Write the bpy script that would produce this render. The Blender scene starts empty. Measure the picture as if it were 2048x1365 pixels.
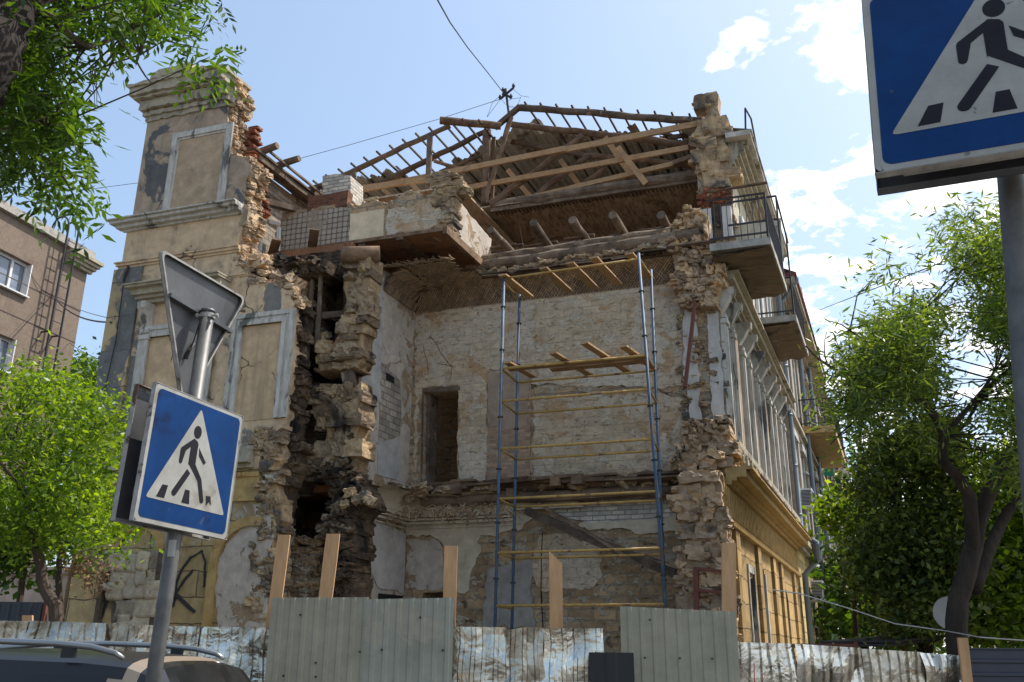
import bpy, bmesh, math, random
import numpy as np
from mathutils import Vector as Vec, Matrix, noise, geometry
random.seed(11); np.random.seed(11)
sc = bpy.context.scene; COL = sc.collection
R = math.radians
# ---------------------------------------------------------------- camera
FPX, TH, RO, CZ = 1830.0, R(19.1), R(.44), 1.7
CAM = Vec((0, 0, CZ))
fw = Vec((0, math.cos(TH), math.sin(TH))); r0 = Vec((1, 0, 0)); u0 = Vec((0, -math.sin(TH), math.cos(TH)))
rt = r0*math.cos(RO)+u0*math.sin(RO); up = u0*math.cos(RO)-r0*math.sin(RO)
cd = bpy.data.cameras.new('camera'); cam = bpy.data.objects.new('camera', cd); COL.objects.link(cam)
cam.matrix_world = Matrix(((rt.x, up.x, -fw.x, 0), (rt.y, up.y, -fw.y, 0), (rt.z, up.z, -fw.z, CZ), (0, 0, 0, 1)))
cd.sensor_width = 36; cd.lens = 36*FPX/2048; cd.clip_end = 3000; cd.clip_start = .05
sc.camera = cam
sc.view_settings.view_transform = 'Standard'; sc.view_settings.look = 'None'; sc.view_settings.gamma = 1
sc.view_settings.exposure = 0.72
sc.render.resolution_x = 1024; sc.render.resolution_y = 682
# ---------------------------------------------------------------- world and sun
SUN_AZ, SUN_EL = R(66), R(57)
w = bpy.data.worlds.new('World'); sc.world = w; w.use_nodes = True
nt = w.node_tree; N = nt.nodes; Lk = nt.links; N.clear()
def wn(t, **k):
    n = N.new(t)
    for a, b in k.items(): setattr(n, a, b)
    return n
sky = wn('ShaderNodeTexSky', sky_type='NISHITA', sun_disc=False, sun_elevation=SUN_EL, sun_rotation=SUN_AZ, air_density=1.0, dust_density=2.2, ozone_density=1.2)
bg = wn('ShaderNodeBackground'); bg.inputs[1].default_value = .13
out = wn('ShaderNodeOutputWorld')
tc = wn('ShaderNodeTexCoord'); sx = wn('ShaderNodeSeparateXYZ'); Lk.new(tc.outputs['Generated'], sx.inputs[0])
def wm(op, a, b=None, c=None):
    n = wn('ShaderNodeMath', operation=op)
    for i, q in enumerate((a, b, c)):
        if q is None: continue
        if isinstance(q, (int, float)): n.inputs[i].default_value = q
        else: Lk.new(q, n.inputs[i])
    return n.outputs[0]
zz = wm('ADD', wm('MAXIMUM', sx.outputs[2], 0.0), .12)
cx = wn('ShaderNodeCombineXYZ'); Lk.new(wm('DIVIDE', sx.outputs[0], zz), cx.inputs[0]); Lk.new(wm('DIVIDE', sx.outputs[1], zz), cx.inputs[1]); cx.inputs[2].default_value = 3.7
nz = wn('ShaderNodeTexNoise'); nz.inputs['Scale'].default_value = 7.5; nz.inputs['Detail'].default_value = 12; nz.inputs['Roughness'].default_value = .58; nz.inputs['Distortion'].default_value = .25
Lk.new(cx.outputs[0], nz.inputs['Vector'])
azr = wm('DIVIDE', sx.outputs[0], wm('ADD', wm('ABSOLUTE', sx.outputs[1]), .05))     # tan azimuth: clouds gather to the right
msk = wn('ShaderNodeMapRange', clamp=True); Lk.new(azr, msk.inputs[0])
for i, q in enumerate((.15, .30, -.30, .052)): msk.inputs[i+1].default_value = q
cr = wn('ShaderNodeMapRange', clamp=True, interpolation_type='SMOOTHSTEP'); Lk.new(wm('ADD', nz.outputs[0], msk.outputs[0]), cr.inputs[0])
for i, q in enumerate((.54, .64, 0, .97)): cr.inputs[i+1].default_value = q
mx = wn('ShaderNodeMix', data_type='RGBA'); Lk.new(cr.outputs[0], mx.inputs[0])
hz = wn('ShaderNodeMix', data_type='RGBA'); hz.inputs[0].default_value = .2
Lk.new(sky.outputs[0], hz.inputs[6]); hz.inputs[7].default_value = (4.0, 5.5, 6.9, 1)     # thin high haze over the blue
Lk.new(hz.outputs[2], mx.inputs[6]); mx.inputs[7].default_value = (9.0, 9.0, 9.0, 1)
Lk.new(mx.outputs[2], bg.inputs[0]); Lk.new(bg.outputs[0], out.inputs[0])
sd = bpy.data.lights.new('sun', 'SUN'); sd.energy = 4.2; sd.angle = R(.5); sd.color = (1, .95, .86)
so = bpy.data.objects.new('sun', sd); COL.objects.link(so)
sdir = Vec((math.sin(SUN_AZ)*math.cos(SUN_EL), math.cos(SUN_AZ)*math.cos(SUN_EL), math.sin(SUN_EL)))
so.rotation_euler = sdir.to_track_quat('Z', 'Y').to_euler(); so.location = (20, 0, 40)
# ---------------------------------------------------------------- building frame
ua, va = R(108.5), R(22.5)
U = Vec((math.sin(ua), math.cos(ua), 0)); V = Vec((math.sin(va), math.cos(va), 0)); Z = Vec((0, 0, 1))
def ray(x, y): return fw*FPX+rt*(x-1024)-up*(y-682.5)
O = Vec((.5775, 18.8478, 0))
det = U.x*V.y-V.x*U.y
def ab(q): return ((q.x*V.y-V.x*q.y)/det, (U.x*q.y-q.x*U.y)/det)
def W(u, v, z): return O+u*U+v*V+Vec((0, 0, z))
CA, CB = ab(CAM-O)
def onV(x, y, v):
    d = ray(x, y); t = (v-CB)/ab(d)[1]; p = CAM+d*t; return (ab(p-O)[0], p.z)
def onU(x, y, u):
    d = ray(x, y); t = (u-CA)/ab(d)[0]; p = CAM+d*t; return (ab(p-O)[1], p.z)
def onZ(x, y, z):
    d = ray(x, y); t = (z-CZ)/d.z; return ab(CAM+d*t-O)
def pV(x, y, v): a = onV(x, y, v); return W(a[0], v, a[1])
def pU(x, y, u): a = onU(x, y, u); return W(u, a[0], a[1])
def pZ(x, y, z): a = onZ(x, y, z); return W(a[0], a[1], z)
def pY(x, y, Y): d = ray(x, y); return CAM+d*(Y/d.y)
rnd = random.random
def rj(a): return (rnd()*2-1)*a
# ---------------------------------------------------------------- objects
def tag(o, label=None, cat=None, group=None, kind=None):
    for k, q in (('label', label), ('category', cat), ('group', group), ('kind', kind)):
        if q: o[k] = q
    return o
def empty(name, loc, label, cat, group=None):
    o = bpy.data.objects.new(name, None); COL.objects.link(o); o.location = loc; o.empty_display_size = .3
    return tag(o, label, cat, group)
def inpoly(x, y, P):
    c = False; j = len(P)-1
    for i in range(len(P)):
        if (P[i][1] > y) != (P[j][1] > y) and x < (P[j][0]-P[i][0])*(y-P[i][1])/(P[j][1]-P[i][1])+P[i][0]: c = not c
        j = i
    return c
def ragged(P, amp=.03, step=.12, closed=True, keep=()):
    out = []; n = len(P)
    for i in range(n if closed else n-1):
        a = P[i]; b = P[(i+1) % n]; out.append(tuple(a))
        if i in keep: continue
        L = math.hypot(b[0]-a[0], b[1]-a[1]); k = int(L/step)
        for j in range(1, k):
            t = j/k; q = noise.noise(Vec((a[0]*3+t*L*4, a[1]*3+i*7.7, 1.3)))*amp*1.6+rj(amp*.7)
            nx, ny = -(b[1]-a[1])/L, (b[0]-a[0])/L
            out.append((a[0]+(b[0]-a[0])*t+nx*q+rj(amp*.3), a[1]+(b[1]-a[1])*t+ny*q))
    if not closed: out.append(tuple(P[-1]))
    return out
# unit bevelled block
_cb = []
def _cube():
    n = 5; idx = {}; vs = []; fs = []
    def vid(i, j, k):
        if (i, j, k) not in idx:
            idx[(i, j, k)] = len(vs)
            p = Vec((i/n*2-1, j/n*2-1, k/n*2-1)); q = p.copy()
            r = q.length; q *= 1-.10*max(0, r-1.25)
            vs.append(q*.5)
        return idx[(i, j, k)]
    for a in range(3):
        b, c = (a+1) % 3, (a+2) % 3
        for s in (0, n):
            for i in range(n):
                for j in range(n):
                    q = []
                    for di, dj in ((0, 0), (1, 0), (1, 1), (0, 1)):
                        t = [0, 0, 0]; t[a] = s; t[b] = i+di; t[c] = j+dj; q.append(vid(*t))
                    fs.append(tuple(q if s else q[::-1]))
    return vs, fs
CV, CF = _cube()
class MB:
    def __init__(s): s.v = []; s.f = []; s.m = []
    def mark(s): s.m.append((len(s.v), len(s.f)))
    def each(s, name, mat, parent, smooth=False):
        """one object per beam, log or stone"""
        E = s.m[1:]+[(len(s.v), len(s.f))]; out_ = []
        for (v0, f0), (v1, f1) in zip(s.m, E):
            k = MB(); k.v = s.v[v0:v1]; k.f = [tuple(i-v0 for i in f) for f in s.f[f0:f1]]; out_.append(k.build(name, mat, parent, smooth))
        return out_
    def poly(s, pts):
        b = len(s.v); s.v += [tuple(p) for p in pts]; s.f.append(tuple(range(b, b+len(pts))))
    def box(s, o, a, b, c):
        s.mark(); o = Vec(o); k = len(s.v)
        P = [o, o+a, o+a+b, o+b, o+c, o+a+c, o+a+b+c, o+b+c]
        s.v += [tuple(p) for p in P]
        F = [(0, 3, 2, 1), (4, 5, 6, 7), (0, 1, 5, 4), (1, 2, 6, 5), (2, 3, 7, 6), (3, 0, 4, 7)]
        if a.cross(b).dot(c) < 0: F = [f[::-1] for f in F]
        s.f += [tuple(k+i for i in f) for f in F]
    def cbox(s, c, sx, sy, sz, X=None, Y=None, Zv=None):
        X = X or U; Y = Y or V; Zv = Zv or Z
        s.box(Vec(c)-X*sx/2-Y*sy/2-Zv*sz/2, X*sx, Y*sy, Zv*sz)
    def ubox(s, u0_, u1, v0, v1, z0, z1): s.box(W(u0_, v0, z0), U*(u1-u0_), V*(v1-v0), Z*(z1-z0))
    def prism(s, P, fn, off, holes=()):
        """P outline (2D), fn(a,b)->point, off: thickness vector"""
        loops = [[Vec((a, b, 0)) for a, b in L] for L in (P,)+tuple(holes)]
        flat = [q for L in loops for q in L]
        tris = geometry.tessellate_polygon(loops)
        F = [fn(q.x, q.y) for q in flat]; k = len(s.v); n = len(F)
        s.v += [tuple(p) for p in F]+[tuple(p+off) for p in F]
        fl = None
        for t in tris:
            nn = (F[t[1]]-F[t[0]]).cross(F[t[2]]-F[t[0]])
            if nn.length < 1e-9: continue
            if nn.dot(off) > 0: t = t[::-1]
            s.f.append(tuple(k+i for i in t)); s.f.append(tuple(k+n+i for i in t[::-1]))
        b = 0
        for L in loops:
            m = len(L)
            for i in range(m): j = (i+1) % m; s.f.append((k+b+i, k+b+j, k+n+b+j, k+n+b+i))
            b += m
    def rock(s, c, sx, sy, sz, X=None, Y=None, j=.12, rot=.1):
        s.mark(); X = X or U; Y = Y or V; k = len(s.v); c = Vec(c)
        m = Matrix.Rotation(rj(rot), 3, 'Z') @ Matrix.Rotation(rj(rot), 3, 'X') @ Matrix.Rotation(rj(rot), 3, 'Y')
        sd_ = Vec((rnd()*50, rnd()*50, rnd()*50))
        for p in CV:
            q = p+noise.noise_vector(p*1.4+sd_)*(j*.55)+noise.noise_vector(p*3.6+sd_)*(j*.35); e = noise.noise(p*2.6-sd_)
            if e > .12: q *= 1-min(.3, (e-.12)*j*5)
            q = m @ Vec((q.x*sx, q.y*sy, q.z*sz)); s.v.append(tuple(c+X*q.x+Y*q.y+Z*q.z))
        s.f += [tuple(k+i for i in f) for f in CF]
    def beam(s, p0, p1, w, h, up_=None, segs=1, jit=0):
        s.mark(); p0 = Vec(p0); p1 = Vec(p1); d = (p1-p0); L = d.length; d = d/L
        up_ = Vec(up_) if up_ else Z
        x = d.cross(up_)
        if x.length < 1e-3: x = d.cross(Vec((1, 0, 0)))
        x.normalize(); y = x.cross(d).normalized(); k = len(s.v)
        segs = max(segs, int(L/.5) if jit else 1)
        for i in range(segs+1):
            c = p0+d*(L*i/segs)+x*rj(jit)+y*rj(jit)
            for a, b in ((-1, -1), (1, -1), (1, 1), (-1, 1)): s.v.append(tuple(c+x*(a*w/2+rj(jit*.5))+y*(b*h/2+rj(jit*.5))))
        for i in range(segs):
            for j in range(4): a = k+4*i+j; b = k+4*i+(j+1) % 4; s.f.append((a, b, b+4, a+4))
        s.f.append((k, k+3, k+2, k+1)); e = k+4*segs; s.f.append((e, e+1, e+2, e+3))
    def tube(s, pts, r, n=8, jit=0, caps=True):
        s.mark(); pts = [Vec(p) for p in pts]; m = len(pts)
        if not isinstance(r, (list, tuple)): r = [r]*m
        k = len(s.v); px = None
        for i, p in enumerate(pts):
            d = (pts[min(i+1, m-1)]-pts[max(i-1, 0)]).normalized()
            if px is None: px = d.cross(Z if abs(d.z) < .9 else Vec((1, 0, 0))).normalized()
            x = (px-d*px.dot(d)).normalized(); px = x; y = d.cross(x)
            for q in range(n):
                a = 2*math.pi*q/n; rr = r[i]*(1+rj(jit)); s.v.append(tuple(p+x*(math.cos(a)*rr)+y*(math.sin(a)*rr)))
        for i in range(m-1):
            for q in range(n): a = k+i*n+q; b = k+i*n+(q+1) % n; s.f.append((a, b, b+n, a+n))
        if caps: s.f.append(tuple(range(k+n-1, k-1, -1))); e = k+(m-1)*n; s.f.append(tuple(range(e, e+n)))
    def log(s, p0, p1, r0_, r1=None, n=10, jit=.09):
        p0 = Vec(p0); p1 = Vec(p1); L = (p1-p0).length; m = max(2, int(L/.35))+1; r1 = r1 or r0_
        pts = []; rs = []
        for i in range(m):
            t = i/(m-1); w_ = .02*min(1, L/2)
            pts.append(p0.lerp(p1, t)+Vec((rj(w_), rj(w_), rj(w_)))*(0 < i < m-1)); rs.append((r0_+(r1-r0_)*t)*(1+rj(.05)))
        s.tube(pts, rs, n, jit)
    def build(s, name, mat, parent=None, smooth=False, autosmooth=None):
        me = bpy.data.meshes.new(name); org = parent_loc(parent)
        vv = np.array(s.v, dtype=float)-np.array(org)
        me.from_pydata(vv.tolist(), [], s.f); me.validate(verbose=False)
        uvl = me.uv_layers.new(name='UVMap')
        npl = len(me.polygons); nor = np.empty(npl*3); me.polygons.foreach_get('normal', nor); nor = nor.reshape(-1, 3)
        ls = np.empty(npl, dtype=int); lt = np.empty(npl, dtype=int); me.polygons.foreach_get('loop_start', ls); me.polygons.foreach_get('loop_total', lt)
        li = np.empty(len(me.loops), dtype=int); me.loops.foreach_get('vertex_index', li)
        co = np.empty(len(me.vertices)*3); me.vertices.foreach_get('co', co); co = co.reshape(-1, 3)+np.array(org)
        pf = np.repeat(np.arange(npl), lt); nl = nor[pf]; cl = co[li]
        dU = np.abs(nl@np.array(U)); dV = np.abs(nl@np.array(V)); tU = (dU <= dV)
        hx = np.where(tU, cl@np.array(U), cl@np.array(V)); flat = np.abs(nl[:, 2]) > .75
        uv = np.empty((len(li), 2)); uv[:, 0] = np.where(flat, cl@np.array(U), hx); uv[:, 1] = np.where(flat, cl@np.array(V), cl[:, 2])
        uvl.data.foreach_set('uv', uv.ravel())
        if smooth: me.polygons.foreach_set('use_smooth', [True]*npl)
        me.materials.append(mat); o = bpy.data.objects.new(name, me); COL.objects.link(o)
        if parent is not None: o.parent = parent
        me.update(); return o
def parent_loc(p):
    o = Vec((0, 0, 0))
    while p is not None: o = o+p.location; p = p.parent
    return o
def solo(mb, name, mat, label, cat, group=None, kind=None, smooth=False):
    """a thing that is one mesh, its origin at its base"""
    a = np.array(mb.v); c = a.mean(0); loc = Vec((c[0], c[1], a[:, 2].min()))
    mb.v = (a-np.array(loc)).tolist(); o = mb.build(name, mat, None, smooth); o.location = loc
    return tag(o, label, cat, group, kind)
# ---------------------------------------------------------------- materials
def col(c): return (c[0], c[1], c[2], 1)
class NB:
    def __init__(s, name):
        s.m = bpy.data.materials.new(name); s.m.use_nodes = True; s.t = s.m.node_tree; s.t.nodes.clear()
        s.o = s.n('ShaderNodeOutputMaterial'); s.p = s.n('ShaderNodeBsdfPrincipled'); s.l(s.p.outputs[0], s.o.inputs[0])
        s.tc = s.n('ShaderNodeTexCoord')
    def n(s, t, **k):
        q = s.t.nodes.new(t)
        for a, b in k.items(): setattr(q, a, b)
        return q
    def l(s, a, b): s.t.links.new(a, b)
    def vec(s, src='Object', scale=(1, 1, 1)):
        if scale == (1, 1, 1): return s.tc.outputs[src]
        m = s.n('ShaderNodeVectorMath', operation='MULTIPLY'); s.l(s.tc.outputs[src], m.inputs[0]); m.inputs[1].default_value = scale; return m.outputs[0]
    def noise(s, scale, detail=6, rough=.6, dist=0, src='Object', sv=(1, 1, 1)):
        q = s.n('ShaderNodeTexNoise'); s.l(s.vec(src, sv), q.inputs['Vector'])
        q.inputs['Scale'].default_value = scale; q.inputs['Detail'].default_value = detail; q.inputs['Roughness'].default_value = rough; q.inputs['Distortion'].default_value = dist
        return q.outputs[0]
    def rng(s, a, lo, hi, t0=0, t1=1, smooth=True):
        q = s.n('ShaderNodeMapRange', clamp=True); 
        if smooth: q.interpolation_type = 'SMOOTHSTEP'
        s.l(a, q.inputs[0])
        for i, k in enumerate((lo, hi, t0, t1)): q.inputs[i+1].default_value = k
        return q.outputs[0]
    def ramp(s, a, stops):
        q = s.n('ShaderNodeValToRGB'); s.l(a, q.inputs[0]); e = q.color_ramp.elements
        while len(e) < len(stops): e.new(.5)
        for i, (p, c) in enumerate(stops): e[i].position = p; e[i].color = col(c)
        return q.outputs[0]
    def mix(s, f, a, b, mode='MIX'):
        q = s.n('ShaderNodeMix', data_type='RGBA', blend_type=mode)
        for i, k in ((0, f), (6, a), (7, b)):
            if isinstance(k, (int, float)): q.inputs[i].default_value = k
            elif isinstance(k, tuple): q.inputs[i].default_value = col(k)
            else: s.l(k, q.inputs[i])
        return q.outputs[2]
    def math(s, op, a, b=None):
        q = s.n('ShaderNodeMath', operation=op)
        for i, k in enumerate((a, b)):
            if k is None: continue
            if isinstance(k, (int, float)): q.inputs[i].default_value = k
            else: s.l(k, q.inputs[i])
        return q.outputs[0]
    def bump(s, h, strength, dist, prev=None):
        q = s.n('ShaderNodeBump'); q.inputs['Strength'].default_value = strength; q.inputs['Distance'].default_value = dist
        s.l(h, q.inputs['Height'])
        if prev is not None: s.l(prev, q.inputs['Normal'])
        return q.outputs[0]
def mat(name, cols, scale=1.5, rough=.92, bump=.5, bs=14, bd=.03, island=0, layers=(), brick=None, stretch=(1, 1, 1), metal=0, spec=.25, streak=None, crack=None):
    """cols: list of colours spread over a noise; layers: (colour, noise scale, lo, hi, relief) patches"""
    b = NB(name)
    k = len(cols); stops = [(.32+.36*i/max(1, k-1), c) for i, c in enumerate(cols)]
    c = b.ramp(b.noise(scale, 8, .65, .4, sv=stretch), stops)
    fine = b.noise(bs, 8, .7, sv=stretch); h = fine
    c = b.mix(.55, c, b.mix(1, c, b.ramp(b.noise(bs*.45, 6, .7, sv=stretch), [(.3, (.55, .53, .5)), (.7, (1.35, 1.33, 1.3))]), 'MULTIPLY'))
    nrm = None
    if brick:
        bw, bh, mort, dep, mc = brick[:5]; vr = brick[5] if len(brick) > 5 else 1; ms = brick[6] if len(brick) > 6 else .85
        q = b.n('ShaderNodeTexBrick'); 
        dv = b.n('ShaderNodeTexNoise'); b.l(b.tc.outputs['UV'], dv.inputs['Vector']); dv.inputs['Scale'].default_value = 3; dv.inputs['Detail'].default_value = 4
        ad = b.n('ShaderNodeVectorMath', operation='MULTIPLY_ADD'); b.l(dv.outputs[1], ad.inputs[0]); ad.inputs[1].default_value = (bh*.25,)*3; b.l(b.tc.outputs['UV'], ad.inputs[2])
        b.l(ad.outputs[0], q.inputs['Vector']); q.inputs['Scale'].default_value = 1; q.inputs['Brick Width'].default_value = bw; q.inputs['Row Height'].default_value = bh
        q.inputs['Mortar Size'].default_value = mort; q.inputs['Mortar Smooth'].default_value = .4; q.inputs['Bias'].default_value = 0
        q.inputs['Color1'].default_value = (1-.28*vr, 1-.3*vr, 1-.32*vr, 1); q.inputs['Color2'].default_value = (1+.25*vr, 1+.2*vr, 1+.1*vr, 1); q.inputs['Mortar'].default_value = (1, 1, 1, 1)
        c = b.mix(1, c, q.outputs[0], 'MULTIPLY'); c = b.mix(b.math('MULTIPLY', q.outputs[1], ms), c, mc)
        nrm = b.bump(b.math('MULTIPLY', q.outputs[1], -1), 1, dep)
    if island:
        g = b.n('ShaderNodeNewGeometry'); oi = b.n('ShaderNodeObjectInfo'); c = b.mix(1, c, b.ramp(b.math('FRACT', b.math('ADD', g.outputs['Random Per Island'], oi.outputs['Random'])), [(0, (1-island,)*3), (.5, (1, 1, 1)), (1, (1+island, 1+island*.85, 1+island*.5))]), 'MULTIPLY')
    for L in layers:
        lc, ls, lo, hi = L[:4]; rel = L[4] if len(L) > 4 else 0; sv = L[5] if len(L) > 5 else (1, 1, 1)
        m = b.rng(b.noise(ls, 7, .62, .6, sv=sv), lo, hi)
        t = b.mix(.6, lc, b.mix(1, lc, b.ramp(b.noise(bs*.5, 6, .7), [(.3, (.6, .6, .6)), (.7, (1.3, 1.3, 1.3))]), 'MULTIPLY'))
        c = b.mix(m, c, t)
        if rel: nrm = b.bump(m, 1, rel, nrm)
    if streak:
        sc_, lo, hi, cc = streak; m = b.rng(b.noise(sc_, 5, .6, .2, sv=(1, 1, .08)), lo, hi); c = b.mix(m, c, cc)
    if crack:
        vo = b.n('ShaderNodeTexVoronoi', feature='DISTANCE_TO_EDGE'); dn = b.n('ShaderNodeTexNoise'); b.l(b.tc.outputs['Object'], dn.inputs['Vector']); dn.inputs['Scale'].default_value = 3.5; dn.inputs['Detail'].default_value = 5
        av = b.n('ShaderNodeVectorMath', operation='MULTIPLY_ADD'); b.l(dn.outputs[1], av.inputs[0]); av.inputs[1].default_value = (.35, .35, .35); b.l(b.tc.outputs['Object'], av.inputs[2]); b.l(av.outputs[0], vo.inputs['Vector']); vo.inputs['Scale'].default_value = crack[0]
        m = b.math('MULTIPLY', b.rng(vo.outputs['Distance'], crack[1]*.4, crack[1], 1, 0), b.rng(b.noise(.9, 4, .6), .50, .56)); c = b.mix(m, c, crack[2]); nrm = b.bump(b.math('MULTIPLY', m, -1), 1, .01, nrm)
    nrm = b.bump(h, bump, bd, nrm)
    b.l(c, b.p.inputs['Base Color']); b.l(nrm, b.p.inputs['Normal'])
    b.p.inputs['Roughness'].default_value = rough; b.p.inputs['Metallic'].default_value = metal
    b.p.inputs['Specular IOR Level'].default_value = spec
    return b.m
def flat(name, c, rough=.6, metal=0, bump=0, var=.12, spec=.4):
    b = NB(name); n = b.noise(6, 6, .6); b.l(b.mix(n, tuple(x*(1-var) for x in c), tuple(x*(1+var) for x in c)), b.p.inputs['Base Color'])
    b.p.inputs['Roughness'].default_value = rough; b.p.inputs['Metallic'].default_value = metal; b.p.inputs['Specular IOR Level'].default_value = spec
    if bump: b.l(b.bump(b.noise(30, 5, .6), bump, .01), b.p.inputs['Normal'])
    return b.m
# palette
m_cream = mat('plaster_cream', [(.50,.365,.235),(.58,.435,.285),(.45,.335,.225)], 1.1, bump=.3, bs=9, bd=.02, layers=[((.19,.18,.165),.55,.53,.56,.015),((.26,.21,.14),2.2,.56,.68,0),((.50,.44,.31),3.1,.66,.70,.008)], streak=(3.2,.54,.78,(.25,.20,.14)), crack=(.9,.016,(.12,.095,.07)))
m_parapet = mat('plaster_weathered', [(.30,.225,.16),(.38,.295,.215),(.26,.20,.15)], 1.4, bump=.4, bs=10, bd=.02, layers=[((.105,.105,.105),.85,.52,.57,.005),((.36,.31,.23),1.9,.62,.66,.008),((.42,.40,.36),1.1,.70,.73,.01)], streak=(4,.54,.8,(.15,.135,.11)), crack=(1.1,.018,(.08,.07,.055)))
m_groovel = mat('plaster_rusticated_dull', [(.34,.26,.13),(.40,.31,.17),(.31,.24,.14)], 1.5, bump=.25, bs=9, bd=.015, brick=(1.15,.46,.012,.03,(.09,.07,.045)), layers=[((.38,.33,.26),.9,.58,.62,.006),((.24,.17,.09),1.8,.58,.70,0),((.38,.25,.08),1.2,.6,.66,0)], streak=(3,.56,.8,(.2,.16,.1)))
m_panel = mat('plaster_panel', [(.50,.355,.215),(.55,.395,.245),(.45,.325,.21)], .8, bump=.15, bs=8, bd=.012, layers=[((.33,.24,.14),1.5,.60,.75,0),((.30,.27,.22),2.6,.70,.80,0)], streak=(2.6,.55,.8,(.28,.215,.14)), crack=(.8,.010,(.16,.12,.08)))
m_panel2 = mat('plaster_panel_brown', [(.36,.265,.175),(.42,.315,.21),(.32,.24,.165)], 1.2, bump=.3, bs=9, bd=.015, layers=[((.20,.18,.15),2.0,.60,.72,0),((.42,.33,.21),2.5,.66,.70,.004)], streak=(4,.56,.8,(.22,.185,.14)))
m_trim = mat('paint_peeling_trim', [(.40,.38,.34),(.50,.48,.44),(.33,.31,.28)], 3, bump=.5, bs=22, bd=.012, stretch=(1,1,.35), layers=[((.14,.135,.125),2.4,.54,.62,.006,(1,1,.3)),((.38,.31,.2),2.0,.64,.70,0)])
m_cornice = mat('cornice_stucco', [(.30,.26,.19),(.38,.34,.26),(.25,.22,.17)], 2, bump=.5, bs=15, bd=.02, layers=[((.13,.12,.10),1.6,.56,.64,.008,(1,1,.4)),((.46,.44,.40),1.9,.66,.70,.006)])
m_grooved = mat('plaster_rusticated', [(.36,.245,.105),(.43,.30,.14),(.32,.23,.12)], 1.5, bump=.25, bs=9, bd=.015, brick=(1.15,.46,.012,.03,(.10,.075,.04)), layers=[((.40,.33,.24),.7,.62,.66,.006),((.26,.18,.08),1.8,.62,.72,0)], streak=(3,.60,.82,(.22,.16,.09)))
m_quoin = mat('plaster_quoins', [(.36,.285,.165),(.42,.335,.2),(.32,.26,.17)], 1.2, bump=.3, bs=10, bd=.015, brick=(9,.78,.012,.03,(.12,.10,.07)), layers=[((.15,.15,.145),.7,.50,.53,.003)])
m_yellow = mat('paint_yellow', [(.38,.25,.09),(.45,.31,.13),(.32,.22,.10)], 2, bump=.2, bs=12, bd=.01, layers=[((.30,.19,.07),1.5,.58,.72,0),((.36,.30,.2),2.3,.68,.72,.004)], streak=(5,.58,.8,(.25,.17,.08)))
m_stone = mat('limestone_blocks', [(.18,.135,.095),(.31,.225,.145),(.43,.32,.20),(.27,.20,.14)], 1.7, bump=.9, bs=16, bd=.035, island=.32, layers=[((.10,.09,.08),1.3,.50,.60,0),((.46,.41,.34),3.3,.60,.66,.01),((.46,.26,.10),2.4,.65,.70,0)])
m_fresh = mat('limestone_fresh_break', [(.33,.24,.165),(.45,.325,.215),(.41,.325,.25)], 2.2, bump=.9, bs=16, bd=.03, island=.38, layers=[((.17,.13,.10),2.1,.55,.63,0),((.50,.27,.09),2.8,.60,.66,0),((.48,.43,.36),2.8,.66,.70,.01)])
m_soot = mat('stone_sooty', [(.032,.025,.02),(.085,.06,.042),(.19,.135,.085)], 1.7, bump=1, bs=13, bd=.04, island=.5, layers=[((.26,.21,.15),2.0,.58,.66,0),((.30,.17,.08),2.4,.66,.71,0),((.02,.018,.016),1.1,.54,.62,0)])
m_sootwall = mat('brick_burnt', [(.03,.025,.022),(.08,.055,.042),(.16,.10,.065)], 1.6, bump=.8, bs=12, bd=.03, brick=(.25,.08,.012,.03,(.11,.085,.06)), layers=[((.015,.013,.012),1.3,.5,.6,0)])
m_rubble = mat('stone_rubble_wall', [(.26,.18,.11),(.39,.27,.165),(.47,.35,.23),(.33,.24,.16)], 1.5, bump=1, bs=11, bd=.05, brick=(.48,.22,.02,.03,(.27,.22,.17),.8,.7), layers=[((.44,.38,.29),4.2,.52,.58,.012,(1,1,1.8)),((.17,.12,.075),2.5,.60,.66,-.015,(1,1,2)),((.46,.27,.11),1.6,.66,.72,0)])
m_white = mat('whitewash_rubble', [(.44,.35,.25),(.56,.46,.345),(.49,.395,.29)], .9, bump=1, bs=15, bd=.03, stretch=(1,1,1.5), brick=(.42,.19,.008,.008,(.40,.32,.24),.3,.4), layers=[((.46,.31,.18),1.3,.53,.60,-.004),((.56,.475,.375),.8,.50,.56,.003),((.40,.29,.18),5.2,.59,.64,-.007,(1,1,1.7)),((.22,.155,.095),9.5,.64,.68,-.014,(1,1,2.0)),((.56,.49,.39),3.5,.57,.62,.008,(1,1,1.4))])
m_lilac = mat('room_plaster_grey', [(.38,.33,.275),(.49,.435,.38),(.43,.37,.31)], 1.1, bump=.35, bs=8, bd=.025, layers=[((.30,.21,.135),2.0,.54,.59,-.008),((.47,.43,.38),2.6,.58,.64,.004),((.20,.155,.11),4.5,.64,.70,-.01)])
m_room_blue = mat('room_plaster_bluegrey', [(.36,.355,.35),(.40,.395,.385),(.44,.42,.39)], .9, bump=.12, bs=8, bd=.012, layers=[((.42,.37,.30),1.9,.64,.68,.003)])
m_room_cream = mat('room_plaster_cream', [(.50,.43,.32),(.56,.49,.38),(.46,.39,.29)], 1.1, bump=.12, bs=8, bd=.012, layers=[((.35,.28,.2),1.9,.66,.72,-.003)])
m_room_pale = mat('room_plaster_pale', [(.46,.43,.41),(.51,.48,.455),(.44,.41,.38)], .9, bump=.1, bs=6, bd=.01, layers=[((.36,.30,.25),1.6,.68,.74,0)])
m_brick_pink = mat('brick_patch', [(.30,.19,.13),(.36,.25,.18),(.28,.2,.15)], 2.2, bump=.6, bs=20, bd=.012, brick=(.26,.085,.012,.014,(.34,.28,.22)), layers=[((.38,.33,.27),1.7,.60,.66,.004)])
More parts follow.
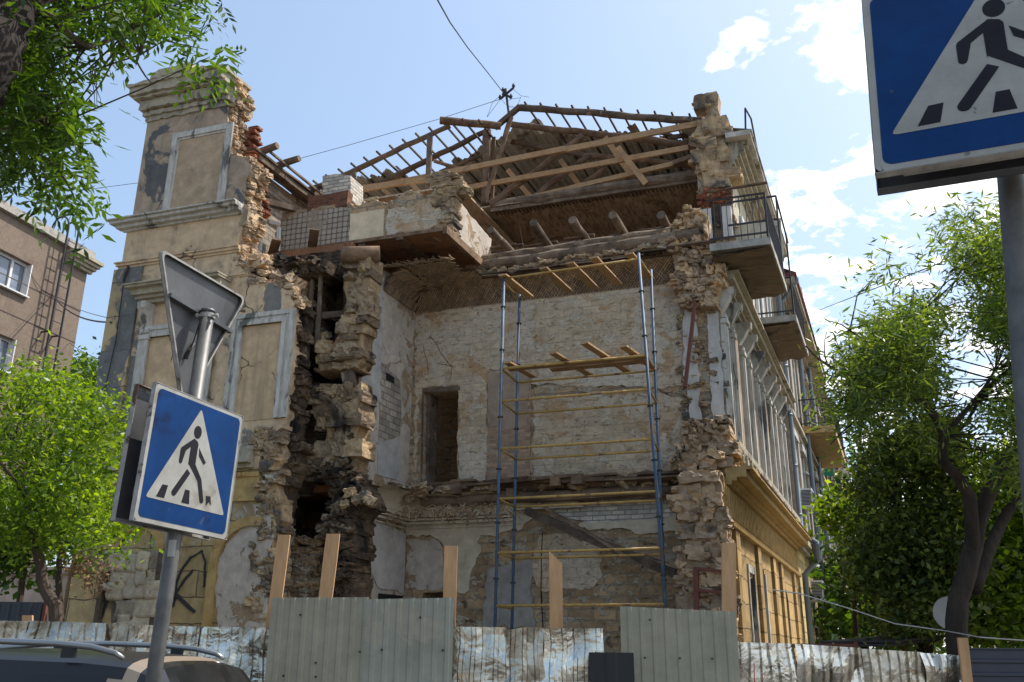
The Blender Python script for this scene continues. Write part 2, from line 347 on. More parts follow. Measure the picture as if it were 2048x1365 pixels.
m_brick_grey = mat('brick_patch_grey', [(.30,.27,.24),(.36,.325,.29),(.28,.25,.22)], 2.2, bump=.6, bs=20, bd=.012, brick=(.30,.14,.010,.016,(.15,.13,.11)), layers=[((.42,.38,.34),1.9,.62,.68,.004)])
m_brick_white = mat('brick_whitewashed', [(.46,.44,.41),(.56,.54,.51),(.40,.38,.35)], 3, bump=.6, bs=20, bd=.012, brick=(.26,.09,.010,.018,(.25,.23,.21)), layers=[((.30,.20,.14),2.5,.64,.70,0)])
m_red = mat('red_brick', [(.17,.06,.035),(.25,.095,.055),(.12,.045,.03)], 3, bump=.8, bs=20, bd=.015, island=.45, layers=[((.36,.28,.2),3.5,.60,.66,.004),((.05,.03,.025),2.2,.6,.7,0)])
m_wood = mat('timber_weathered', [(.07,.05,.038),(.14,.105,.078),(.22,.17,.13)], 2.5, bump=.7, bs=30, bd=.012, island=.3, stretch=(1,1,1), layers=[((.30,.24,.18),3.2,.60,.68,.003),((.04,.028,.02),2.6,.62,.70,0)])
m_wood2 = mat('timber_brown', [(.085,.055,.04),(.15,.10,.07),(.23,.16,.11)], 2.5, bump=.5, bs=30, bd=.01, island=.3, layers=[((.08,.045,.03),3.2,.60,.70,0),((.34,.27,.2),3.0,.66,.72,0)])
m_new = mat('timber_new', [(.33,.20,.105),(.40,.26,.145),(.28,.18,.105)], 2.2, bump=.3, bs=40, bd=.004, island=.18, layers=[((.26,.15,.08),4.5,.66,.72,0),((.33,.27,.2),1.1,.64,.74,0)])
m_board = mat('fence_board_wood', [(.40,.23,.115),(.47,.285,.15),(.37,.22,.12)], 3, bump=.25, bs=40, bd=.003, stretch=(1,1,.12), layers=[((.12,.07,.04),5.5,.70,.74,0),((.26,.17,.10),3.5,.64,.74,0,(1,1,.4))])
m_under = mat('floor_boards_painted', [(.17,.085,.05),(.24,.12,.065),(.14,.075,.05)], 1.8, bump=.4, bs=20, bd=.008, layers=[((.06,.035,.025),1.5,.55,.66,0),((.12,.18,.12),1.5,.68,.72,0)])
m_reed = mat('reed_ceiling', [(.22,.15,.095),(.34,.245,.155),(.42,.32,.22)], 2.2, bump=1, bs=26, bd=.02, stretch=(5,1,1), layers=[((.10,.065,.045),1.6,.56,.66,0),((.38,.31,.23),2.6,.64,.70,.004)])
m_reed2 = mat('reed_ceiling_top', [(.42,.31,.20),(.55,.42,.29),(.62,.49,.36)], 2.2, bump=1, bs=26, bd=.02, stretch=(5,1,1), layers=[((.20,.14,.09),1.6,.56,.66,0)])  # lighter reed copy; its colour makes up for light missing under the roof
m_lathgap = mat('lath_gap_shade', [(.07,.05,.035),(.12,.085,.058),(.17,.12,.085)], 3, bump=.8, bs=20, bd=.02)  # dark backing colour paints the shaded gaps between the lath strips
m_lath = mat('lath_strips', [(.24,.165,.105),(.35,.255,.17),(.42,.32,.23)], 2.2, bump=.6, bs=30, bd=.006, island=.35)
m_batten = mat('batten_dark', [(.05,.04,.032),(.09,.072,.056),(.13,.105,.085)], 3, bump=.4, bs=30, bd=.005, island=.3)
m_slate = mat('corrugated_roof_sheet', [(.42,.39,.35),(.52,.49,.44),(.34,.315,.28)], 2.2, bump=.4, bs=18, bd=.01, layers=[((.22,.18,.14),1.3,.55,.66,0)])
m_conc = mat('concrete_slab', [(.30,.28,.25),(.38,.36,.33),(.22,.21,.19)], 2, bump=.6, bs=15, bd=.02, layers=[((.13,.12,.11),1.6,.56,.64,.006)])
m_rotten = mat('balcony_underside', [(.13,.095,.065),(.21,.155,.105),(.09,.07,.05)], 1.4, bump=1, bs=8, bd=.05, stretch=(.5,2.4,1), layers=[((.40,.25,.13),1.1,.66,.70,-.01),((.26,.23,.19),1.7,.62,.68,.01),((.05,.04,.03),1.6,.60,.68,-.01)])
m_iron = flat('iron_dark', (.035,.033,.035), .6, .3)
m_rust = flat('iron_rusty_red', (.14,.05,.035), .8, 0, .3)
m_glass = flat('window_glass', (.05,.06,.07), .08, 0, 0, .05, .8)
m_pipe = flat('drainpipe_zinc', (.16,.19,.22), .5, .4)
m_pvc = flat('white_pvc', (.62,.62,.62), .4)
m_dark = flat('crack_shade_black', (.012,.011,.01), .95)  # flat black for cracks and for the painted dark of openings
# ================================================================= THE RUIN
B = empty('ruined_building', W(0, 0, 0), 'ochre corner building with its front torn open, bare roof timbers and exposed rooms', 'building')
VL, TL = -3.4, .6
def fV(v): return lambda a, b: W(a, v, b)
def fU(u): return lambda a, b: W(u, a, b)
def pxV(pts, v): return [onV(x, y, v) for x, y in pts]
def pxU(pts, u): return [onU(x, y, u) for x, y in pts]
def wallV(name, P, v, t, m, parent=B, amp=0, keep=(), holes=(), step=.12, hamp=0):
    mb = MB(); P2 = ragged(P, amp, step, keep=keep) if amp else P
    mb.prism(P2, fV(v), V*t, [ragged(h, hamp, step) if hamp else h for h in holes]); return mb.build(name, m, parent)
def wallU(name, P, u, t, m, parent=B, amp=0, keep=(), holes=(), step=.12, hamp=0):
    mb = MB(); P2 = ragged(P, amp, step, keep=keep) if amp else P
    mb.prism(P2, fU(u), U*t, [ragged(h, hamp, step) if hamp else h for h in holes]); return mb.build(name, m, parent)
def rubble_edge(mb, path, v0, v1, s=.2, over=.12, dens=1.0, back=.1):
    """broken stones along a wall edge; path in (u,z)"""
    for (a, b) in zip(path, path[1:]):
        L = math.hypot(b[0]-a[0], b[1]-a[1]); n = max(1, int(L/s*2.3*dens))
        for i in range(n):
            t = (i+rnd())/n; d = max(1, int((v1-v0)/(s*1.4)))
            for j in range(d):
                vv = v0+(v1-v0)*(j+.5)/d+rj(.05); k = s*(.7+rnd()*.7)
                mb.rock(W(a[0]+(b[0]-a[0])*t+over*(rnd()-.35)-back*.3, vv, a[1]+(b[1]-a[1])*t+rj(.06)), k*1.05, k*1.2, k*.62, j=.2, rot=.25)
def blocks(mb, P, v, depth, bw=.42, bh=.22, jit=.06, skip=0, vj=.1, fn=None, X=None, Y=None, rot=.07, core=True):
    """courses of rough stone filling the outline P, bedded in a mortar core"""
    vj *= .8; rot *= .6; jit = jit*.9+.05; bw *= .74; bh *= .78
    if core and fn is None: mb.prism(ragged(P, .05, .12), fV(v+.07+vj*.5), V*max(.05, depth-.12))
    fn = fn or (lambda a, b, c: W(a, v+c, b)); z0 = min(p[1] for p in P); z1 = max(p[1] for p in P); x0 = min(p[0] for p in P); x1 = max(p[0] for p in P)
    z = z0; r = 0
    while z < z1:
        h = bh*(.65+rnd()*.7); x = x0-rnd()*bw
        while x < x1:
            ww = bw*(.45+rnd()*1.0)
            if inpoly(x+ww/2, z+h/2, P) and rnd() > skip:
                mb.rock(fn(x+ww/2, z+h/2+rj(h*.12), depth/2+rj(vj)), ww*1.1, depth, h*(1.1+rnd()*.2), X, Y, j=jit, rot=rot)
                if rnd() < .5: k = .05+rnd()*.07; mb.rock(fn(x+rj(.05), z+h*rnd(), rj(.05)+.05), k*1.6, k*2, k, X, Y, j=.25, rot=.5)
            x += ww
        z += h*.97; r += 1
ULE = -8.22
# --- left wing: ground, upper and attic storey walls in the street front (outer face v = -3.4)
zb1 = 10.62; zb0 = 5.05
upR = pxV([(494,447),(484,452),(476,480),(473,513),(478,530),(492,552),(512,562),(545,568),(582,582),(586,608),(583,640),(578,700),(571,770),(563,855),(548,866),(520,868),(512,885),(520,915)], VL)
upR = [p for p in upR if zb0 < p[1] < zb1]
P = [(ULE, zb0), (ULE, zb1)]+[(upR[0][0], zb1)]+upR+[(upR[-1][0], zb0)]
uw = wallV('upper_wall', P, VL, TL, m_cream, amp=.035, keep=(0, 1, len(P)-1))
gR = [(upR[-1][0]-.02, zb0)]+pxV([(524,960),(520,1005),(546,1030),(552,1060),(540,1100),(536,1150),(540,1250),(545,1300)], VL)
P = [(ULE, 0), (ULE, zb0-.003)]+gR+[(gR[-1][0], 0)]
gw = wallV('ground_floor_wall', P, VL, TL, m_groovel, amp=.03, keep=(0, 1, len(P)-1, len(P)-2))
paR = pxV([(456,208),(457,258),(454,305),(470,312),(488,317),(503,330),(492,358),(487,390),(487,420)], VL)
ztop = 13.3
P = [(-8.13, zb1+.003), (-8.13, ztop), (paR[0][0], ztop)]+paR+[(paR[-1][0]-.05, zb1+.003)]
aw = wallV('attic_wall', P, VL, TL, m_parapet, amp=.03, keep=(0, 1, len(P)-1))
# attic cornice, stepped courses
mb = MB()
uR = paR[0][0]
for (z0, z1, pr) in ((13.3, 13.42, .04), (13.42, 13.5, .09), (13.5, 13.56, .06), (13.56, 13.8, .16), (13.8, 13.87, .26), (13.87, 14.08, .33), (14.08, 14.15, .38)):
    rr = uR+.05+rj(.05)
    mb.prism(ragged([(-8.13-pr, z0), (-8.13-pr, z1), (rr, z1), (rr, z0)], .028, .09, keep=()), fV(VL-pr), V*(TL+pr+.02))
mb.build('attic_cornice', m_cornice, B)
mb = MB()
cp = pxV([(302,190),(303,150),(318,139),(382,127),(386,150),(423,146),(455,150),(470,174),(466,205)], VL)
mb.prism(ragged(cp, .03, .1), fV(VL), V*(TL+.1)); mb.prism(ragged(pxV([(300,158),(303,147),(382,124),(383,134)], VL-.08), .02, .1), fV(VL-.08), V*.5)
mb.build('attic_block', m_cornice, B)
mb = MB(); mr = MB()
edge = pxV([(452,150),(470,174),(468,196),(460,206),(456,215)], VL)+paR[1:]+upR[:6]
rubble_edge(mb, edge, VL+.02, VL+TL, .15, .13, 1.2)
blocks(mb, pxV([(384,128),(423,144),(453,150),(470,174),(466,200),(430,196),(386,188)], VL), VL-.02, .5, .36, .2, jit=.12, vj=.03, rot=.08, core=False)
mb.build('broken_masonry', m_fresh, aw)['kind'] = 'stuff'
for i in range(60):
    t = rnd(); z = 13.1-t*2.3; mr.rock(W(-5.86+.50*t+rj(.10), VL+TL+.06+rj(.10), z), .26, .2, .075, j=.08, rot=.15)
mr.build('brick_lining', m_red, aw)['kind'] = 'stuff'
# rubble on the step where the upper wall has gone
mb = MB(); rubble_edge(mb, pxV([(473,513),(478,530),(492,552),(512,562),(545,568),(582,582),(587,610)], VL), VL, VL+TL, .17, .12, 1.5)
st = pxV([(480,505),(540,515),(600,540),(600,600),(580,590),(540,572),(500,560)], VL+.5)
blocks(mb, st, VL+.45, .5, .3, .16, vj=.15, jit=.12, rot=.2)
for i in range(60):
    t = rnd(); a = onV(480+t*110, 520+t*50+rj(14), VL+.3); k = .08+rnd()*.13; mb.rock(W(a[0], VL+.1+rnd()*.8, a[1]), k*1.6, k*1.5, k, j=.25, rot=.6)
mb.build('broken_ledge', m_fresh, uw)['kind'] = 'stuff'
# belt cornice at the attic foot, string courses below
def belt(name, x0, x1, z, prof, m, parent, v=VL, amp=.0):
    mb = MB()
    for (dz0, dz1, pr) in prof:
        q = [(x0-(pr if x0 < -8 else 0), z+dz0), (x0-(pr if x0 < -8 else 0), z+dz1), (x1, z+dz1), (x1, z+dz0)]
        mb.prism(ragged(q, amp, .15, keep=(0,)) if amp else q, fV(v-pr), V*(pr-.002))
    return mb.build(name, m, parent)
belt('belt_cornice', ULE, -5.25, 10.5, ((0, .05, .06), (.05, .13, .16), (.13, .2, .26), (.2, .23, .32)), m_trim, B, amp=.006)
belt('string_course', ULE-.02, -5.2, 9.62, ((0, .05, .03), (.05, .11, .07), (.11, .14, .1)), m_cream, uw)
belt('string_course', ULE-.02, -5.0, 9.05, ((0, .03, .02), (.03, .07, .05)), m_cream, uw)
# corner pilaster with banded blocks
mb = MB(); mb.ubox(ULE-.12, ULE+.62, VL-.06, VL-.002, 5.2, 9.6); mb.build('corner_pilaster', m_quoin, B)
# frame with moulded edge
def frame(mb, u0_, u1, z0, z1, v, w=.16, bottom=True, prof=((0, 1, .03), (.25, .8, .06), (.8, 1, .045))):
    for a, b, pr in prof:
        lo, hi = w*a, w*b
        for q in ([(u0_-hi, z0), (u0_-lo, z0), (u0_-lo, z1+lo), (u0_-hi, z1+hi)], [(u1+lo, z0), (u1+hi, z0), (u1+hi, z1+hi), (u1+lo, z1+lo)], [(u0_-hi, z1+hi), (u0_-lo, z1+lo), (u1+lo, z1+lo), (u1+hi, z1+hi)]):
            mb.prism(q, fV(v-pr), V*(pr-.001))
        if bottom: mb.prism([(u0_-hi, z0-hi), (u0_-lo, z0-lo), (u1+lo, z0-lo), (u1+hi, z0-hi)], fV(v-pr), V*(pr-.001))
a = onV(349,434,VL); b_ = onV(437,274,VL)
mb = MB(); frame(mb, -7.12, -5.93, 10.78, 12.62, VL, .2, False); mb.build('moulded_frame', m_trim, aw)
mb = MB(); mb.prism(ragged([(-7.12, 10.78), (-7.12, 12.62), (-5.93, 12.62), (-5.93, 10.78)], .004, .2), fV(VL-.012), V*.01); mb.build('recessed_panel', m_panel2, aw)
# blind windows of the main storey
def blind(u0_, u1, z0, z1, label=None):
    mb = MB(); mb.prism([(u0_, z0), (u0_, z1), (u1, z1), (u1, z0)], fV(VL-.014), V*.012); p = mb.build('blind_window', m_panel, B)
    f = MB(); frame(f, u0_, u1, z0, z1, VL, .26, False, ((0, 1, .05), (.0, .35, .085), (.6, .95, .075))); f.build('moulded_frame', m_trim, p)
    return p
q0 = onV(492,654,VL); q1 = onV(579,646,VL); q2 = onV(472,842,VL)
bw1 = blind(q0[0]-.03, q1[0]-.12, q2[1]-.02, q0[1]+.0)
c0 = onV(302,677,VL)
bw2 = blind(c0[0], c0[0]+1.28, q2[1]-.02, c0[1])
# hood mould on consoles over the left blind window
def console(mb, c, h=.62, w=.2, dep=.26, n=14):
    """scroll bracket, c = top centre on the wall face; faces -V"""
    P = []
    for i in range(n+1):
        t = i/n; y = dep*(.5+.5*math.cos(math.pi*t))*(.85+.15*math.cos(3*math.pi*t))+.05+.035*math.sin(2*math.pi*t); P.append((y, -h*t))
    pts = [(0, 0)]+P+[(0, -h)]
    mb.prism([(a, b) for a, b in pts], lambda a, b: Vec(c)-U*w/2-V*a+Z*b, U*w)
    mb.tube([Vec(c)-U*(w/2+.015)-V*(dep-.03)-Z*.09, Vec(c)+U*(w/2+.015)-V*(dep-.03)-Z*.09], .075, 12)
    mb.tube([Vec(c)-U*(w/2+.012)-V*.08-Z*(h-.06), Vec(c)+U*(w/2+.012)-V*.08-Z*(h-.06)], .055, 12)
hz0 = onV(250,588,VL-.3)[1]
hu0 = onV(250,590,VL-.3)[0]
mb = MB()
for (z0, z1, pr) in ((0, .08, .14), (.08, .15, .22), (.15, .28, .30), (.28, .33, .42), (.33, .36, .46)):
    mb.ubox(hu0+.32-pr*.6, -5.45+pr*.3, VL-pr, VL-.001, hz0-.2+z0, hz0-.2+z1-.001)
hood = mb.build('window_hood', m_cornice, B)
for k in (hu0+.46, -5.62):
    mb = MB(); console(mb, W(k, VL, hz0-.22), .66, .2); mb.build('console', m_trim, hood)
    mb = MB(); mb.ubox(k-.1, k+.1, VL-.1, VL-.06, 5.6, hz0-.9); mb.ubox(k-.13, k+.13, VL-.13, VL-.062, hz0-1.0, hz0-.9); mb.build('pilaster_strip', m_trim, hood)
# sills, ground cornice and frieze
belt('ground_cornice', ULE, -4.35, 5.05, ((0, .08, .08), (.08, .2, .22), (.2, .34, .16), (.34, .42, .07)), m_cornice, B, amp=.006)
zf = onV(300,962,VL)[1]
fr = belt('frieze', ULE, onV(519,960,VL)[0], zf-.5, ((0, .06, .07), (.06, .46, .02), (.46, .54, .05)), m_yellow, gw, amp=0)
mb = MB(); u = ULE
while u < -4.45: mb.ubox(u, u+.05, VL-.085, VL-.05, zf-.03, zf+.04); u += .1
u = ULE+.1
while u < -4.6:
    for k in range(3): mb.ubox(u+k*.09, u+k*.09+.04, VL-.04, VL-.02, zf-.42, zf-.06)
    u += .62
mb.build('dentils', m_yellow, fr)
# arches on the ground floor: mould rings and infill
def arch(u_c, z_c, r, w, pr, m, name, parent, a0=0, a1=math.pi, legs=0):
    mb = MB(); P = []; n = 20
    for i in range(n+1): a = a0+(a1-a0)*i/n; P.append((u_c+math.cos(a)*(r+w), z_c+math.sin(a)*(r+w)))
    for i in range(n, -1, -1): a = a0+(a1-a0)*i/n; P.append((u_c+math.cos(a)*r, z_c+math.sin(a)*r))
    mb.prism(P, fV(VL-pr), V*(pr-.002))
    if legs:
        mb.ubox(u_c-r-w, u_c-r, VL-pr, VL-.002, z_c-legs, z_c-.003)
    return mb.build(name, m, parent)
ac = onV(345,1130,VL); arch(onV(276,1105,VL)[0], onV(276,1105,VL)[1], .45, .14, .06, m_yellow, 'arch_moulding', gw)
a2 = onV(500,1120,VL); arch(a2[0], a2[1]-.05, .66, .17, .07, m_yellow, 'arch_moulding', gw, math.pi*.42, math.pi, 1.9)
# bare rubble infill of the big arch, proud by 2 cm; rough stones of the walled-up doorway
P = pxV([(484,1012),(520,1010),(540,1035),(548,1070),(536,1110),(532,1160),(536,1262),(436,1262),(432,1200),(436,1130),(452,1090),(478,1062)], VL-.02)
mb = MB(); mb.prism(ragged(P, .04, .1), fV(VL-.022), V*.02); mb.build('bare_masonry', m_lilac, gw)
mb = MB(); P = pxV([(510,850),(562,858),(560,900),(545,950),(552,1010),(545,1100),(540,1262),(500,1262),(502,1180),(515,1120),(512,1040),(522,1000),(524,955),(512,900)], VL-.05)
blocks(mb, P, VL-.03, .5, .3, .17, jit=.1, vj=.06, rot=.15); mb.build('exposed_stones', m_stone, gw)
mb = MB(); P = pxV([(226,1120),(240,1106),(325,1100),(322,1290),(226,1290)], VL-.04)
blocks(mb, P, VL-.11, .16, .55, .36, jit=.07, vj=.025, rot=.06, core=False); inf = mb.build('doorway_infill', mat('infill_stone', [(.34,.29,.22),(.45,.39,.30),(.27,.22,.165)], 2, bump=.8, bs=16, bd=.02, island=.3, layers=[((.20,.16,.12),2.5,.58,.66,0)]), gw, True)
mb = MB(); q = pxV([(222,1115),(328,1098),(325,1295),(222,1295)], VL-.02); mb.prism(ragged(q, .02), fV(VL-.016), V*.012); mb.build('mortar_bed', mat('mortar_dark', [(.10,.085,.07),(.15,.13,.105),(.08,.065,.055)], 3, bump=.8, bs=20, bd=.02), inf)
mb = MB(); q = [onV(218,1120,VL), onV(330,1100,VL)]
for k in q: mb.ubox(k[0]-.05, k[0]+.05, VL-.11, VL-.003, 0, q[0][1]+.1)
mb.build('door_frame', m_wood, gw)
# black spray strokes on the yellow wall
m_spray = flat('black_spray_paint', (.03,.03,.035), .9)
def stroke(pts, w):
    mb = MB(); P = [onV(x, y, VL-.026) for x, y in pts]
    L = []; Rr = []
    for i, p in enumerate(P):
        a = P[max(0, i-1)]; b = P[min(len(P)-1, i+1)]; d = math.hypot(b[0]-a[0], b[1]-a[1]) or 1; ww = w*(.5+.5*math.sin(math.pi*(i+.5)/len(P)))
        L.append((p[0]-(b[1]-a[1])/d*ww, p[1]+(b[0]-a[0])/d*ww)); Rr.append((p[0]+(b[1]-a[1])/d*ww, p[1]-(b[0]-a[0])/d*ww))
    mb.prism(ragged(L+Rr[::-1], .008, .05), fV(VL-.024), V*.02); mb.build('spray_paint_mark', m_spray, gw)
stroke([(350,1200),(352,1165),(362,1140),(380,1115),(403,1102),(410,1125),(406,1175)], .022)
stroke([(345,1215),(352,1185),(368,1160),(385,1140)], .02); stroke([(352,1190),(372,1210),(388,1225)], .035); stroke([(200,1240),(212,1205),(224,1178)], .03)
# low pinkish yard wall continuing left of the ruin
m_pink = mat('plaster_pink', [(.40,.30,.24),(.47,.36,.29),(.36,.28,.22)], 1.3, bump=.3, bs=9, bd=.02, layers=[((.26,.21,.17),1.4,.58,.68,0),((.47,.42,.36),1.9,.66,.70,.004)])
zt = onV(60,1150,VL)[1]
mb = MB(); mb.ubox(-14, ULE-.15, VL+.05, VL+.4, 0, zt); mb.ubox(-14, ULE-.15, VL-.05, VL+.5, zt+.001, zt+.14)
solo(mb, 'yard_wall', m_pink, 'low pink plastered yard wall under the left hand tree', 'wall')
m_column = mat('flue_masonry', [(.11,.08,.056),(.22,.16,.105),(.33,.25,.165),(.17,.125,.085)], 1.5, bump=1, bs=14, bd=.04, island=.42, layers=[((.04,.032,.025),.95,.55,.63,0),((.40,.31,.21),2.6,.58,.64,.01),((.36,.17,.07),2.3,.63,.68,0)])
# ================================================================= inner rooms, flue block, floors
UC, UR = -2.97, 3.1      # left and right faces of the torn room
ZF, ZL = 4.95, 10.2      # first floor and second floor levels
BV = lambda pts, v: pxV(pts, v)
# burnt flue wall between wing and room, with its openings
op1 = BV([(648,548),(690,545),(686,600),(688,632),(648,632)], -2.3)
op2 = BV([(646,640),(685,638),(680,668),(650,676)], -2.3)
op3 = BV([(612,732),(705,735),(700,768),(612,765)], -2.3)
op4 = BV([(598,968),(640,952),(676,968),(660,1010),(655,1090),(574,1084),(580,1030)], -2.3)
P = [(-5.3, 0), (-5.3, 9.8), (-4.6, 9.92), (UC-.03, 9.9), (UC-.03, 0)]
bwall = wallV('burnt_flue_wall', P, -2.3, .45, m_sootwall, amp=.02, holes=(op1, op2, op3, op4), hamp=.03)
mb = MB()
P1 = BV([(684,522),(738,522),(737,560),(728,640),(718,722),(703,735),(655,735),(628,725),(634,690),(640,668),(650,690),(664,684),(685,650),(690,600),(684,560)], -2.75)
P2 = BV([(625,772),(700,775),(716,760),(711,850),(705,900),(700,945),(650,940),(604,945),(610,905),(640,890),(648,860),(618,820),(622,790)], -2.75)
blocks(mb, P1, -2.78, .55, .46, .30, jit=.07, vj=.08, rot=.14); mb.build('stone_column', m_column, bwall); mb = MB(); blocks(mb, P2, -2.74, .55, .44, .29, jit=.08, vj=.08, rot=.14)
mb.build('stone_column', m_column, bwall)
mb = MB()
P3 = BV([(676,968),(700,950),(735,990),(740,1005),(722,1025),(712,1040),(714,1080),(708,1190),(714,1290),(655,1290),(655,1190),(652,1100),(662,1040)], -2.7)
blocks(mb, P3, -2.85, .75, .32, .19, jit=.13, vj=.1, rot=.15)
mb.build('sooty_masonry', m_soot, bwall); mb = MB()
P4 = BV([(588,600),(612,615),(614,650),(604,700),(604,760),(596,860),(604,930),(580,990),(572,1040),(560,1080),(548,1095),(535,1060),(552,1000),(560,930),(548,880),(566,855),(580,700)], -3.0)
blocks(mb, P4, -3.15, .4, .26, .17, jit=.14, vj=.08, rot=.2)
mb.build('sooty_masonry', m_soot, bwall); mb = MB()
P5 = BV([(590,560),(650,540),(655,520),(560,515),(560,545)], -2.9); blocks(mb, P5, -3.0, .8, .28, .17, jit=.13, vj=.1, rot=.15)
mb.build('sooty_masonry', m_soot, bwall); mb = MB()
P6 = BV([(604,925),(700,925),(700,960),(660,970),(640,952),(600,968),(585,990)], -2.7); blocks(mb, P6, -2.8, .6, .28, .15, jit=.13, vj=.08, rot=.15)
mb.build('sooty_masonry', m_soot, bwall)
mb = MB()
P7 = BV([(560,1090),(650,1095),(652,1262),(520,1262),(535,1150)], -2.4); blocks(mb, P7, -2.55, .5, .42, .2, jit=.08, vj=.03, rot=.04); mb.build('rubble_infill', m_rubble, bwall); mb = MB()
for x, y in ((585,1086),(600,1080),(618,1084),(632,1086),(645,1082),(650,672),(640,664)): mb.rock(pV(x, y, -2.55), .2, .22, .14, j=.3, rot=.4)
for x, y, s in ((700,985,.16),(715,1000,.15),(728,992,.16),(690,1008,.13),(742,1003,.17),(560,880,.2),(546,900,.22),(536,935,.2),(530,870,.2),(510,885,.16)): mb.rock(pV(x, y, -2.95 if x > 600 else -3.35), s*1.3, s, s, j=.25, rot=.4)
mb.each('fallen_stone', m_stone, bwall)
mb = MB()   # charred studs and ledges in the shafts
for (x0, y0, x1, y1, ww) in ((641,545,633,705,.07),(624,560,610,780,.06),(603,700,600,860,.05)): mb.beam(pV(x0, y0, -2.75), pV(x1, y1, -2.75), ww, .07, V, jit=.012)
for (x0, y0, x1, y1) in ((640,632,690,628),(690,745,696,772),(700,740,706,776)): mb.beam(pV(x0, y0, -2.6), pV(x1, y1, -2.6), .14, .1, V, jit=.012)
mb.each('charred_timber', m_wood, bwall)
mb = MB(); P = BV([(598,968),(640,952),(676,968),(655,985)], -2.1)     # pale vault inside the ground floor opening
for i in range(13):
    a0 = math.pi*i/13; a1 = math.pi*(i+1)/13; uc = (P[0][0]+P[2][0])/2; r = .55
    mb.prism([(uc-math.cos(a0)*r, P[0][1]-.15+math.sin(a0)*.3), (uc-math.cos(a1)*r, P[0][1]-.15+math.sin(a1)*.3), (uc-math.cos(a1)*(r+.05), P[0][1]-.1+math.sin(a1)*.3), (uc-math.cos(a0)*(r+.05), P[0][1]-.1+math.sin(a0)*.3)], fV(-1.8), V*1.6)
mb.build('vault', m_room_cream, bwall)
# round brick pipe (flue) stub and log end over the shaft
mb = MB(); mb.log(pV(682,510,-2.95), pV(760,508,-2.6), .17, .17, 14, .04); mb.build('clay_flue_pipe', m_wood2, B, smooth=True)
# return wall of the room (u = UC, faces right)
k0 = -2.2
up_p = [(k0, 5.0), (0.02, 5.0), (0.02, 9.72), (-.9, 9.72), (-1.5, 9.68), (k0, 9.3)]
rw = wallU('room_side_wall', up_p, UC, -.35, m_lilac, amp=.02, keep=(0, 1, 2))
mb = MB(); q = pxU([(737,568),(765,590),(763,690),(762,805),(735,790),(722,765),(726,700)], UC+.012); mb.prism(ragged(q, .03, .1), fU(UC+.014), U*-.012); mb.build('blue_plaster', m_room_blue, rw)
mb = MB(); q = pxU([(764,725),(800,760),(803,830),(800,872),(758,885),(760,800)], UC+.012); mb.prism(ragged(q, .012, .1), fU(UC+.013), U*-.011); mb.build('brick_patch', m_brick_grey, rw)
mb = MB(); q = pxU([(757,885),(800,878),(797,962),(755,950)], UC+.012); mb.prism(ragged(q, .012, .1), fU(UC+.014), U*-.012); mb.build('grey_plaster', m_room_blue, rw)
mb = MB(); q = pxU([(772,745),(788,755),(788,768),(772,760)], UC+.012); mb.prism(q, fU(UC+.02), U*-.018); mb.build('vent_shade_patch', m_dark, rw)  # no hole is cut: a black sheet paints the dark of a vent
# ground floor part of the side wall
gsw = wallU('lower_side_wall', [(-2.25, 0), (.02, 0), (.02, 4.9), (-2.25, 4.75)], UC, -.35, m_lilac, amp=.02, keep=(0, 1, 2))
mb = MB(); q = pxU([(706,1032),(733,1032),(812,1068),(808,1190),(790,1180),(758,1176),(745,1150),(727,1140),(706,1142),(700,1095)], UC+.02)
mb.prism(ragged(q, .03, .08, keep=(1, 2)), fU(UC+.022), U*-.02); mb.build('pale_plaster', m_room_pale, gsw)
mb = MB(); q = pxU([(757,1187),(805,1192),(805,1225),(757,1220)], UC+.012); mb.prism(q, fU(UC+.02), U*-.018); mb.build('opening_shade_patch', m_dark, gsw)  # wall stays solid; black sheet stands in for the shade inside an opening
mb = MB(); rubble_edge(mb, [(UC-.2, 9.9), (UC-.25, 7.4), (UC-.2, 5.0)], -2.35, -1.95, .16, .08, 1.1); mb.build('torn_edge', m_soot, rw)['kind'] = 'stuff'
mb = MB(); rubble_edge(mb, [(UC-.2, 4.9), (UC-.25, 3.4), (UC-.2, 1.0)], -2.45, -2.0, .16, .08, 1.1); mb.build('torn_edge', m_soot, gsw)['kind'] = 'stuff'
# far wall of the room (v = 0)
door = BV([(845,975),(848,786),(917,782),(912,975)], 0); doorg = [(door[0][0], 5.0), (door[1][0], door[1][1]), (door[2][0], door[2][1]), (door[3][0]+.02, 5.0)]
dg2 = BV([(846,1186),(912,1184),(908,1290),(846,1290)], 0)
fwall = wallV('room_back_wall', [(UC-5.2, 0), (UC-5.2, 9.95), (UR+.1, 9.95), (UR+.1, 0)], 0, .55, m_rubble, holes=(doorg, dg2), hamp=.012)
def patch(name, pts, m, parent, v=0, pr=.018, amp=.05, step=.09, keep=()):
    mb = MB(); mb.prism(ragged(BV(pts, v-pr), amp, step, keep=keep), fV(v-pr), V*(pr-.001)); return mb.build(name, m, parent)
patch('upper_plaster', [(832,632),(1000,598),(1180,575),(1358,552),(1366,700),(1366,772),(1290,775),(1180,772),(1062,768),(1062,742),(978,738),(975,800),(935,790),(918,783),(916,770),(845,778),(838,800),(833,860),(829,975),(826,975),(830,760)], m_white, fwall)
patch('door_side_plaster', [(919,700),(972,704),(974,800),(972,965),(918,970),(916,860)], m_white, fwall, pr=.022, amp=.04)
patch('lower_plaster', [(1066,800),(1180,790),(1366,790),(1369,860),(1372,938),(1240,948),(1066,960)], m_white, fwall, pr=.016, amp=.06)
patch('brick_patch', [(977,740),(1062,744),(1060,962),(973,964)], m_brick_pink, fwall, pr=.026, amp=.012)
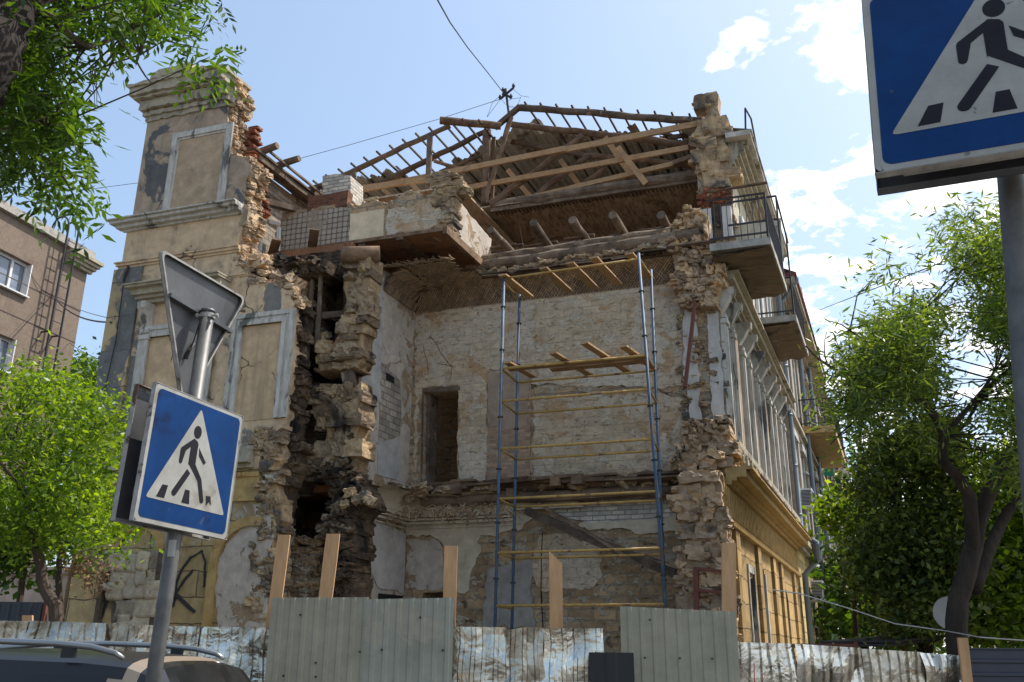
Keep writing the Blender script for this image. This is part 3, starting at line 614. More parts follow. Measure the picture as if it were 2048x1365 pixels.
patch('mortar_patch', [(978,742),(1058,746),(1056,850),(1035,862),(1000,850),(978,858)], m_conc if False else mat('mortar_brown', [(.27,.20,.15),(.33,.25,.19),(.24,.18,.14)], 1.5, bump=.4, bs=9, bd=.02, layers=[((.38,.33,.27),1.8,.6,.66,.004)]), fwall, pr=.034, amp=.04)
mb = MB(); q = doorg; mb.prism([(q[0][0]-.03, 5), (q[1][0]-.03, q[1][1]+.10), (q[2][0]+.05, q[2][1]+.10), (q[2][0]+.05, q[2][1]), (q[1][0], q[1][1]), (q[0][0], 5)], fV(-.03), V*.028)
mb.ubox(q[1][0]-.02, q[1][0]+.1, .12, .5, 5.0, q[1][1]); mb.build('door_frame', m_wood, fwall)
# cracks in the plaster
mb = MB()
for pts in ([(860,672),(872,690),(882,705),(893,722),(905,735)], [(845,690),(848,705),(853,725),(855,745)], [(875,728),(890,732),(905,733)], [(905,735),(903,752),(898,765)]):
    Pp = [Vec((*onV(x+rj(2), y+rj(2), -.02), 0)) for x, y in pts]; mb.tube([W(p.x, -.018, p.y) for p in Pp], .006, 4, .4)
for pts in ([(1085,1065),(1083,1110),(1082,1180),(1086,1255)], [(1000,1140),(1003,1200),(998,1250)]): mb.tube([W(*[c for c in (lambda q: (q[0], -.02, q[1]))(onV(x, y, -.02))]) for x, y in pts], .01, 4, .3)
mb.each('plaster_crack', m_dark, fwall)
# ground storey patches
patch('cream_plaster', [(812,1040),(900,1028),(1040,1016),(1068,1030),(1036,1062),(1000,1066),(962,1070),(955,1085),(962,1104),(952,1118),(940,1150),(938,1172),(928,1188),(895,1184),(886,1150),(890,1095),(875,1078),(812,1072)], m_room_cream, fwall, pr=.03, amp=.05)
patch('grey_infill', [(812,1080),(868,1078),(884,1095),(888,1160),(880,1180),(812,1178)], m_lilac, fwall, pr=.02, amp=.04)
patch('pale_patch', [(1080,1070),(1130,1068),(1200,1090),(1205,1150),(1180,1178),(1080,1182),(1066,1150),(1070,1100)], m_white, fwall, pr=.02, amp=.06)
patch('cement_patch', [(975,1140),(1060,1120),(1070,1255),(965,1255)], mat('cement_grey', [(.25,.235,.215),(.31,.29,.265),(.22,.205,.19)], 1.2, bump=.3, bs=9, bd=.015), fwall, pr=.03, amp=.04)
patch('whitewash_band', [(1080,1014),(1180,1004),(1366,988),(1367,1042),(1250,1052),(1170,1046),(1120,1030)], m_brick_white, fwall, pr=.035, amp=.03)
patch('cornice_remnant', [(1160,1046),(1250,1042),(1368,1030),(1368,1062),(1270,1068),(1245,1056),(1150,1060)], m_room_cream, fwall, pr=.05, amp=.03)
# plaster cornice round the lower room
mb = MB()
zc = onV(900,1048,0)[1]
for (dz, pr, h) in ((0, .10, .05), (.07, .15, .04), (.13, .2, .06), (-.09, .06, .03)):
    mb.prism(ragged([(UC, zc+dz), (UC, zc+dz+h), (onV(1035,1030,0)[0]-dz, zc+dz+h), (onV(1035,1030,0)[0]-.1, zc+dz)], .008, .1, keep=(0,)), fV(-pr), V*pr)
    mb.prism(ragged([(-1.85, zc+dz), (-1.85, zc+dz+h), (-pr, zc+dz+h), (-pr, zc+dz)], .006, .1), fU(UC+pr), U*-pr)
mb.build('plaster_cornice', m_room_cream, fwall)
mb = MB(); n = 8       # cream cove above it
for i in range(n):
    a0, a1 = math.pi/2*i/n, math.pi/2*(i+1)/n; q = lambda a: (-.2-.35*(1-math.cos(a)), zc+.2+.35*math.sin(a))
    (va_, za), (vb_, zb) = q(a0), q(a1); e = -1.9+i*.35
    u1 = 1.0-.25*i+rj(.15)
    mb.poly([W(UC, va_, za), W(UC, vb_, zb), W(u1, vb_, zb), W(u1+.1, va_, za)]); mb.poly([W(UC, va_, za-.0), W(u1+.1, va_+.05, za), W(u1, vb_+.05, zb), W(UC, vb_, zb)])
    mb.poly([W(UC-va_, -1.8, za), W(UC-vb_, -1.8+rj(.1), zb), W(UC-vb_, vb_, zb), W(UC-va_, va_, za)])
mb.build('ceiling_cove', m_room_cream, fwall)
# first floor timbers
fb = MB(); ff = MB()
for (x0, y0, x1, y1, r, v) in ((832,985,1375,955,.13,-.25),(845,1002,1370,982,.12,-.35),(830,975,1060,968,.09,-.15)):
    a = pV(x0, y0, v); b = pV(x1, y1, v); a.z = b.z = (a.z+b.z)/2; ff.log(a, b, r, r*.95, 12)
ff.each('floor_log', m_wood2, B)
for (x, y, l, s) in ((794,988,.5,.34),(920,985,.3,.16),(1000,978,.3,.18),(1030,990,.25,.18),(1120,968,.35,.2),(1165,965,.4,.22)):
    a = pV(x, y, -.35); fb.beam(a, a-V*l, s, s*.9, Z, jit=.01)
for i in range(26):
    a = onV(840+i*21, 968-i*.6+rj(5), -.3); L = .5+rnd()*1.3; q = W(a[0], -.25-rnd()*.35, a[1]-rnd()*.1); fb.beam(q, q+U*L+Z*rj(.05)+V*rj(.1), .1+rnd()*.12, .03+rnd()*.03, Z, jit=.008)
for i in range(20):
    a = onV(845+i*26, 1010-i*.9, -.3); q = W(a[0], -.4+rnd()*.25, a[1]); fb.beam(q, q+U*(.4+rnd())+Z*rj(.04), .08, .025, Z, jit=.008)
fb.build('floor_boards', m_wood2, B)['kind'] = 'stuff'
mb = MB(); mb.ubox(UC-5, UR, .5, 9, 4.7, 4.95); mb.ubox(UC-5.2, UC-.36, -2.2, .5, 4.75, 4.98); mb.build('floor_slab', m_under, B)
mb = MB()
for i in range(70): mb.rock(W(UC-.2+rnd()*6.2, -.5+rnd()*.4, 4.9+rnd()*.14), .15+rnd()*.2, .15+rnd()*.15, .06+rnd()*.08, j=.25, rot=.6)
for i in range(30): mb.rock(W(UC-.1+rnd()*.9, -.9+rnd()*.7, 4.85+rnd()*.18), .15+rnd()*.2, .15+rnd()*.2, .06+rnd()*.1, j=.25, rot=.6)
mb.build('rubble_on_floor', m_rubble, B)['kind'] = 'stuff'
# lath hanging from the torn first-floor ceiling edge
mb = MB()
for i in range(240):
    x = 735+rnd()*300; a = pV(x, 1022-(x-735)*.03+rj(9)+(8 if x < 800 else 0), -.5-rnd()*.7); d = (U*rj(1)+V*rj(.8)-Z*(.15+rnd()*.5)).normalized(); mb.beam(a, a+d*(.15+rnd()*.25), .022, .008, Z)
mb.build('broken_lath', m_lath, B)['kind'] = 'stuff'
# lath cove and ceiling over the tall room
mb = MB(); prof = []; n = 7
for i in range(n+1): a = math.pi/2*i/n; prof.append((-.02-.45*(1-math.cos(a)), 9.22+.48*math.sin(a)))
prof.append((-1.0, 9.71)); prof.append((-1.5, 9.72))
cut = {7: 3.05, 8: -.75, 9: -1.35}
for i in range(len(prof)-1):
    (v0, z0), (v1, z1) = prof[i], prof[i+1]; u1a = UR-.02 if i < 7 else (-1.1 if i == 7 else -1.35); u0a = UC+min(.45, -v0); u0b = UC+min(.45, -v1)
    if i >= 7: u0a = u0b = UC+.45
    m_ = 14
    for k in range(m_):
        t0, t1 = k/m_, (k+1)/m_; w0 = -.04 if i >= 7 and k == m_-1 else 0
        mb.poly([W(u0a+(u1a-u0a)*t0, v0, z0), W(u0a+(u1a-u0a)*t1, v0, z0), W(u0b+(u1a-u0b)*t1, v1, z1+rj(.01)), W(u0b+(u1a-u0b)*t0, v1, z1+rj(.01))])
# left cove
for i in range(7):
    (v0, z0), (v1, z1) = prof[i], prof[i+1]; mb.poly([W(UC-v0, -1.5, z0), W(UC-v0, v0, z0), W(UC-v1, v1, z1), W(UC-v1, -1.5, z1)])
cove = mb.build('lath_ceiling', m_lathgap, B)
mb = MB()
def lathpts(i, t): (v0, z0), (v1, z1) = prof[i], prof[i+1]; return v0+(v1-v0)*t, z0+(z1-z0)*t
def surf(u, s):      # s along profile 0..9
    s = min(max(s, 0), 8.999); i = int(s); v, z = lathpts(i, s-i); return W(u, v-.012, z-.014)
arc = [0]
for i in range(9): arc.append(arc[-1]+math.hypot(prof[i+1][0]-prof[i][0], prof[i+1][1]-prof[i][1]))
def s_of(a):
    for i in range(9):
        if a <= arc[i+1]: return i+(a-arc[i])/(arc[i+1]-arc[i])
    return 8.99
for d in (1, -1):
    u = UC-2.5
    while u < UR+2.5:
        a0 = 0
        while a0 < arc[-1]-.02:
            a1 = min(a0+.16, arc[-1]); s0, s1 = s_of(a0), s_of(a1); a_u = u+d*a0*.8+rj(.008); b_u = u+d*a1*.8+rj(.008)
            lim = UR if s1 <= 7 else (-1.1 if s1 < 8 else -1.35); vv = -lathpts(min(int(s0), 8), 0)[0]
            if UC+min(vv, .45) < min(a_u, b_u) and max(a_u, b_u) < lim and noise.noise(Vec((a_u*1.3, a0*3, d))) > -.32: mb.beam(surf(a_u, s0)-Z*(.006 if d > 0 else 0), surf(b_u, s1)-Z*(.006 if d > 0 else 0), .022, .008, Z)
            a0 = a1
        u += .062
for k in range(46):   # on the left cove
    v = -1.5+k*.032
    for i in range(0, 7, 2):
        (v0, z0), (v1, z1) = prof[i], prof[min(i+2, 7)]
        if v < v1: mb.beam(W(UC-v0+.012, v, z0-.01), W(UC-v1+.012, min(v+.1, v1), z1-.014), .018, .008, Z)
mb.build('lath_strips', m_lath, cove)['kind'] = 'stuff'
mb = MB()
for i in range(120): x = 740+rnd()*170; a = W(UC+.1+rnd()*1.6, -1.5-rnd()*.05, 9.71+rnd()*.03); mb.beam(a, a+(V*-1+U*rj(.8)-Z*rnd()*.3).normalized()*(.1+rnd()*.2), .018, .008, Z)
mb.build('broken_lath', m_lath, cove)['kind'] = 'stuff'
# second floor: two big logs, joists, boards
la = pV(935,532,-.15); lb = pV(1400,478,-.15); zz_ = (la.z+lb.z)/2; la.z = zz_-.05; lb.z = zz_+.05
mb = MB(); mb.log(la, lb, .15, .16, 14, .05); la2 = la+Z*.20+V*.12; lb2 = lb+Z*.22+V*.12; mb.log(la2-U*.1, lb2, .13, .14, 14, .05); mb.log(la-Z*.24+V*.05+U*.2, lb-Z*.2+V*.05, .10, .1, 12, .05); mb.each('floor_log', m_wood, B)
mb = MB()
jz = 10.66
for (x0, y0, x1, y1, r) in ((1225,430,1255,480,.095),(1145,440,1180,492,.095),(1066,446,1103,500,.095),(981,460,1028,508,.085),(1322,430,1345,474,.095)):
    a = pZ(x0, y0, jz); b = pZ(x1, y1, jz-.1); mb.log(a, b+(b-a)*.2, r, r*.95, 12, .05)
mb.each('sawn_joist', m_wood, B)
mb = MB(); a = pV(940,512,.6); b = pV(1345,468,.6); a.z = b.z = (a.z+b.z)/2; mb.beam(a, b, .05, .16, Z, jit=.015); a2 = a-Z*.2+V*.5; b2 = b-Z*.2+V*.5; mb.beam(a2, b2, .2, .2, Z, jit=.02)
for i in range(14): t = i/14; q = a.lerp(b, t)+Z*(.02+rj(.04))-V*rnd()*.3; mb.beam(q, q+U*(.3+rnd()*.8)+Z*rj(.04), .1, .025, Z, jit=.01)
for i in range(22): t = rnd(); q = la.lerp(lb, t)-Z*(.3+rnd()*.12)-V*(.1+rnd()*.2); mb.beam(q, q+U*(.4+rnd()*.9)+Z*rj(.03), .12, .025, Z, jit=.01)
mb.build('edge_boards', m_wood, B)['kind'] = 'stuff'
mb = MB()
for i in range(90): t = rnd(); q = la.lerp(lb, t)+Z*(-.16-rnd()*.12)-V*rnd()*.25; mb.rock(q, .1+rnd()*.16, .12, .05+rnd()*.06, j=.3, rot=.6)
mb.build('clinging_plaster', m_rubble, B)['kind'] = 'stuff'
# cantilevered plank floor on the left
zs = 10.14
fl_ = [onZ(560,512,zs), onZ(890,467,zs), onZ(945,524,zs)]
e0, e1, e2 = fl_
mb = MB(); n = 13
for i in range(n):
    v0 = -2.02+i*.15; x0 = -5.6 if v0 < -1.7 else UC-2.4
    mb.ubox(-5.55, -1.3+rj(.02), v0, v0+.145, zs, zs+.05)
pf = mb.build('plank_floor', m_under, B)
mb = MB(); mb.ubox(-1.34, -1.24, -2.04, .1, zs-.05, zs+.12); mb.ubox(-5.6, -1.34, -2.08, -2.03, zs+.0, zs+.08)
mb.build('floor_trim', m_wood2, pf)
mb = MB()
for (x, y, L, s) in ((805,477,.5,.17),(728,490,.35,.17),(655,500,.25,.14)): a = pZ(x, y, zs+.02); mb.beam(a-V*.12, a+V*2.0, s, s, Z, jit=.008)
mb.beam(W(-4.4, -2.1, zs+.05), W(-4.1, -2.5, zs+.25), .2, .04, Z); mb.beam(W(-5.4, -2.1, zs+.02), W(-5.1, -2.4, zs+.2), .2, .04, Z)
mb.each('floor_joist', m_wood2, pf)
# dark rooms behind: slabs, partitions
mb = MB(); mb.ubox(UC-5.2, UR, .55, 9, 10.0, 10.2); mb.ubox(UC-5.2, UC-.4, -2.2, .5, 9.95, 10.12); mb.build('floor_slab', m_under, B)
mb = MB(); mb.ubox(UC-5.2, UR+.2, 4.2, 4.5, 0, 9.99); mb.ubox(-1.55, -1.4, .56, 4.19, 4.96, 9.99); mb.ubox(-5.9, -5.6, -2.79, -.01, 0, 9.9); mb.build('inner_partition', m_rubble, B)
# fallen dark beam lying across the lower room
mb = MB(); a = pV(1050,1022,-.55); b = pV(1350,1148,-.75); mb.beam(a, b, .1, .16, Z, jit=.015); mb.beam(a+Z*.13+U*.3, b+Z*.13-U*.6, .12, .05, Z, jit=.02)
for i in range(30): t = rnd(); q = a.lerp(b, t)+Z*(rj(.1)); mb.beam(q, q+(b-a).normalized()*(.2+rnd()*.5)+Z*rj(.05), .06, .02, Z)
solo(mb, 'fallen_beam', m_wood, 'dark split beam fallen aslant across the lower room behind the scaffold', 'beam')
# -------------------------------------------------- top storey
hw = BV([(562,512),(560,455),(572,428),(600,420),(655,412),(700,405),(712,418),(745,400),(770,412),(800,392),(835,388),(855,398),(870,372),(903,370),(910,480),(900,500),(760,520)], -1.7)
hw = [(-5.6, 10.2), (-5.55, hw[2][1]+.05)]+hw[3:14]+[(-1.32, 10.2)]
wallV('stub_partition', hw, -1.7, .35, m_rubble, amp=.03, keep=(0,), step=.1)
def honey(name):
    b = NB(name); s_ = b.n('ShaderNodeVectorMath', operation='SCALE'); b.l(b.tc.outputs['UV'], s_.inputs[0]); s_.inputs['Scale'].default_value = 7.6
    dn = b.n('ShaderNodeTexNoise'); b.l(b.tc.outputs['UV'], dn.inputs['Vector']); dn.inputs['Scale'].default_value = 5
    ad = b.n('ShaderNodeVectorMath', operation='MULTIPLY_ADD'); b.l(dn.outputs[1], ad.inputs[0]); ad.inputs[1].default_value = (.22, .22, 0); b.l(s_.outputs[0], ad.inputs[2])
    f = b.n('ShaderNodeVectorMath', operation='FRACTION'); b.l(ad.outputs[0], f.inputs[0])
    q = b.n('ShaderNodeVectorMath', operation='SUBTRACT'); b.l(f.outputs[0], q.inputs[0]); q.inputs[1].default_value = (.5, .5, 0)
    x = b.n('ShaderNodeSeparateXYZ'); b.l(q.outputs[0], x.inputs[0]); cb = b.n('ShaderNodeCombineXYZ'); b.l(x.outputs[0], cb.inputs[0]); b.l(x.outputs[1], cb.inputs[1])
    ln = b.n('ShaderNodeVectorMath', operation='LENGTH'); b.l(cb.outputs[0], ln.inputs[0])
    m = b.rng(b.math('ADD', b.math('MULTIPLY', ln.outputs['Value'], .5), b.math('MULTIPLY', b.math('MAXIMUM', b.math('ABSOLUTE', x.outputs[0]), b.math('ABSOLUTE', x.outputs[1])), .55)), .425, .49); c = b.mix(m, b.ramp(b.noise(2.5, 6), [(.35, (.30, .26, .21)), (.65, (.40, .35, .285))]), (.16, .13, .10))
    c = b.mix(b.rng(b.noise(1.3, 5), .55, .62), c, (.30, .25, .19)); b.l(c, b.p.inputs['Base Color'])
    b.l(b.bump(b.noise(20, 6, .7), .4, .02, b.bump(b.math('MULTIPLY', m, -1), 1, .02)), b.p.inputs['Normal']); b.p.inputs['Roughness'].default_value = .9; return b.m
m_honey = honey('tile_adhesive_dots')
patch('tile_glue_patch', [(566,508),(566,440),(600,425),(690,415),(700,425),(698,492)], m_honey, B, -1.7, .02, .02)
patch('cream_wall_patch', [(700,428),(768,418),(766,478),(698,487)], mat('cream_paint', [(.60,.49,.34),(.66,.55,.39),(.57,.465,.33)], .8, bump=.1, bs=6, bd=.005, layers=[((.30,.2,.1),2.5,.68,.74,0,(1,1,.4))]), B, -1.7, .03, .012)
patch('flaking_wall', [(775,418),(880,404),(884,462),(772,478)], m_white, B, -1.7, .022, .03)
mb = MB(); top = BV([(600,420),(655,412),(700,405),(712,418),(745,400),(770,412),(800,392),(835,388),(855,398),(872,376),(905,372)], -1.7)
rubble_edge(mb, top, -1.7, -1.3, .16, 0, 1.2)
pc = BV([(868,360),(900,354),(926,376),(940,392),(905,410),(885,500),(905,500),(912,420),(880,372)], -1.7)
for i in range(9): mb.rock(W(-1.5+rj(.12), -1.5, 11.2+i*.06+rj(.02)), .5, .45, .09, j=.12, rot=.05)
blocks(mb, [(-1.6, 10.2), (-1.6, 11.3), (-1.28, 11.3), (-1.28, 10.2)], -1.74, .42, .3, .18, jit=.08, vj=.01, rot=.03)
for (x, y, s) in ((873,362,.28),(890,358,.3),(905,362,.26),(918,374,.28),(930,385,.22)): mb.rock(pV(x, y, -1.5), s*1.3, s*1.2, s*.8, j=.2, rot=.2)
mb.build('broken_top', m_stone, B)['kind'] = 'stuff'
mb = MB(); q = pV(648,400,-1.5); mb.beam(pV(620,412,-1.6), pV(700,402,-1.6), .4, .22, V, jit=.02); mb.build('brick_shelf', mat('brick_shelf_red', [(.13,.05,.035),(.19,.08,.05),(.1,.045,.035)], 2, bump=.7, bs=16, bd=.02, brick=(.26,.08,.012,.02,(.16,.12,.09))), B)
wallU('upper_return_wall', [(-1.69, 10.2), (.4, 10.2), (.4, 11.05), (-.6, 11.1), (-1.69, 11.25)], -1.3, -.3, m_lilac, amp=.025)
# whitewashed chimney
mb = MB(); ch = BV([(645,400),(645,352),(672,348),(701,352),(701,402)], -1.35)
mb.prism(ragged([ch[0], ch[1], ch[2], ch[3], ch[4]], .012, .1), fV(-1.35), V*.55)
mb.build('whitewashed_chimney', m_brick_white, B)
# attic side wall with its eave logs, window below
sp = pxU([(507,430),(507,336),(520,336),(606,402),(600,412)], -5.9); sp = [(-2.79, 10.2), (-2.79, onU(507,332,-5.9)[1]), (1.5, onU(507,332,-5.9)[1]+.0), (1.5, 10.2)]
wb = onU(503,512,-5.88); wt_ = onU(503,440,-5.88); wr = onU(545,520,-5.88)
wh = [(-2.6, 10.3), (-2.6, 11.25), (-1.95, 11.25), (-1.95, 10.3)]
sw = wallU('attic_side_wall', sp, -5.9, -.35, m_brick_grey, holes=(wh,))
mb = MB()
for (a, b_) in (((-2.6, 10.3), (-2.6, 11.25)), ((-1.95, 10.3), (-1.95, 11.25)), ((-2.6, 11.25), (-1.95, 11.25)), ((-2.6, 10.3), (-1.95, 10.3)), ((-2.6, 10.85), (-1.95, 10.85))): mb.beam(W(-5.86, *a), W(-5.86, *b_), .07, .07, U)
wf = mb.build('window', m_pvc, B)
mb = MB(); mb.ubox(-5.9, -5.88, -2.58, -1.97, 10.3, 11.24); mb.build('pane', flat('pane_sky', (.25,.32,.36), .15, 0, 0, .1, .6), wf)
mb = MB(); z = sp[1][1]
mb.beam(W(-5.75, -2.9, z+.12), W(-5.75, 1.6, z+.12), .5, .05, Z, jit=.01); mb.beam(W(-5.6, -2.7, z+.02), W(-5.6, 1.6, z+.0), .12, .14, Z, jit=.012); mb.beam(W(-5.35, -2.6, z+.16), W(-5.35, 1.5, z+.1), .05, .05, Z)
for v, l in ((-2.55, .42), (-1.9, .55), (-.6, .4)): mb.log(W(-6.1, v, z+.16), W(-5.85+l+.25, v-.05, z+.3), .09, .085, 10)
mb.beam(W(-5.8, -2.7, 11.35), W(-5.2, -1.6, 11.45), .16, .14, Z, jit=.01); mb.beam(W(-5.85, -2.7, 11.8), W(-5.85, -1.2, 11.8), .1, .12, Z, jit=.01)
mb.each('eave_timber', m_wood, B)
mb = MB(); mb.beam(pV(558,455,-1.9), pV(556,505,-1.9), .07, .07, V); mb.beam(pV(540,444,-1.9), pV(560,448,-1.9), .06, .06, V); mb.each('white_rail', m_pvc, B)
# reed ceiling of the top storey and its edge beams
zc2 = 13.5
ca = pV(982,424,3.4); cb_ = pV(1394,358,3.4); ca.z = cb_.z = zc2+.08
mb = MB(); mb.ubox(-2.7, UR+.1, 3.3, 10, zc2, zc2+.03); mb.ubox(-6.2, -2.7, 1.5, 10, zc2-.25, zc2-.2); mb.ubox(-6.2, -2.6, 3.3, 10, zc2+.001, zc2+.035); rc = mb.build('reed_ceiling', m_reed2, B)
mb = MB(); mb.log(ca-Z*.0, cb_, .13, .15, 12); mb.beam(ca-Z*.16, cb_-Z*.16, .1, .1, Z, jit=.01)
u = -2.6
while u < 3: mb.beam(W(u, 3.35, zc2-.03), W(u+.02, 3.75+rnd()*.1, zc2-.03), .035, .03, Z); u += .11
mb.build('ceiling_beam', m_wood, rc)
mb = MB()
for (x0, y0, x1, y1) in ((1035,430,1018,490),(995,440,988,462)): a = pZ(x0, y0, zc2); mb.tube([a, a-Z*1.2+U*rj(.3)], .01, 4)
for i in range(900): u_ = -2.6+rnd()*5.6; v_ = 3.4+rnd()*3.4; a = W(u_, v_, zc2-.012); mb.beam(a, a+V*(.1+rnd()*.3)+U*rj(.03)-Z*rnd()*.015, .014, .01, Z)
mb.build('hanging_reeds', m_lath, rc)['kind'] = 'stuff'
# ================================================================= roof
RV = 3.3
rf = MB(); T = lambda x, y, v=RV: pV(x, y, v)
apex = T(1040,216); rend = T(1402,243,3.3); ridge_l = T(1000,250)
mb = MB(); mb.log(apex, rend, .1, .1, 10); mb.build('ridge_beam', m_wood, B)
mb = MB()
mb.log(T(1002,253,2.9), T(880,241,2.3), .105, .115, 12, .04); mb.beam(T(990,256,3.1), apex+Z*.03, .16, .12, Z, jit=.01); mb.each('ridge_log', m_wood2, B)
mb = MB()
mb.log(T(592,396,2.7), T(900,252,2.7), .085, .075, 10); mb.log(T(745,375,3.6), T(975,262,3.6), .09, .08, 8); mb.log(T(1015,248,3.9), T(1400,292,4.0), .09, .10, 10)
mb.log(T(1015,282,4.9), T(1170,312,4.9), .09, .08, 8); mb.log(T(1170,312,4.9), T(1400,332,4.9), .09, .09, 8); mb.each('rafter', m_wood2, B)
# battens running back from the torn verge
mb = MB(); nR = 11
for i in range(nR):
    t = (i+.4)/nR; a = apex.lerp(rend, t)+Z*.13; a2 = a-V*.12; mb.beam(a2, a+V*6.9, .048, .045, Z)
for i in range(12):
    t = (i+.5)/12; a = T(592,390,2.7).lerp(T(900,248,2.7), t)+Z*.13-V*.1; mb.beam(a, a+V*7, .048, .045, Z)
for x, y in ((895,236),(925,238),(957,240)): a = T(x, y, 2.4); mb.beam(a, a+V*7, .048, .045, Z)
mb.each('roof_batten', m_batten, B)
def sheet(P00, P10, P11, P01, name, nw=26, amp=.028, m=m_slate, rag=True):
    """corrugated sheet roof: waves run from the 0-edge to the 1-edge"""
    mb = MB(); k = 0; nx = nw*6; ny = 10; g = []
    nrm = (P10-P00).cross(P01-P00).normalized()
    for j in range(ny+1):
        row = []
        for i in range(nx+1):
            s, t = i/nx, j/ny; p = (P00*(1-s)+P10*s)*(1-t)+(P01*(1-s)+P11*s)*t
            if rag and j == 0: p = p+(P01-P00).normalized()*(.45*noise.noise(Vec((int(i/8)*1.7, 2.2, 0)))+.2)
            p = p+nrm*(amp*math.sin(2*math.pi*s*nw)+(.012 if j % 3 == 0 else 0)); row.append(len(mb.v)); mb.v.append(tuple(p))
        g.append(row)
    for j in range(ny):
        for i in range(nx): mb.f.append((g[j][i], g[j][i+1], g[j+1][i+1], g[j+1][i]))
    return mb.build(name, m, B, True)
up_ = Z*.17
sheet(apex+V*1.25+up_-U*.3, rend+V*1.1+up_+U*.2, rend+V*7.0+up_+U*.2-Z*.1, apex+V*7.0+up_-U*.3+Z*.0, 'roof_sheet', 30)
A0 = T(592,390,2.7); A1 = T(900,248,2.7)
sheet(A0-(A1-A0)*.05+V*.12+up_, A0.lerp(A1, .56)+V*.9+up_, A0.lerp(A1, .56)+V*7+up_, A0-(A1-A0)*.05+V*7+up_, 'roof_sheet', 26)
sheet(A0.lerp(A1, .54)+V*1.9+up_, A0.lerp(A1, 1.42)+V*1.5+up_, A0.lerp(A1, 1.42)+V*7+up_, A0.lerp(A1, .54)+V*7+up_, 'roof_sheet', 20)
# truss members: new sawn timber and old round timber
mb = MB()
mb.beam(T(600,392,2.5), T(870,358,2.5), .07, .15, Z); mb.beam(T(700,385,2.35), T(1130,298,2.9), .07, .16, Z); mb.beam(T(1100,306,2.95), T(1402,247,3.2), .07, .17, Z)
mb.beam(T(925,378,3.2), T(1392,293,3.3), .07, .15, Z); mb.beam(T(1010,408,3.4), T(1392,318,3.4), .1, .13, Z)
mb.beam(T(1235,295,3.1), T(1292,368,3.25), .16, .06, V); mb.beam(T(1210,275,3.9), T(1262,350,4.0), .16, .06, V); mb.beam(T(1120,320,3.9), T(1158,370,4.0), .14, .06, V); mb.beam(T(1015,340,3.9), T(1065,400,4.0), .14, .06, V)
mb.beam(T(815,360,3.4), T(850,396,3.4), .13, .06, V); mb.beam(T(765,378,3.4), T(800,410,3.4), .13, .06, V); mb.beam(T(715,388,3.2), T(735,420,3.2), .12, .06, V)
mb.each('new_truss_timber', m_new, B)
mb = MB()
mb.beam(T(708,345,2.3), T(704,402,2.3), .14, .06, V); mb.beam(T(860,268,2.6), T(856,382,2.2), .15, .07, V); mb.each('upright_stud', m_wood2, B)
mb = MB()
mb.log(T(974,262,3.3), T(970,410,3.3), .12, .11, 10); mb.beam(T(988,275,3.4), T(984,405,3.4), .1, .06, V); mb.log(T(1022,235,3.25), T(968,405,3.2), .075, .07, 8)
mb.log(T(980,410,3.3), T(1165,272,3.6), .1, .08, 9); mb.log(T(1055,405,3.4), T(1180,310,3.8), .09, .08, 9); mb.log(T(1125,395,4.1), T(1210,338,4.3), .07, .07, 8)
mb.log(T(918,338,3.2), T(868,322,2.9), .06, .06, 8); mb.log(T(880,345,4.2), T(960,312,4.2), .07, .06, 8)
mb.beam(T(1345,328,3.2), T(1398,310,3.2), .2, .12, Z, jit=.02); mb.beam(T(1378,292,3.05), T(1412,300,3.05), .3, .1, Z, jit=.02)
mb.each('old_truss_timber', m_wood2, B)
# torn stub of a rafter and odd slats sticking up
mb = MB()
for (x0, y0, x1, y1) in ((1258,252,1272,272),(1265,250,1280,270),(1340,275,1400,268),(1300,262,1340,268)): mb.beam(T(x0, y0, 4.0), T(x1, y1, 4.2), .12, .06, V, jit=.02)
mb.each('splintered_stub', m_wood2, B)
# attic back wall so that the loft ends in the dark
mb = MB(); mb.prism([(-8.8,12.5),(-8.8,14.6),(-3.2,15.8),(-1.8,16.5),(3.3,15.0),(3.3,12.5)], fV(9.9), V*.3); mb.build('attic_back_wall', m_rubble, B)
# roof-top wire pole
rp = empty('roof_wire_pole', T(1018,222,3.4), 'small dark crossarm pole with tangled wires on the roof ridge', 'utility pole')
mb = MB(); b0 = T(1018,224,3.4); t0 = T(1011,178,3.4); mb.tube([b0-Z*.1, t0], .035, 8); mb.build('pole', m_iron, rp)
for (x0, y0, x1, y1) in ((1000,199,1027,176),(1006,184,1022,197)):
    mb = MB(); a, b_ = T(x0, y0, 3.4), T(x1, y1, 3.4); mb.beam(a, b_, .05, .05, Z); 
    for q in (a, b_, a.lerp(b_, .25)): mb.tube([q, q+Z*.07, q+Z*.14], [.03, .05, .025], 8)
    mb.build('crossarm', m_iron, rp)
def wire(name, pts, r, m, label, cat='wire', group=None, sag=0, parent=None):
    P = []
    for a, b_ in zip(pts, pts[1:]):
        n = max(4, int((b_-a).length/.5))
        for i in range(n): t = i/n; P.append(a.lerp(b_, t)-Z*(sag*4*t*(1-t)))
    P.append(pts[-1]); mb = MB(); mb.tube(P, r, 5)
    if parent: return mb.build(name, m, parent)
    return solo(mb, name, m, label, cat, group)
for pts in ([(1027,180),(1042,192),(1058,195)], [(1042,194),(1036,208),(1030,216),(1022,212)], [(1004,200),(1010,208),(1024,216)], [(998,194),(985,205),(974,235)], [(1000,200),(988,216),(974,235)], [(1012,205),(1024,198),(1042,196)]):
    wire('loose_wire', [T(x, y, 3.4) for x, y in pts], .006, m_iron, '', parent=rp)
m_cable = flat('cable_black', (.02, .02, .022), .6)
wire('overhead_cable', [pY(865,-18,9), pY(900,45,12), pY(935,95,15), pY(975,145,18), pY(1006,185,21.3)], .011, m_cable, 'dark overhead cable rising steeply from the roof pole to the top edge', 'cable')
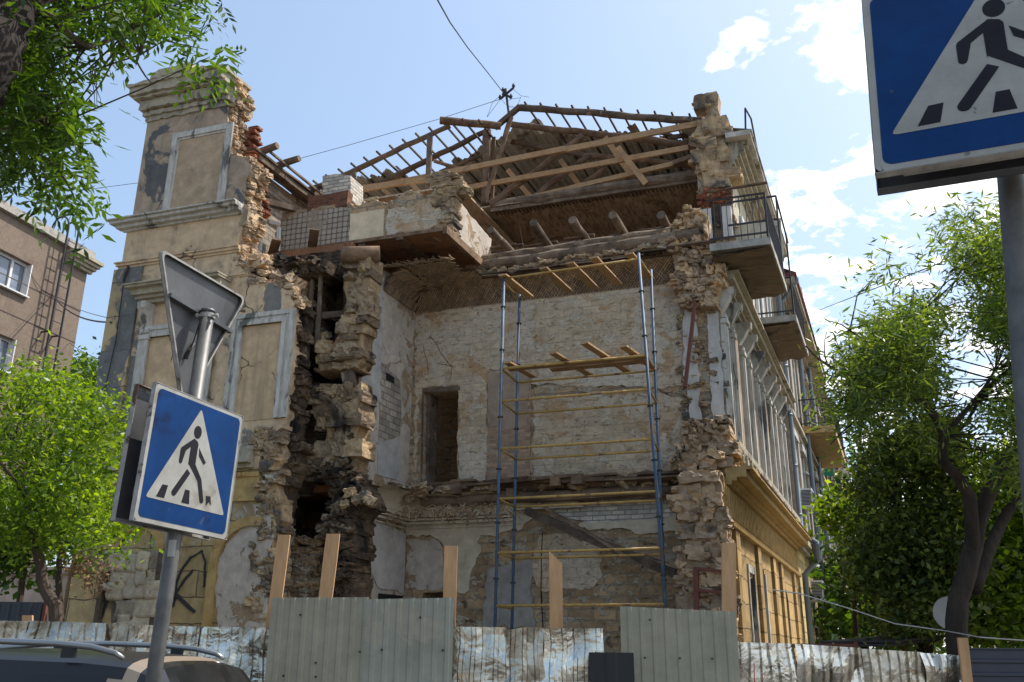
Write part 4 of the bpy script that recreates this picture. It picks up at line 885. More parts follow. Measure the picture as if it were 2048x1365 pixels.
wire('overhead_cable', [T(1000,199,3.4), T(880,238,4), pY(700,290,24), pY(550,331,24), pY(170,380,26), pY(0,380,28)], .008, m_cable, 'thin wire sloping down to the left behind the roof and wing', 'cable')
# ================================================================= side street front (u = 3.9)
UF = 3.9
m_fac = mat('facade_grey_plaster', [(.24,.21,.17),(.32,.285,.235),(.20,.175,.14)], 1.6, bump=.5, bs=12, bd=.02, layers=[((.42,.395,.35),1.4,.56,.62,.008,(1,1,.4)),((.13,.11,.09),1.9,.58,.66,.004,(1,1,.3)),((.30,.19,.11),1.1,.62,.68,-.006)])
m_fac2 = mat('facade_brown_plaster', [(.26,.17,.11),(.33,.23,.16),(.21,.145,.10)], 1.6, bump=.4, bs=12, bd=.02, layers=[((.42,.38,.32),1.3,.58,.64,.008,(1,1,.3)),((.12,.10,.08),1.9,.60,.68,0)])
m_beige = mat('facade_beige_top', [(.40,.36,.27),(.46,.42,.33),(.36,.32,.24)], 1.1, bump=.2, bs=10, bd=.01, layers=[((.13,.12,.10),.9,.62,.66,.003)])
VE = 11.0
gp = [(-.95, 0), (VE, 0), (VE, 4.9), (-.95, 4.9)]
wn_ = []
for v0 in (7.1,): wn_.append([(v0, 1.2), (v0, 3.0)]+[(v0+.45-.45*math.cos(math.pi*i/8), 3.0+.45*math.sin(math.pi*i/8)) for i in range(1, 8)]+[(v0+.9, 3.0), (v0+.9, 1.2)])
dr = [[(1.2, 0), (1.2, 3.2), (1.9, 3.3), (1.9, 0)], [(3.1, 0), (3.1, 3.6), (3.6, 3.6), (3.6, 0)]]
sf = wallU('side_ground_wall', gp, UF, -.8, m_grooved, amp=0, holes=tuple(wn_+dr))
mb = MB(); v0 = 7.1; mb.ubox(UF-.35, UF-.33, v0, v0+.9, 1.2, 3.5)
for k in range(6): mb.ubox(UF-.1, UF-.07, v0+.13*k+.08, v0+.13*k+.10, 1.2, 3.35)
mb.build('arched_window', m_glass, sf)
mb = MB()
for v in (1.15, 1.95, 3.05, 3.65): mb.ubox(UF-.5, UF+.03, v-.06, v+.06, 0, 3.5)
mb.ubox(UF-.5, UF+.035, 1.1, 2.0, 3.35, 3.5); mb.build('opening_frame', m_trim, sf)
mb = MB()
for v in (1.4, 1.7): mb.beam(W(UF-.3, v, 0), W(UF-.3, v, 4.3), .08, .08, V)
mb.beam(W(UF-.25, -.9, 3.33), W(UF-.25, 1.7, 3.33), .08, .06, Z); mb.each('red_steel_brace', m_rust, sf)
fp = [(-.05, 4.905), (VE, 4.905), (VE, 13.95), (3.1, 13.95), (3.1, 9.85), (-.05, 9.85)]
wins = []
for i in range(5): v = .22+2.24*i; wins.append([(v, 5.75), (v, 8.35), (v+.62, 8.35), (v+.62, 5.75)])
tw = [[(v, 10.0), (v, 12.4), (v+.9, 12.4), (v+.9, 10.0)] for v in (4.9, 7.4, 9.6)]
mf = wallU('side_upper_wall', fp, UF, -.8, m_fac, amp=0, holes=tuple(wins))
def consoleU(mb, v, z, h=.62, w=.2, dep=.28):
    n = 14; P = [(0, 0)]
    for i in range(n+1): t = i/n; P.append((dep*(.5+.5*math.cos(math.pi*t))*(.85+.15*math.cos(3*math.pi*t))+.05+.035*math.sin(2*math.pi*t), -h*t))
    P.append((0, -h)); mb.prism(P, lambda a, b: W(UF+a, v-w/2, z+b), V*w)
    mb.tube([W(UF+dep-.03, v-w/2-.015, z-.09), W(UF+dep-.03, v+w/2+.015, z-.09)], .08, 12); mb.tube([W(UF+.08, v-w/2-.012, z-h+.06), W(UF+.08, v+w/2+.012, z-h+.06)], .055, 12)
for i in range(5):
    v = .22+2.24*i
    mb = MB(); mb.ubox(UF-.3, UF-.24, v, v+.62, 5.75, 8.35)
    for q in (v, v+.29, v+.58): mb.ubox(UF-.24, UF-.2, q, q+.04, 5.75, 8.35)
    for z in (5.75, 7.5, 8.31): mb.ubox(UF-.24, UF-.205, v+.04, v+.58, z, z+.04)
    wi = mb.build('window', m_glass if i % 2 else flat('curtained_glass', (.30,.32,.33), .2), mf)
    for s, q in ((0, v-.16), (1, v+.78)):
        mb = MB(); consoleU(mb, q, 8.98, .66, .2); mb.build('console', m_trim, mf)
        mb = MB(); mb.ubox(UF+.001, UF+.10, q-.1, q+.1, 5.7, 8.2); mb.ubox(UF+.10, UF+.13, q-.06, q+.06, 5.75, 8.15); mb.ubox(UF+.002, UF+.15, q-.13, q+.13, 8.2, 8.3); mb.build('pilaster_strip', m_trim, mf)
    mb = MB(); mb.ubox(UF+.001, UF+.06, v-.04, v+.66, 8.36, 8.5); mb.ubox(UF+.001, UF+.05, v-.04, v+.0, 5.72, 8.36); mb.ubox(UF+.001, UF+.05, v+.62, v+.66, 5.72, 8.36); mb.build('window_surround', m_trim, wi)
    mb = MB(); mb.ubox(UF+.003, UF+.05, v+1.18, v+1.7, 5.8, 8.6); mb.build('wall_panel', m_fac2, mf)
def beltU(name, v0, v1, z, prof, m, parent, amp=0):
    mb = MB()
    for (a, b_, pr) in prof:
        q = [(v0, z+a), (v0, z+b_), (v1, z+b_), (v1, z+a)]
        mb.prism(ragged(q, amp, .2, keep=(1,)) if amp else q, fU(UF+pr), U*-(pr-.001))
    return mb.build(name, m, parent)
beltU('window_cornice', .0, VE, 9.0, ((0, .08, .12), (.08, .16, .2), (.16, .3, .33), (.3, .36, .44)), m_cornice, mf, .008)
gc = beltU('ground_cornice', -.7, VE, 4.78, ((0, .07, .1), (.07, .13, .2), (.13, .27, .38), (.27, .33, .5)), m_yellow, sf, .008)
beltU('sill_band', -.3, VE, 5.28, ((0, .1, .08), (.1, .22, .14), (.3, .42, .24)), m_cornice, mf, .008)
beltU('zinc_flashing', .3, VE, 5.115, ((0, .02, .52),), m_rust, mf)
mb = MB()
v = -.1
while v < VE-.2: mb.rock(W(UF+.16, v, 5.42), .26, .18, .24, U, V, j=.1, rot=.1); mb.tube([W(UF+.16, v-.1, 5.5), W(UF+.16, v+.1, 5.5)], .09, 10); v += .56
mb.build('sill_bracket', m_cornice, mf)['kind'] = 'stuff'
fz = beltU('frieze', -.9, VE, 4.0, ((0, .07, .09), (.07, .72, .03), (.12, .16, .05)), m_yellow, sf)
mb = MB(); v = -.85
while v < VE-.1: mb.ubox(UF+.03, UF+.06, v, v+.09, 4.18, 4.7); v += .2
v = -.85
while v < VE-.1: mb.ubox(UF+.09, UF+.12, v, v+.06, 4.0, 4.06); v += .13
mb.build('dentils', m_yellow, fz)
for v in (-.4, 2.4, 4.9, 6.4, 9.3):
    mb = MB(); mb.ubox(UF+.001, UF+.07, v, v+.45, 0, 3.99); mb.build('ground_pilaster', m_grooved, sf)
# beige upper storey face, main cornice and metal gutter edge
mb = MB(); mb.prism([(3.2, 10.2), (VE, 10.2), (VE, 13.94), (3.2, 13.94)], fU(UF+.012), U*-.011, holes=[]); mb.build('beige_plaster', m_beige, mf)
for i, v in enumerate((4.3, 6.4, 8.6)):
    mb = MB(); mb.ubox(UF+.014, UF+.03, v, v+.8, 10.0, 12.4); wi = mb.build('window', m_glass, mf)
    mb = MB()
    for q in (v-.1, v+.8): mb.ubox(UF+.013, UF+.09, q, q+.1, 9.9, 12.5)
    mb.ubox(UF+.013, UF+.1, v-.12, v+.92, 12.5, 12.64); mb.ubox(UF+.031, UF+.05, v+.38, v+.42, 10, 12.4); mb.build('window_surround', m_pvc, wi)
beltU('main_cornice', 3.15, VE, 13.5, ((0, .1, .06), (.1, .22, .15), (.22, .3, .22), (.45, .62, .40), (.62, .72, .5), (.3, .45, .3)), m_cornice, mf, .006)
beltU('gutter_edge', 2.9, VE, 14.24, ((0, .12, .62), (.12, .14, .66)), m_slate, mf, .02)
mb = MB(); mb.box(W(UF-.9, 3.1, 14.25), U*1.0, V*7.9, Z*.1)
mb.poly([W(UF+.64, 2.9, 14.38), W(UF+.64, VE, 14.38), W(UF-1.3, VE, 15.3), W(UF-1.3, 3.6, 15.3)]); mb.build('roof_slope', m_slate, mf)
mb = MB(); mb.tube([W(UF+.5, 3.0, 14.4), W(UF+.55, 2.9, 15.0), W(UF+.6, 3.6, 15.1), W(UF+.6, 4.6, 14.5)], .025, 6); mb.build('bent_gutter_strip', m_iron, mf)
# torn ends of the side front: piers of broken stone
mb = MB()
GP = BV([(1370,962),(1447,955),(1452,1000),(1455,1060),(1462,1120),(1470,1290),(1380,1290),(1384,1180),(1378,1100),(1362,1040)], -1.3)
bk = lambda P, v, d, **k: blocks(mb, P, v, d, **k)
bk([(UR-.0, 0), (UR-.02, 4.9), (UF-.02, 4.95), (UF-.02, 0)], -1.25, .5, bw=.4, bh=.24, jit=.12, vj=.08, rot=.12)
mb.build('torn_masonry_end', m_fresh, sf)['kind'] = 'stuff'; mb = MB()
bk([(UR+.02, 4.9), (UR-.1, 5.3), (UR+.0, 6.0), (UF+.02, 6.1), (UF+.12, 5.7), (UF-.05, 4.9)], -.65, .7, bw=.34, bh=.2, jit=.12, vj=.12, rot=.15)
mb.build('torn_masonry_end', m_fresh, sf)['kind'] = 'stuff'; mb = MB()
bk([(UR+.03, 8.6), (UR-.05, 9.9), (UF+.2, 9.9), (UF+.1, 9.0), (UF-.1, 8.5)], -.35, .6, bw=.3, bh=.2, jit=.12, vj=.1, rot=.15)
mb.build('torn_masonry_end', m_fresh, sf)['kind'] = 'stuff'; mb = MB()
bk([(UR-.35, 9.75), (UR-.3, 10.15), (UR+.0, 10.35), (UR+.2, 10.8), (UF-.2, 10.75), (UF-.1, 9.75)], -.25, .7, bw=.3, bh=.22, jit=.14, vj=.1, rot=.2)
for i in range(34): mb.rock(W(UR-.2+rnd()*1.2, -.9+rnd()*.8, 5.0+rnd()*.35), .16+rnd()*.2, .2, .12+rnd()*.1, j=.2, rot=.5)
lowp = mb.build('torn_masonry_end', m_fresh, sf); lowp['kind'] = 'stuff'
mb = MB()
bk([(UR+.08, 10.9), (UR+.05, 13.0), (UF-.0, 13.0), (UF-.0, 10.9)], 3.0, .3, bw=.3, bh=.2, jit=.05, vj=.02, rot=.03)
mb.build('torn_masonry_end', m_stone, mf); mb = MB()
bk([(UR+.05, 12.95), (UR+.0, 14.2), (UR+.1, 15.0), (UF+.05, 15.0), (UF-.05, 14.2), (UF-.0, 12.95)], 2.95, .6, bw=.62, bh=.38, jit=.035, vj=.04, rot=.04)
bk([(UR+.3, 15.0), (UR+.28, 15.72), (UF-.15, 15.75), (UF-.1, 15.0)], 2.95, .5, bw=.6, bh=.45, jit=.06, vj=.03, rot=.05)
mb.build('torn_masonry_end', m_stone, mf)
mb = MB(); bk([(UR+.10, 12.4), (UR+.10, 12.9), (UF-.05, 12.95), (UF-.1, 12.4)], 2.97, .4, bw=.25, bh=.085, jit=.06, vj=.02, rot=.04); mb.build('brick_course', m_red, mf)
mb = MB(); mb.ubox(UR+.08, UR+.32, 2.86, 3.0, 10.3, 12.3); mb.ubox(UR+.58, UF, 2.86, 3.0, 10.3, 12.3); mb.build('whitewashed_jamb', m_room_pale, mf)
mb = MB(); mb.ubox(UR+.33, UR+.57, 2.88, 2.99, 10.6, 12.4); mb.build('burnt_flue', m_soot, mf)
mb = MB(); a = BV([(1392,640),(1412,640),(1420,820),(1398,840),(1384,780)], -.1)
mb.prism(ragged([(UR+.1, 5.9), (UR+.02, 7.3), (UR+.08, 8.6), (UR+.32, 8.6), (UR+.3, 5.9)], .03), fV(-.09), V*.05); mb.prism(ragged([(UR+.52, 5.9), (UR+.55, 8.5), (UF-.02, 8.5), (UF-.02, 5.9)], .02), fV(-.09), V*.05)
mb.build('whitewashed_jamb', m_room_pale, mf)
mb = MB(); bk([(UR+.0, 5.8), (UR+.03, 8.7), (UF-.02, 8.7), (UF-.02, 5.8)], -.06, .3, bw=.26, bh=.16, jit=.1, vj=.03, rot=.1); mb.build('exposed_core', m_stone, mf)
mb = MB(); mb.beam(pV(1390,605,-.6), pV(1370,775,-.6), .06, .1, V); mb.build('hanging_iron_bar', m_rust, mf)
mb = MB(); a = pV(1392,1135,-1.35); b_ = pV(1394,1290,-1.35); mb.beam(a, b_, .09, .06, V)
for y in (1137, 1180): mb.beam(pV(1390,y,-1.35), pV(1445,y-2+8,-1.35), .07, .05, Z)
mb.beam(pV(1362,970,-1.0), pV(1355,1050,-.6), .06, .08, V)
mb.each('red_steel_brace', m_rust, sf)
# balconies
def balcony(v0, v1, name, z=9.7, dep=1.2, label=None, under=m_rotten, rails=True, hgt=1.0):
    mb = MB(); mb.prism(ragged([(v0, z-.16), (v0, z), (v1, z), (v1, z-.16)], .012, .12), fU(UF+dep), U*-dep)
    s_ = mb.build('balcony', m_conc, mf); s_['label'] = label
    mb = MB(); n = 14; g = []
    for i in range(n+1):
        for j in range(n+1): q = W(UF+dep*(.02+.95*i/n), v0+.04+(v1-v0-.08)*j/n, z-.17-.05*(noise.noise(Vec((i*.4, j*.5, v0)))+.5)-.09*(1-i/n)); g.append(q)
    b0_ = len(mb.v); mb.v += [tuple(q) for q in g]
    for i in range(n):
        for j in range(n): a_ = b0_+i*(n+1)+j; mb.f.append((a_, a_+1, a_+n+2, a_+n+1))
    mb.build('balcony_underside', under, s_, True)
    if rails:
        mb = MB(); u1 = UF+dep-.05
        for (p, q) in ((W(UF, v0+.05, z+hgt), W(u1, v0+.05, z+hgt)), (W(u1, v0+.05, z+hgt), W(u1, v1-.05, z+hgt)), (W(u1, v1-.05, z+hgt), W(UF, v1-.05, z+hgt)), (W(UF, v0+.05, z+.12), W(u1, v0+.05, z+.12)), (W(u1, v0+.05, z+.12), W(u1, v1-.05, z+.12))): mb.beam(p, q, .03, .035, Z)
        k = 9
        for i in range(k+1): t = i/k; q = W(UF+(dep-.05)*t, v0+.05, z); mb.beam(q, q+Z*hgt, .014 if i < k else .04, .014 if i < k else .04, V)
        k = int((v1-v0)/.14)
        for i in range(1, k+1): t = i/k; q = W(u1, v0+.05+(v1-v0-.1)*t, z); mb.beam(q, q+Z*hgt, .014 if i < k else .04, .014 if i < k else .04, V)
        mb.build('railing', m_iron, s_)
    return s_
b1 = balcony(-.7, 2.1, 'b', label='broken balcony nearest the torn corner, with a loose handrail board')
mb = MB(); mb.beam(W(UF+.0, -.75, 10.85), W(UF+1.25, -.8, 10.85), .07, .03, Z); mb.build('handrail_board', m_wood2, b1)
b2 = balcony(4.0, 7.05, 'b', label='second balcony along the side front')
# glazed canopy frame over the far end of the first balcony
mb = MB(); u1 = UF+1.15
for (p, q) in ((W(u1, 2.1, 9.7), W(u1, 2.1, 12.0)), (W(UF, 2.1, 11.4), W(u1, 2.1, 11.4)), (W(u1, 4.0, 9.7), W(u1, 4.0, 11.9)), (W(u1, 2.1, 12.0), W(u1, 4.4, 11.8)), (W(UF, 2.1, 12.0), W(u1, 2.1, 12.0))): mb.beam(p, q, .04, .04, V)
mb.build('iron_screen', m_iron, b1)
mb = MB(); mb.box(W(UF+.03, 3.1, 10.9), U*1.1, V*.02, Z*1.0); mb.build('screen_panel', m_beige, b1)
# drainpipe
mb = MB(); mb.tube([W(UF+.5, VE-.2, 14.3), W(UF+.2, VE+.05, 13.6), W(UF+.2, VE+.05, 5.3), W(UF+.62, VE+.05, 5.0), W(UF+.62, VE+.05, 4.5), W(UF+.2, VE+.05, 4.1), W(UF+.2, VE+.05, 0)], .085, 12)
for z in (12, 10.5, 8.9, 7.3, 5.8): mb.tube([W(UF+.2, VE+.05, z), W(UF+.2, VE+.05, z+.07)], .1, 12)
dp = mb.build('drainpipe', m_pipe, mf, True)
mb = MB(); mb.tube([W(UF+.62, VE+.05, 4.5), W(UF+.62, VE+.05, 4.95)], [.11, .17], 12); mb.build('hopper', m_pipe, dp)
# ================================================================= neighbouring houses down the side street
def house(name, v0, v1, ztop, label, cat, mwall, mground, over=.5, nwin=3, u_=UF):
    H = empty(name, W(u_, (v0+v1)/2, 0), label, cat)
    mb = MB(); mb.ubox(u_-9, u_, v0, v1, 4.9, ztop); mb.build('wall', mwall, H)
    mb = MB(); mb.ubox(u_-9, u_+.04, v0+.02, v1, 0, 4.88); mb.build('ground_wall', mground, H)
    mb = MB()
    for (z, h, pr) in ((4.85, .12, .2), (4.98, .16, .34), (8.9, .15, .18), (9.06, .12, .3), (ztop-.6, .2, .15), (ztop-.4, .2, .3), (ztop-.2, .22, over)): mb.ubox(u_-.1, u_+pr, v0, v1-rnd()*.02, z, z+h-.003)
    mb.build('cornice', m_cornice, H)
    for i in range(nwin):
        v = v0+(v1-v0)*(i+.5)/nwin-.5
        for (z0, z1, w_) in ((5.8, 8.3, .95), (10.0, 12.3, .9)):
            mb = MB(); mb.ubox(u_+.002, u_+.03, v, v+w_, z0, z1); wi = mb.build('window', m_glass, H)
            mb = MB(); mb.ubox(u_+.003, u_+.13, v-.18, v, z0-.1, z1+.15); mb.ubox(u_+.003, u_+.13, v+w_, v+w_+.18, z0-.1, z1+.15); mb.ubox(u_+.003, u_+.24, v-.25, v+w_+.25, z1+.16, z1+.4); mb.ubox(u_+.031, u_+.05, v+w_*.48, v+w_*.52, z0, z1); mb.build('surround', m_trim if (i+v0) % 2 else m_fac, wi)
        mb = MB(); mb.ubox(u_+.041, u_+.06, v, v+.9, 1.0, 3.6); mb.build('lower_window', m_glass, H)
        mb = MB(); mb.ubox(u_+.002, u_+.16, v-.95, v-.55, 5.3, ztop-.7); mb.build('pilaster', m_fac, H)
    return H
m_ygr = mat('ground_pale_yellow', [(.46,.37,.17),(.52,.43,.22),(.42,.34,.17)], 1.2, bump=.2, bs=9, bd=.01, brick=(1.3,.42,.012,.025,(.13,.10,.06)), layers=[((.42,.42,.42),.5,.60,.64,.003)])
h1 = house('stucco_house', VE+.12, 24, 13.6, 'stucco house beyond the ruin with brown plaster, pilasters and wall air conditioners', 'house', m_fac2, m_ygr, .75, 5)
h2 = house('far_house', 24.1, 44, 13.8, 'farthest house of the side street, partly hidden by trees', 'house', m_fac, m_ygr, .6, 6)
m_redroof = flat('roof_red_metal', (.16,.03,.035), .5)
mb = MB(); mb.poly([W(UF+.8, VE+.12, 13.75), W(UF+.8, 24, 13.75), W(UF-2.5, 24, 15.4), W(UF-2.5, VE+.12, 15.4)]); mb.ubox(UF+.05, UF+.82, VE+.1, 16, 13.62, 13.74); mb.build('roof', m_redroof, h1)
mb = MB(); mb.tube([W(UF+.8, VE+.3, 13.7), W(UF+.8, VE+.3, 13.5), W(UF+.5, VE+.5, 13.2), W(UF+.25, VE+.5, 12.9), W(UF+.25, VE+.5, 11)], .07, 10); mb.build('roof_drainpipe', m_pipe, h1, True)
# balconies on the neighbours
def hb(H, v0, v1, z, dep, m, label, hh=.25):
    mb = MB(); mb.ubox(UF+.003, UF+dep, v0, v1, z-hh, z); s_ = mb.build('balcony', m, H); s_['label'] = label
    mb = MB(); k = 12
    for i in range(k+1): q = W(UF+dep*i/k, v0+.03, z); mb.beam(q, q+Z*1.0, .018, .018, V)
    k = int((v1-v0)/.2)
    for i in range(k+1): q = W(UF+dep-.03, v0+(v1-v0)*i/k, z); mb.beam(q, q+Z*1.0, .018, .018, V)
    for zz2 in (1.0, .1): mb.beam(W(UF, v0+.03, z+zz2), W(UF+dep, v0+.03, z+zz2), .04, .04, Z); mb.beam(W(UF+dep-.03, v0, z+zz2), W(UF+dep-.03, v1, z+zz2), .04, .04, Z)
    mb.build('railing', m_iron, s_); return s_
m_ybal = mat('balcony_yellow_underside', [(.40,.27,.12),(.46,.32,.16),(.36,.25,.12)], .8, bump=.2, bs=8, bd=.01, layers=[((.28,.2,.12),1.2,.6,.7,0)])
hb(h1, 16.0, 23, 9.7, 1.25, m_ybal, 'wide yellow balcony with its pale edge')
mb = MB(); 
for i in range(10): a = W(UF+rnd()*1.1, 15.9, 10.0+i*.06); mb.tube([a, a+V*rj(.3)+U*(.5+rnd()*.5)+Z*rj(.15)], .012, 4)
mb.build('clothes_line', m_iron, h1)
b4 = hb(h2, 27.5, 33, 9.6, 1.3, m_rotten, 'far balcony hung with green netting')
mb = MB(); P = [(27.4, 9.55), (33, 9.5), (33, 12.2), (30.5, 12.4), (27.4, 12.3)]; mb.prism(ragged(P, .06, .3), fU(UF+1.32), U*-.01); mb.prism(ragged([(UF, 9.9), (UF+.45, 9.9), (UF+.4, 12.3), (UF, 12.3)], .05), lambda a, b: W(a, 27.38, b), V*.01)
mb.build('green_netting', flat('netting_green', (.02,.20,.11), .8), b4)
mb = MB(); mb.prism(ragged([(UF+.6, 10.2), (UF+.85, 10.2), (UF+.85, 12.1), (UF+.6, 12.2)], .03), lambda a, b: W(a, 27.3, b), V*.05); mb.build('dark_laundry', flat('laundry_navy', (.02,.025,.05), .9), b4)
mb = MB(); mb.prism(ragged([(UF+.7, 9.6), (UF+1.2, 9.6), (UF+1.2, 10.2), (UF+1.05, 10.4), (UF+.7, 10.2)], .05), lambda a, b: W(a, 27.2, b), V*.06); mb.build('pale_laundry', flat('laundry_pale', (.5,.45,.4), .9), b4)
# brick chimneys on the neighbours
for (x, y, v) in ((1618,600,18.0),):
    a = onU(x, y, UF-.1); mb = MB(); mb.rock(W(UF+.25, 15, 14.0), .5, .5, .8, j=.05); mb.ubox(UF+.1, UF+.7, 14.7, 15.3, 14.4, 14.6)
    mb.build('chimney', m_red, h1)
# air conditioners
def aircon(v, z, H, group=None, w=.8):
    mb = MB(); mb.ubox(UF+.12, UF+.48, v, v+w, z, z+.6)
    for k in range(2): mb.ubox(UF+.0, UF+.46, v+.1+k*.5, v+.13+k*.5, z-.05, z-.003)
    a_ = mb.build('air_conditioner', m_pvc, H)
    mb = MB()
    for k in range(11): mb.ubox(UF+.48, UF+.492, v+.06, v+w-.1, z+.06+k*.045, z+.085+k*.045); mb.ubox(UF+.15, UF+.45, v-.012, v-.002, z+.06+k*.045, z+.085+k*.045)
    mb.build('grille', m_iron, a_); return a_
aircon(13.0, onU(1632,1040,UF+.3)[1], h1); q = onU(1636,1200,UF+.3); aircon(q[0], q[1], h1); q = onU(1618,745,UF+.3); aircon(13.4, onU(1612,745,UF+.3)[1], h1)
mb = MB(); pts = [pU(x, y, UF+.2) for x, y in ((1612,945),(1618,950),(1622,965),(1620,985),(1614,1005),(1613,1030))]; mb.tube(pts, .035, 8); mb.build('white_hose', m_pvc, h1, True)
for v in (16.2, 20.5): mb = MB(); mb.tube([W(UF+.3, v, 13.4), W(UF+.3, v, 0)], .08, 8); mb.build('drainpipe', m_pipe, h1)
# ================================================================= ground
m_ground = mat('ground_dust', [(.14,.12,.10),(.18,.16,.13),(.11,.10,.085)], .6, bump=.4, bs=6, bd=.02)
m_asph = mat('asphalt', [(.045,.045,.047),(.06,.06,.06),(.05,.05,.05)], .8, bump=.3, bs=40, bd=.006)
m_pave = mat('pavement_slabs', [(.22,.21,.19),(.27,.26,.24),(.2,.19,.175)], .9, bump=.3, bs=20, bd=.008, brick=(.5,.5,.01,.01,(.1,.1,.09)))
mb = MB(); mb.poly([(-600,-600,-.01),(600,-600,-.01),(600,900,-.01),(-600,900,-.01)]); o = mb.build('ground', m_ground); o['kind'] = 'structure'
mb = MB(); mb.poly([(-80,1.2,-.004),(80,1.2,-.004),(80,9.0,-.004),(-80,9.0,-.004)]); o = mb.build('road', m_asph); o['kind'] = 'structure'
mb = MB(); mb.box((-80,-4,-.01), Vec((160,0,0)), Vec((0,5.2,0)), Z*.13); mb.box((-80,9.0,-.01), Vec((160,0,0)), Vec((0,2.2,0)), Z*.13); o = mb.build('pavement', m_pave); o['kind'] = 'structure'
# ================================================================= brown apartment block on the left
m_brown = mat('render_brown', [(.17,.132,.105),(.20,.157,.125),(.15,.117,.093)], .9, bump=.25, bs=30, bd=.008, layers=[((.155,.105,.085),.5,.55,.66,0),((.27,.19,.15),1.5,.64,.72,0)], streak=(1.5,.58,.8,(.13,.095,.08)))
BA = R(16.6); BD = Vec((math.sin(BA), math.cos(BA), 0)); BN = Vec((math.cos(BA), -math.sin(BA), 0)); BP = pY(172, 560, 30); BP.z = 0
def pB(x, y, off=0):
    d = ray(x, y); q = BP+BN*off; t = (q-CAM).dot(BN)/d.dot(BN); p = CAM+d*t; return p
def bs(x, y, off=0): p = pB(x, y, off); return ((p-BP).dot(BD), p.z)
def fB(off=0): return lambda s, z: BP+BN*off+BD*s+Z*z
zr = bs(187, 524)[1]; sL = bs(0, 500)[0]-6
H = empty('apartment_block', BP, 'brown rendered apartment block with plastic windows and a roof ladder, at the left edge', 'building')
ws = []
w1 = [bs(-60,540), bs(-60,480), bs(68,520), bs(62,601)]
wA = (bs(-70,540)[0], bs(60,560)[0], bs(58,597)[1], bs(64,530)[1]); wB = (bs(-70,700)[0], bs(26,720)[0], bs(26,750)[1], bs(30,680)[1])
hl = [[(a, z0), (a, z1), (b_, z1), (b_, z0)] for a, b_, z0, z1 in (wA, wB)]
mb = MB(); mb.prism([(sL, 0), (sL, zr), (0, zr), (0, 0)], fB(), BN*-.4, hl); mb.box(BP-BN*10, BN*9.55, BD*.02, Z*zr); mb.build('wall', m_brown, H)
mb = MB(); mb.box(BP-BN*.45+BD*sL+Z*(zr-.01), BN*.6, BD*(-sL+.1), Z*.28); mb.build('parapet', m_conc, H)
mb = MB()
for z in (bs(130,610)[1], bs(100,665)[1]): mb.box(BP+BD*sL+BN*.001+Z*z, BD*-sL, BN*.006, Z*.035)
for s_ in (bs(88,600)[0], bs(120,560)[0]): mb.box(BP+BD*s_+BN*.001, BD*.04, BN*.006, Z*(zr-.3))
mb.build('panel_joint', flat('joint_dark', (.07,.05,.045), .9), H)
mb = MB(); c = fB()(.0, zr-.55)
for i, (pr, h) in enumerate(((.12, .12), (.2, .12), (.28, .1), (.36, .12))): mb.box(c+BD*-1.1-BN*.02+Z*(i*.12), BD*(1.1+pr), BN*(pr+.02), Z*(h-.002))
mb.build('cornice', m_cornice, H)
for a, b_, z0, z1 in (wA, wB):
    mb = MB(); mb.box(BP-BN*.25+BD*a+Z*z0, BD*(b_-a), BN*.02, Z*(z1-z0)); g = mb.build('window', flat('apartment_glass', (.16,.19,.24), .12, 0, 0, .3, .8), H)
    mb = MB(); L = b_-a; n = 4
    for k in range(n+1): mb.box(BP-BN*.22+BD*(a+(L-.09)*k/n)+Z*z0, BD*.09, BN*.05, Z*(z1-z0))
    for z in (z0, z1-.09): mb.box(BP-BN*.215+BD*a+Z*z, BD*L, BN*.05, Z*.09)
    mb.box(BP-BN*.2+BD*(b_-.04)+Z*z0, BD*.04, BN*.21, Z*(z1-z0)); mb.box(BP-BN*.2+BD*a+Z*(z0-.05), BD*L, BN*.32, Z*.045); mb.build('frame', m_pvc, g)
mb = MB(); l0 = bs(88,745,.35)[0]; l1 = bs(108,745,.35)[0]
zt_ = bs(150,470,.35)[1]
for s_ in (bs(118,560,.35)[0], bs(140,560,.35)[0]):
    base = BP+BN*.35+BD*s_; P = [base+Z*2, base+Z*(zr+.5)]
    for i in range(9): a = math.pi*i/8; P.append(base-BN*(.35-.35*math.cos(a))+Z*(zr+.5+.45*math.sin(a)))
    mb.tube(P, .035, 6)
sA = bs(118,560,.35)[0]; sB = bs(140,560,.35)[0]; z = 2.5
while z < zr+.4: mb.tube([BP+BN*.35+BD*sA+Z*z, BP+BN*.35+BD*sB+Z*z], .016, 5); z += .42
for z in (zr-3.3, zr-6.5): 
    for s_ in (sA, sB): mb.box(BP+BD*s_+Z*z, BD*.05, BN*.36, Z*.04)
mb.build('roof_ladder', m_iron, H)
mb = MB(); q = pB(152,440,-.5); mb.tube([pB(150,475,-.5), q, q+Z*.5], .015, 5); mb.tube([q+Z*.1-BD*.6, q+Z*.1+BD*.6], .01, 4); mb.build('aerial', m_iron, H)
mw = m_cable
wire('span_wire', [pB(105,590), pV(222,645,VL-.1)], .02, mw, 'thick dark cable hanging between the brown block and the ruined wing', 'cable', sag=.25)
wire('span_wire', [pB(60,545), pB(100,590,.1), pV(225,638,VL-.1)], .008, mw, 'upper thin wire between the brown block and the ruined wing', 'wire', sag=.1)
wire('span_wire', [pB(139,686), pV(210,723,VL-.1)], .008, mw, 'lowest thin wire between the brown block and the ruined wing', 'wire', sag=.05)
wire('facade_cable', [pV(258,532,VL-.1), pV(250,545,VL-.1), pV(244,590,VL-.1), pV(232,680,VL-.1), pV(212,770,VL-.1), pV(200,815,VL-.1)], .012, mw, '', parent=B)
mb = MB(); mb.tube([pV(257,532,VL-.1), pV(252,545,VL-.12), pV(247,562,VL-.1)], .03, 6, .2); mb.build('cable_insulator', m_iron, B)
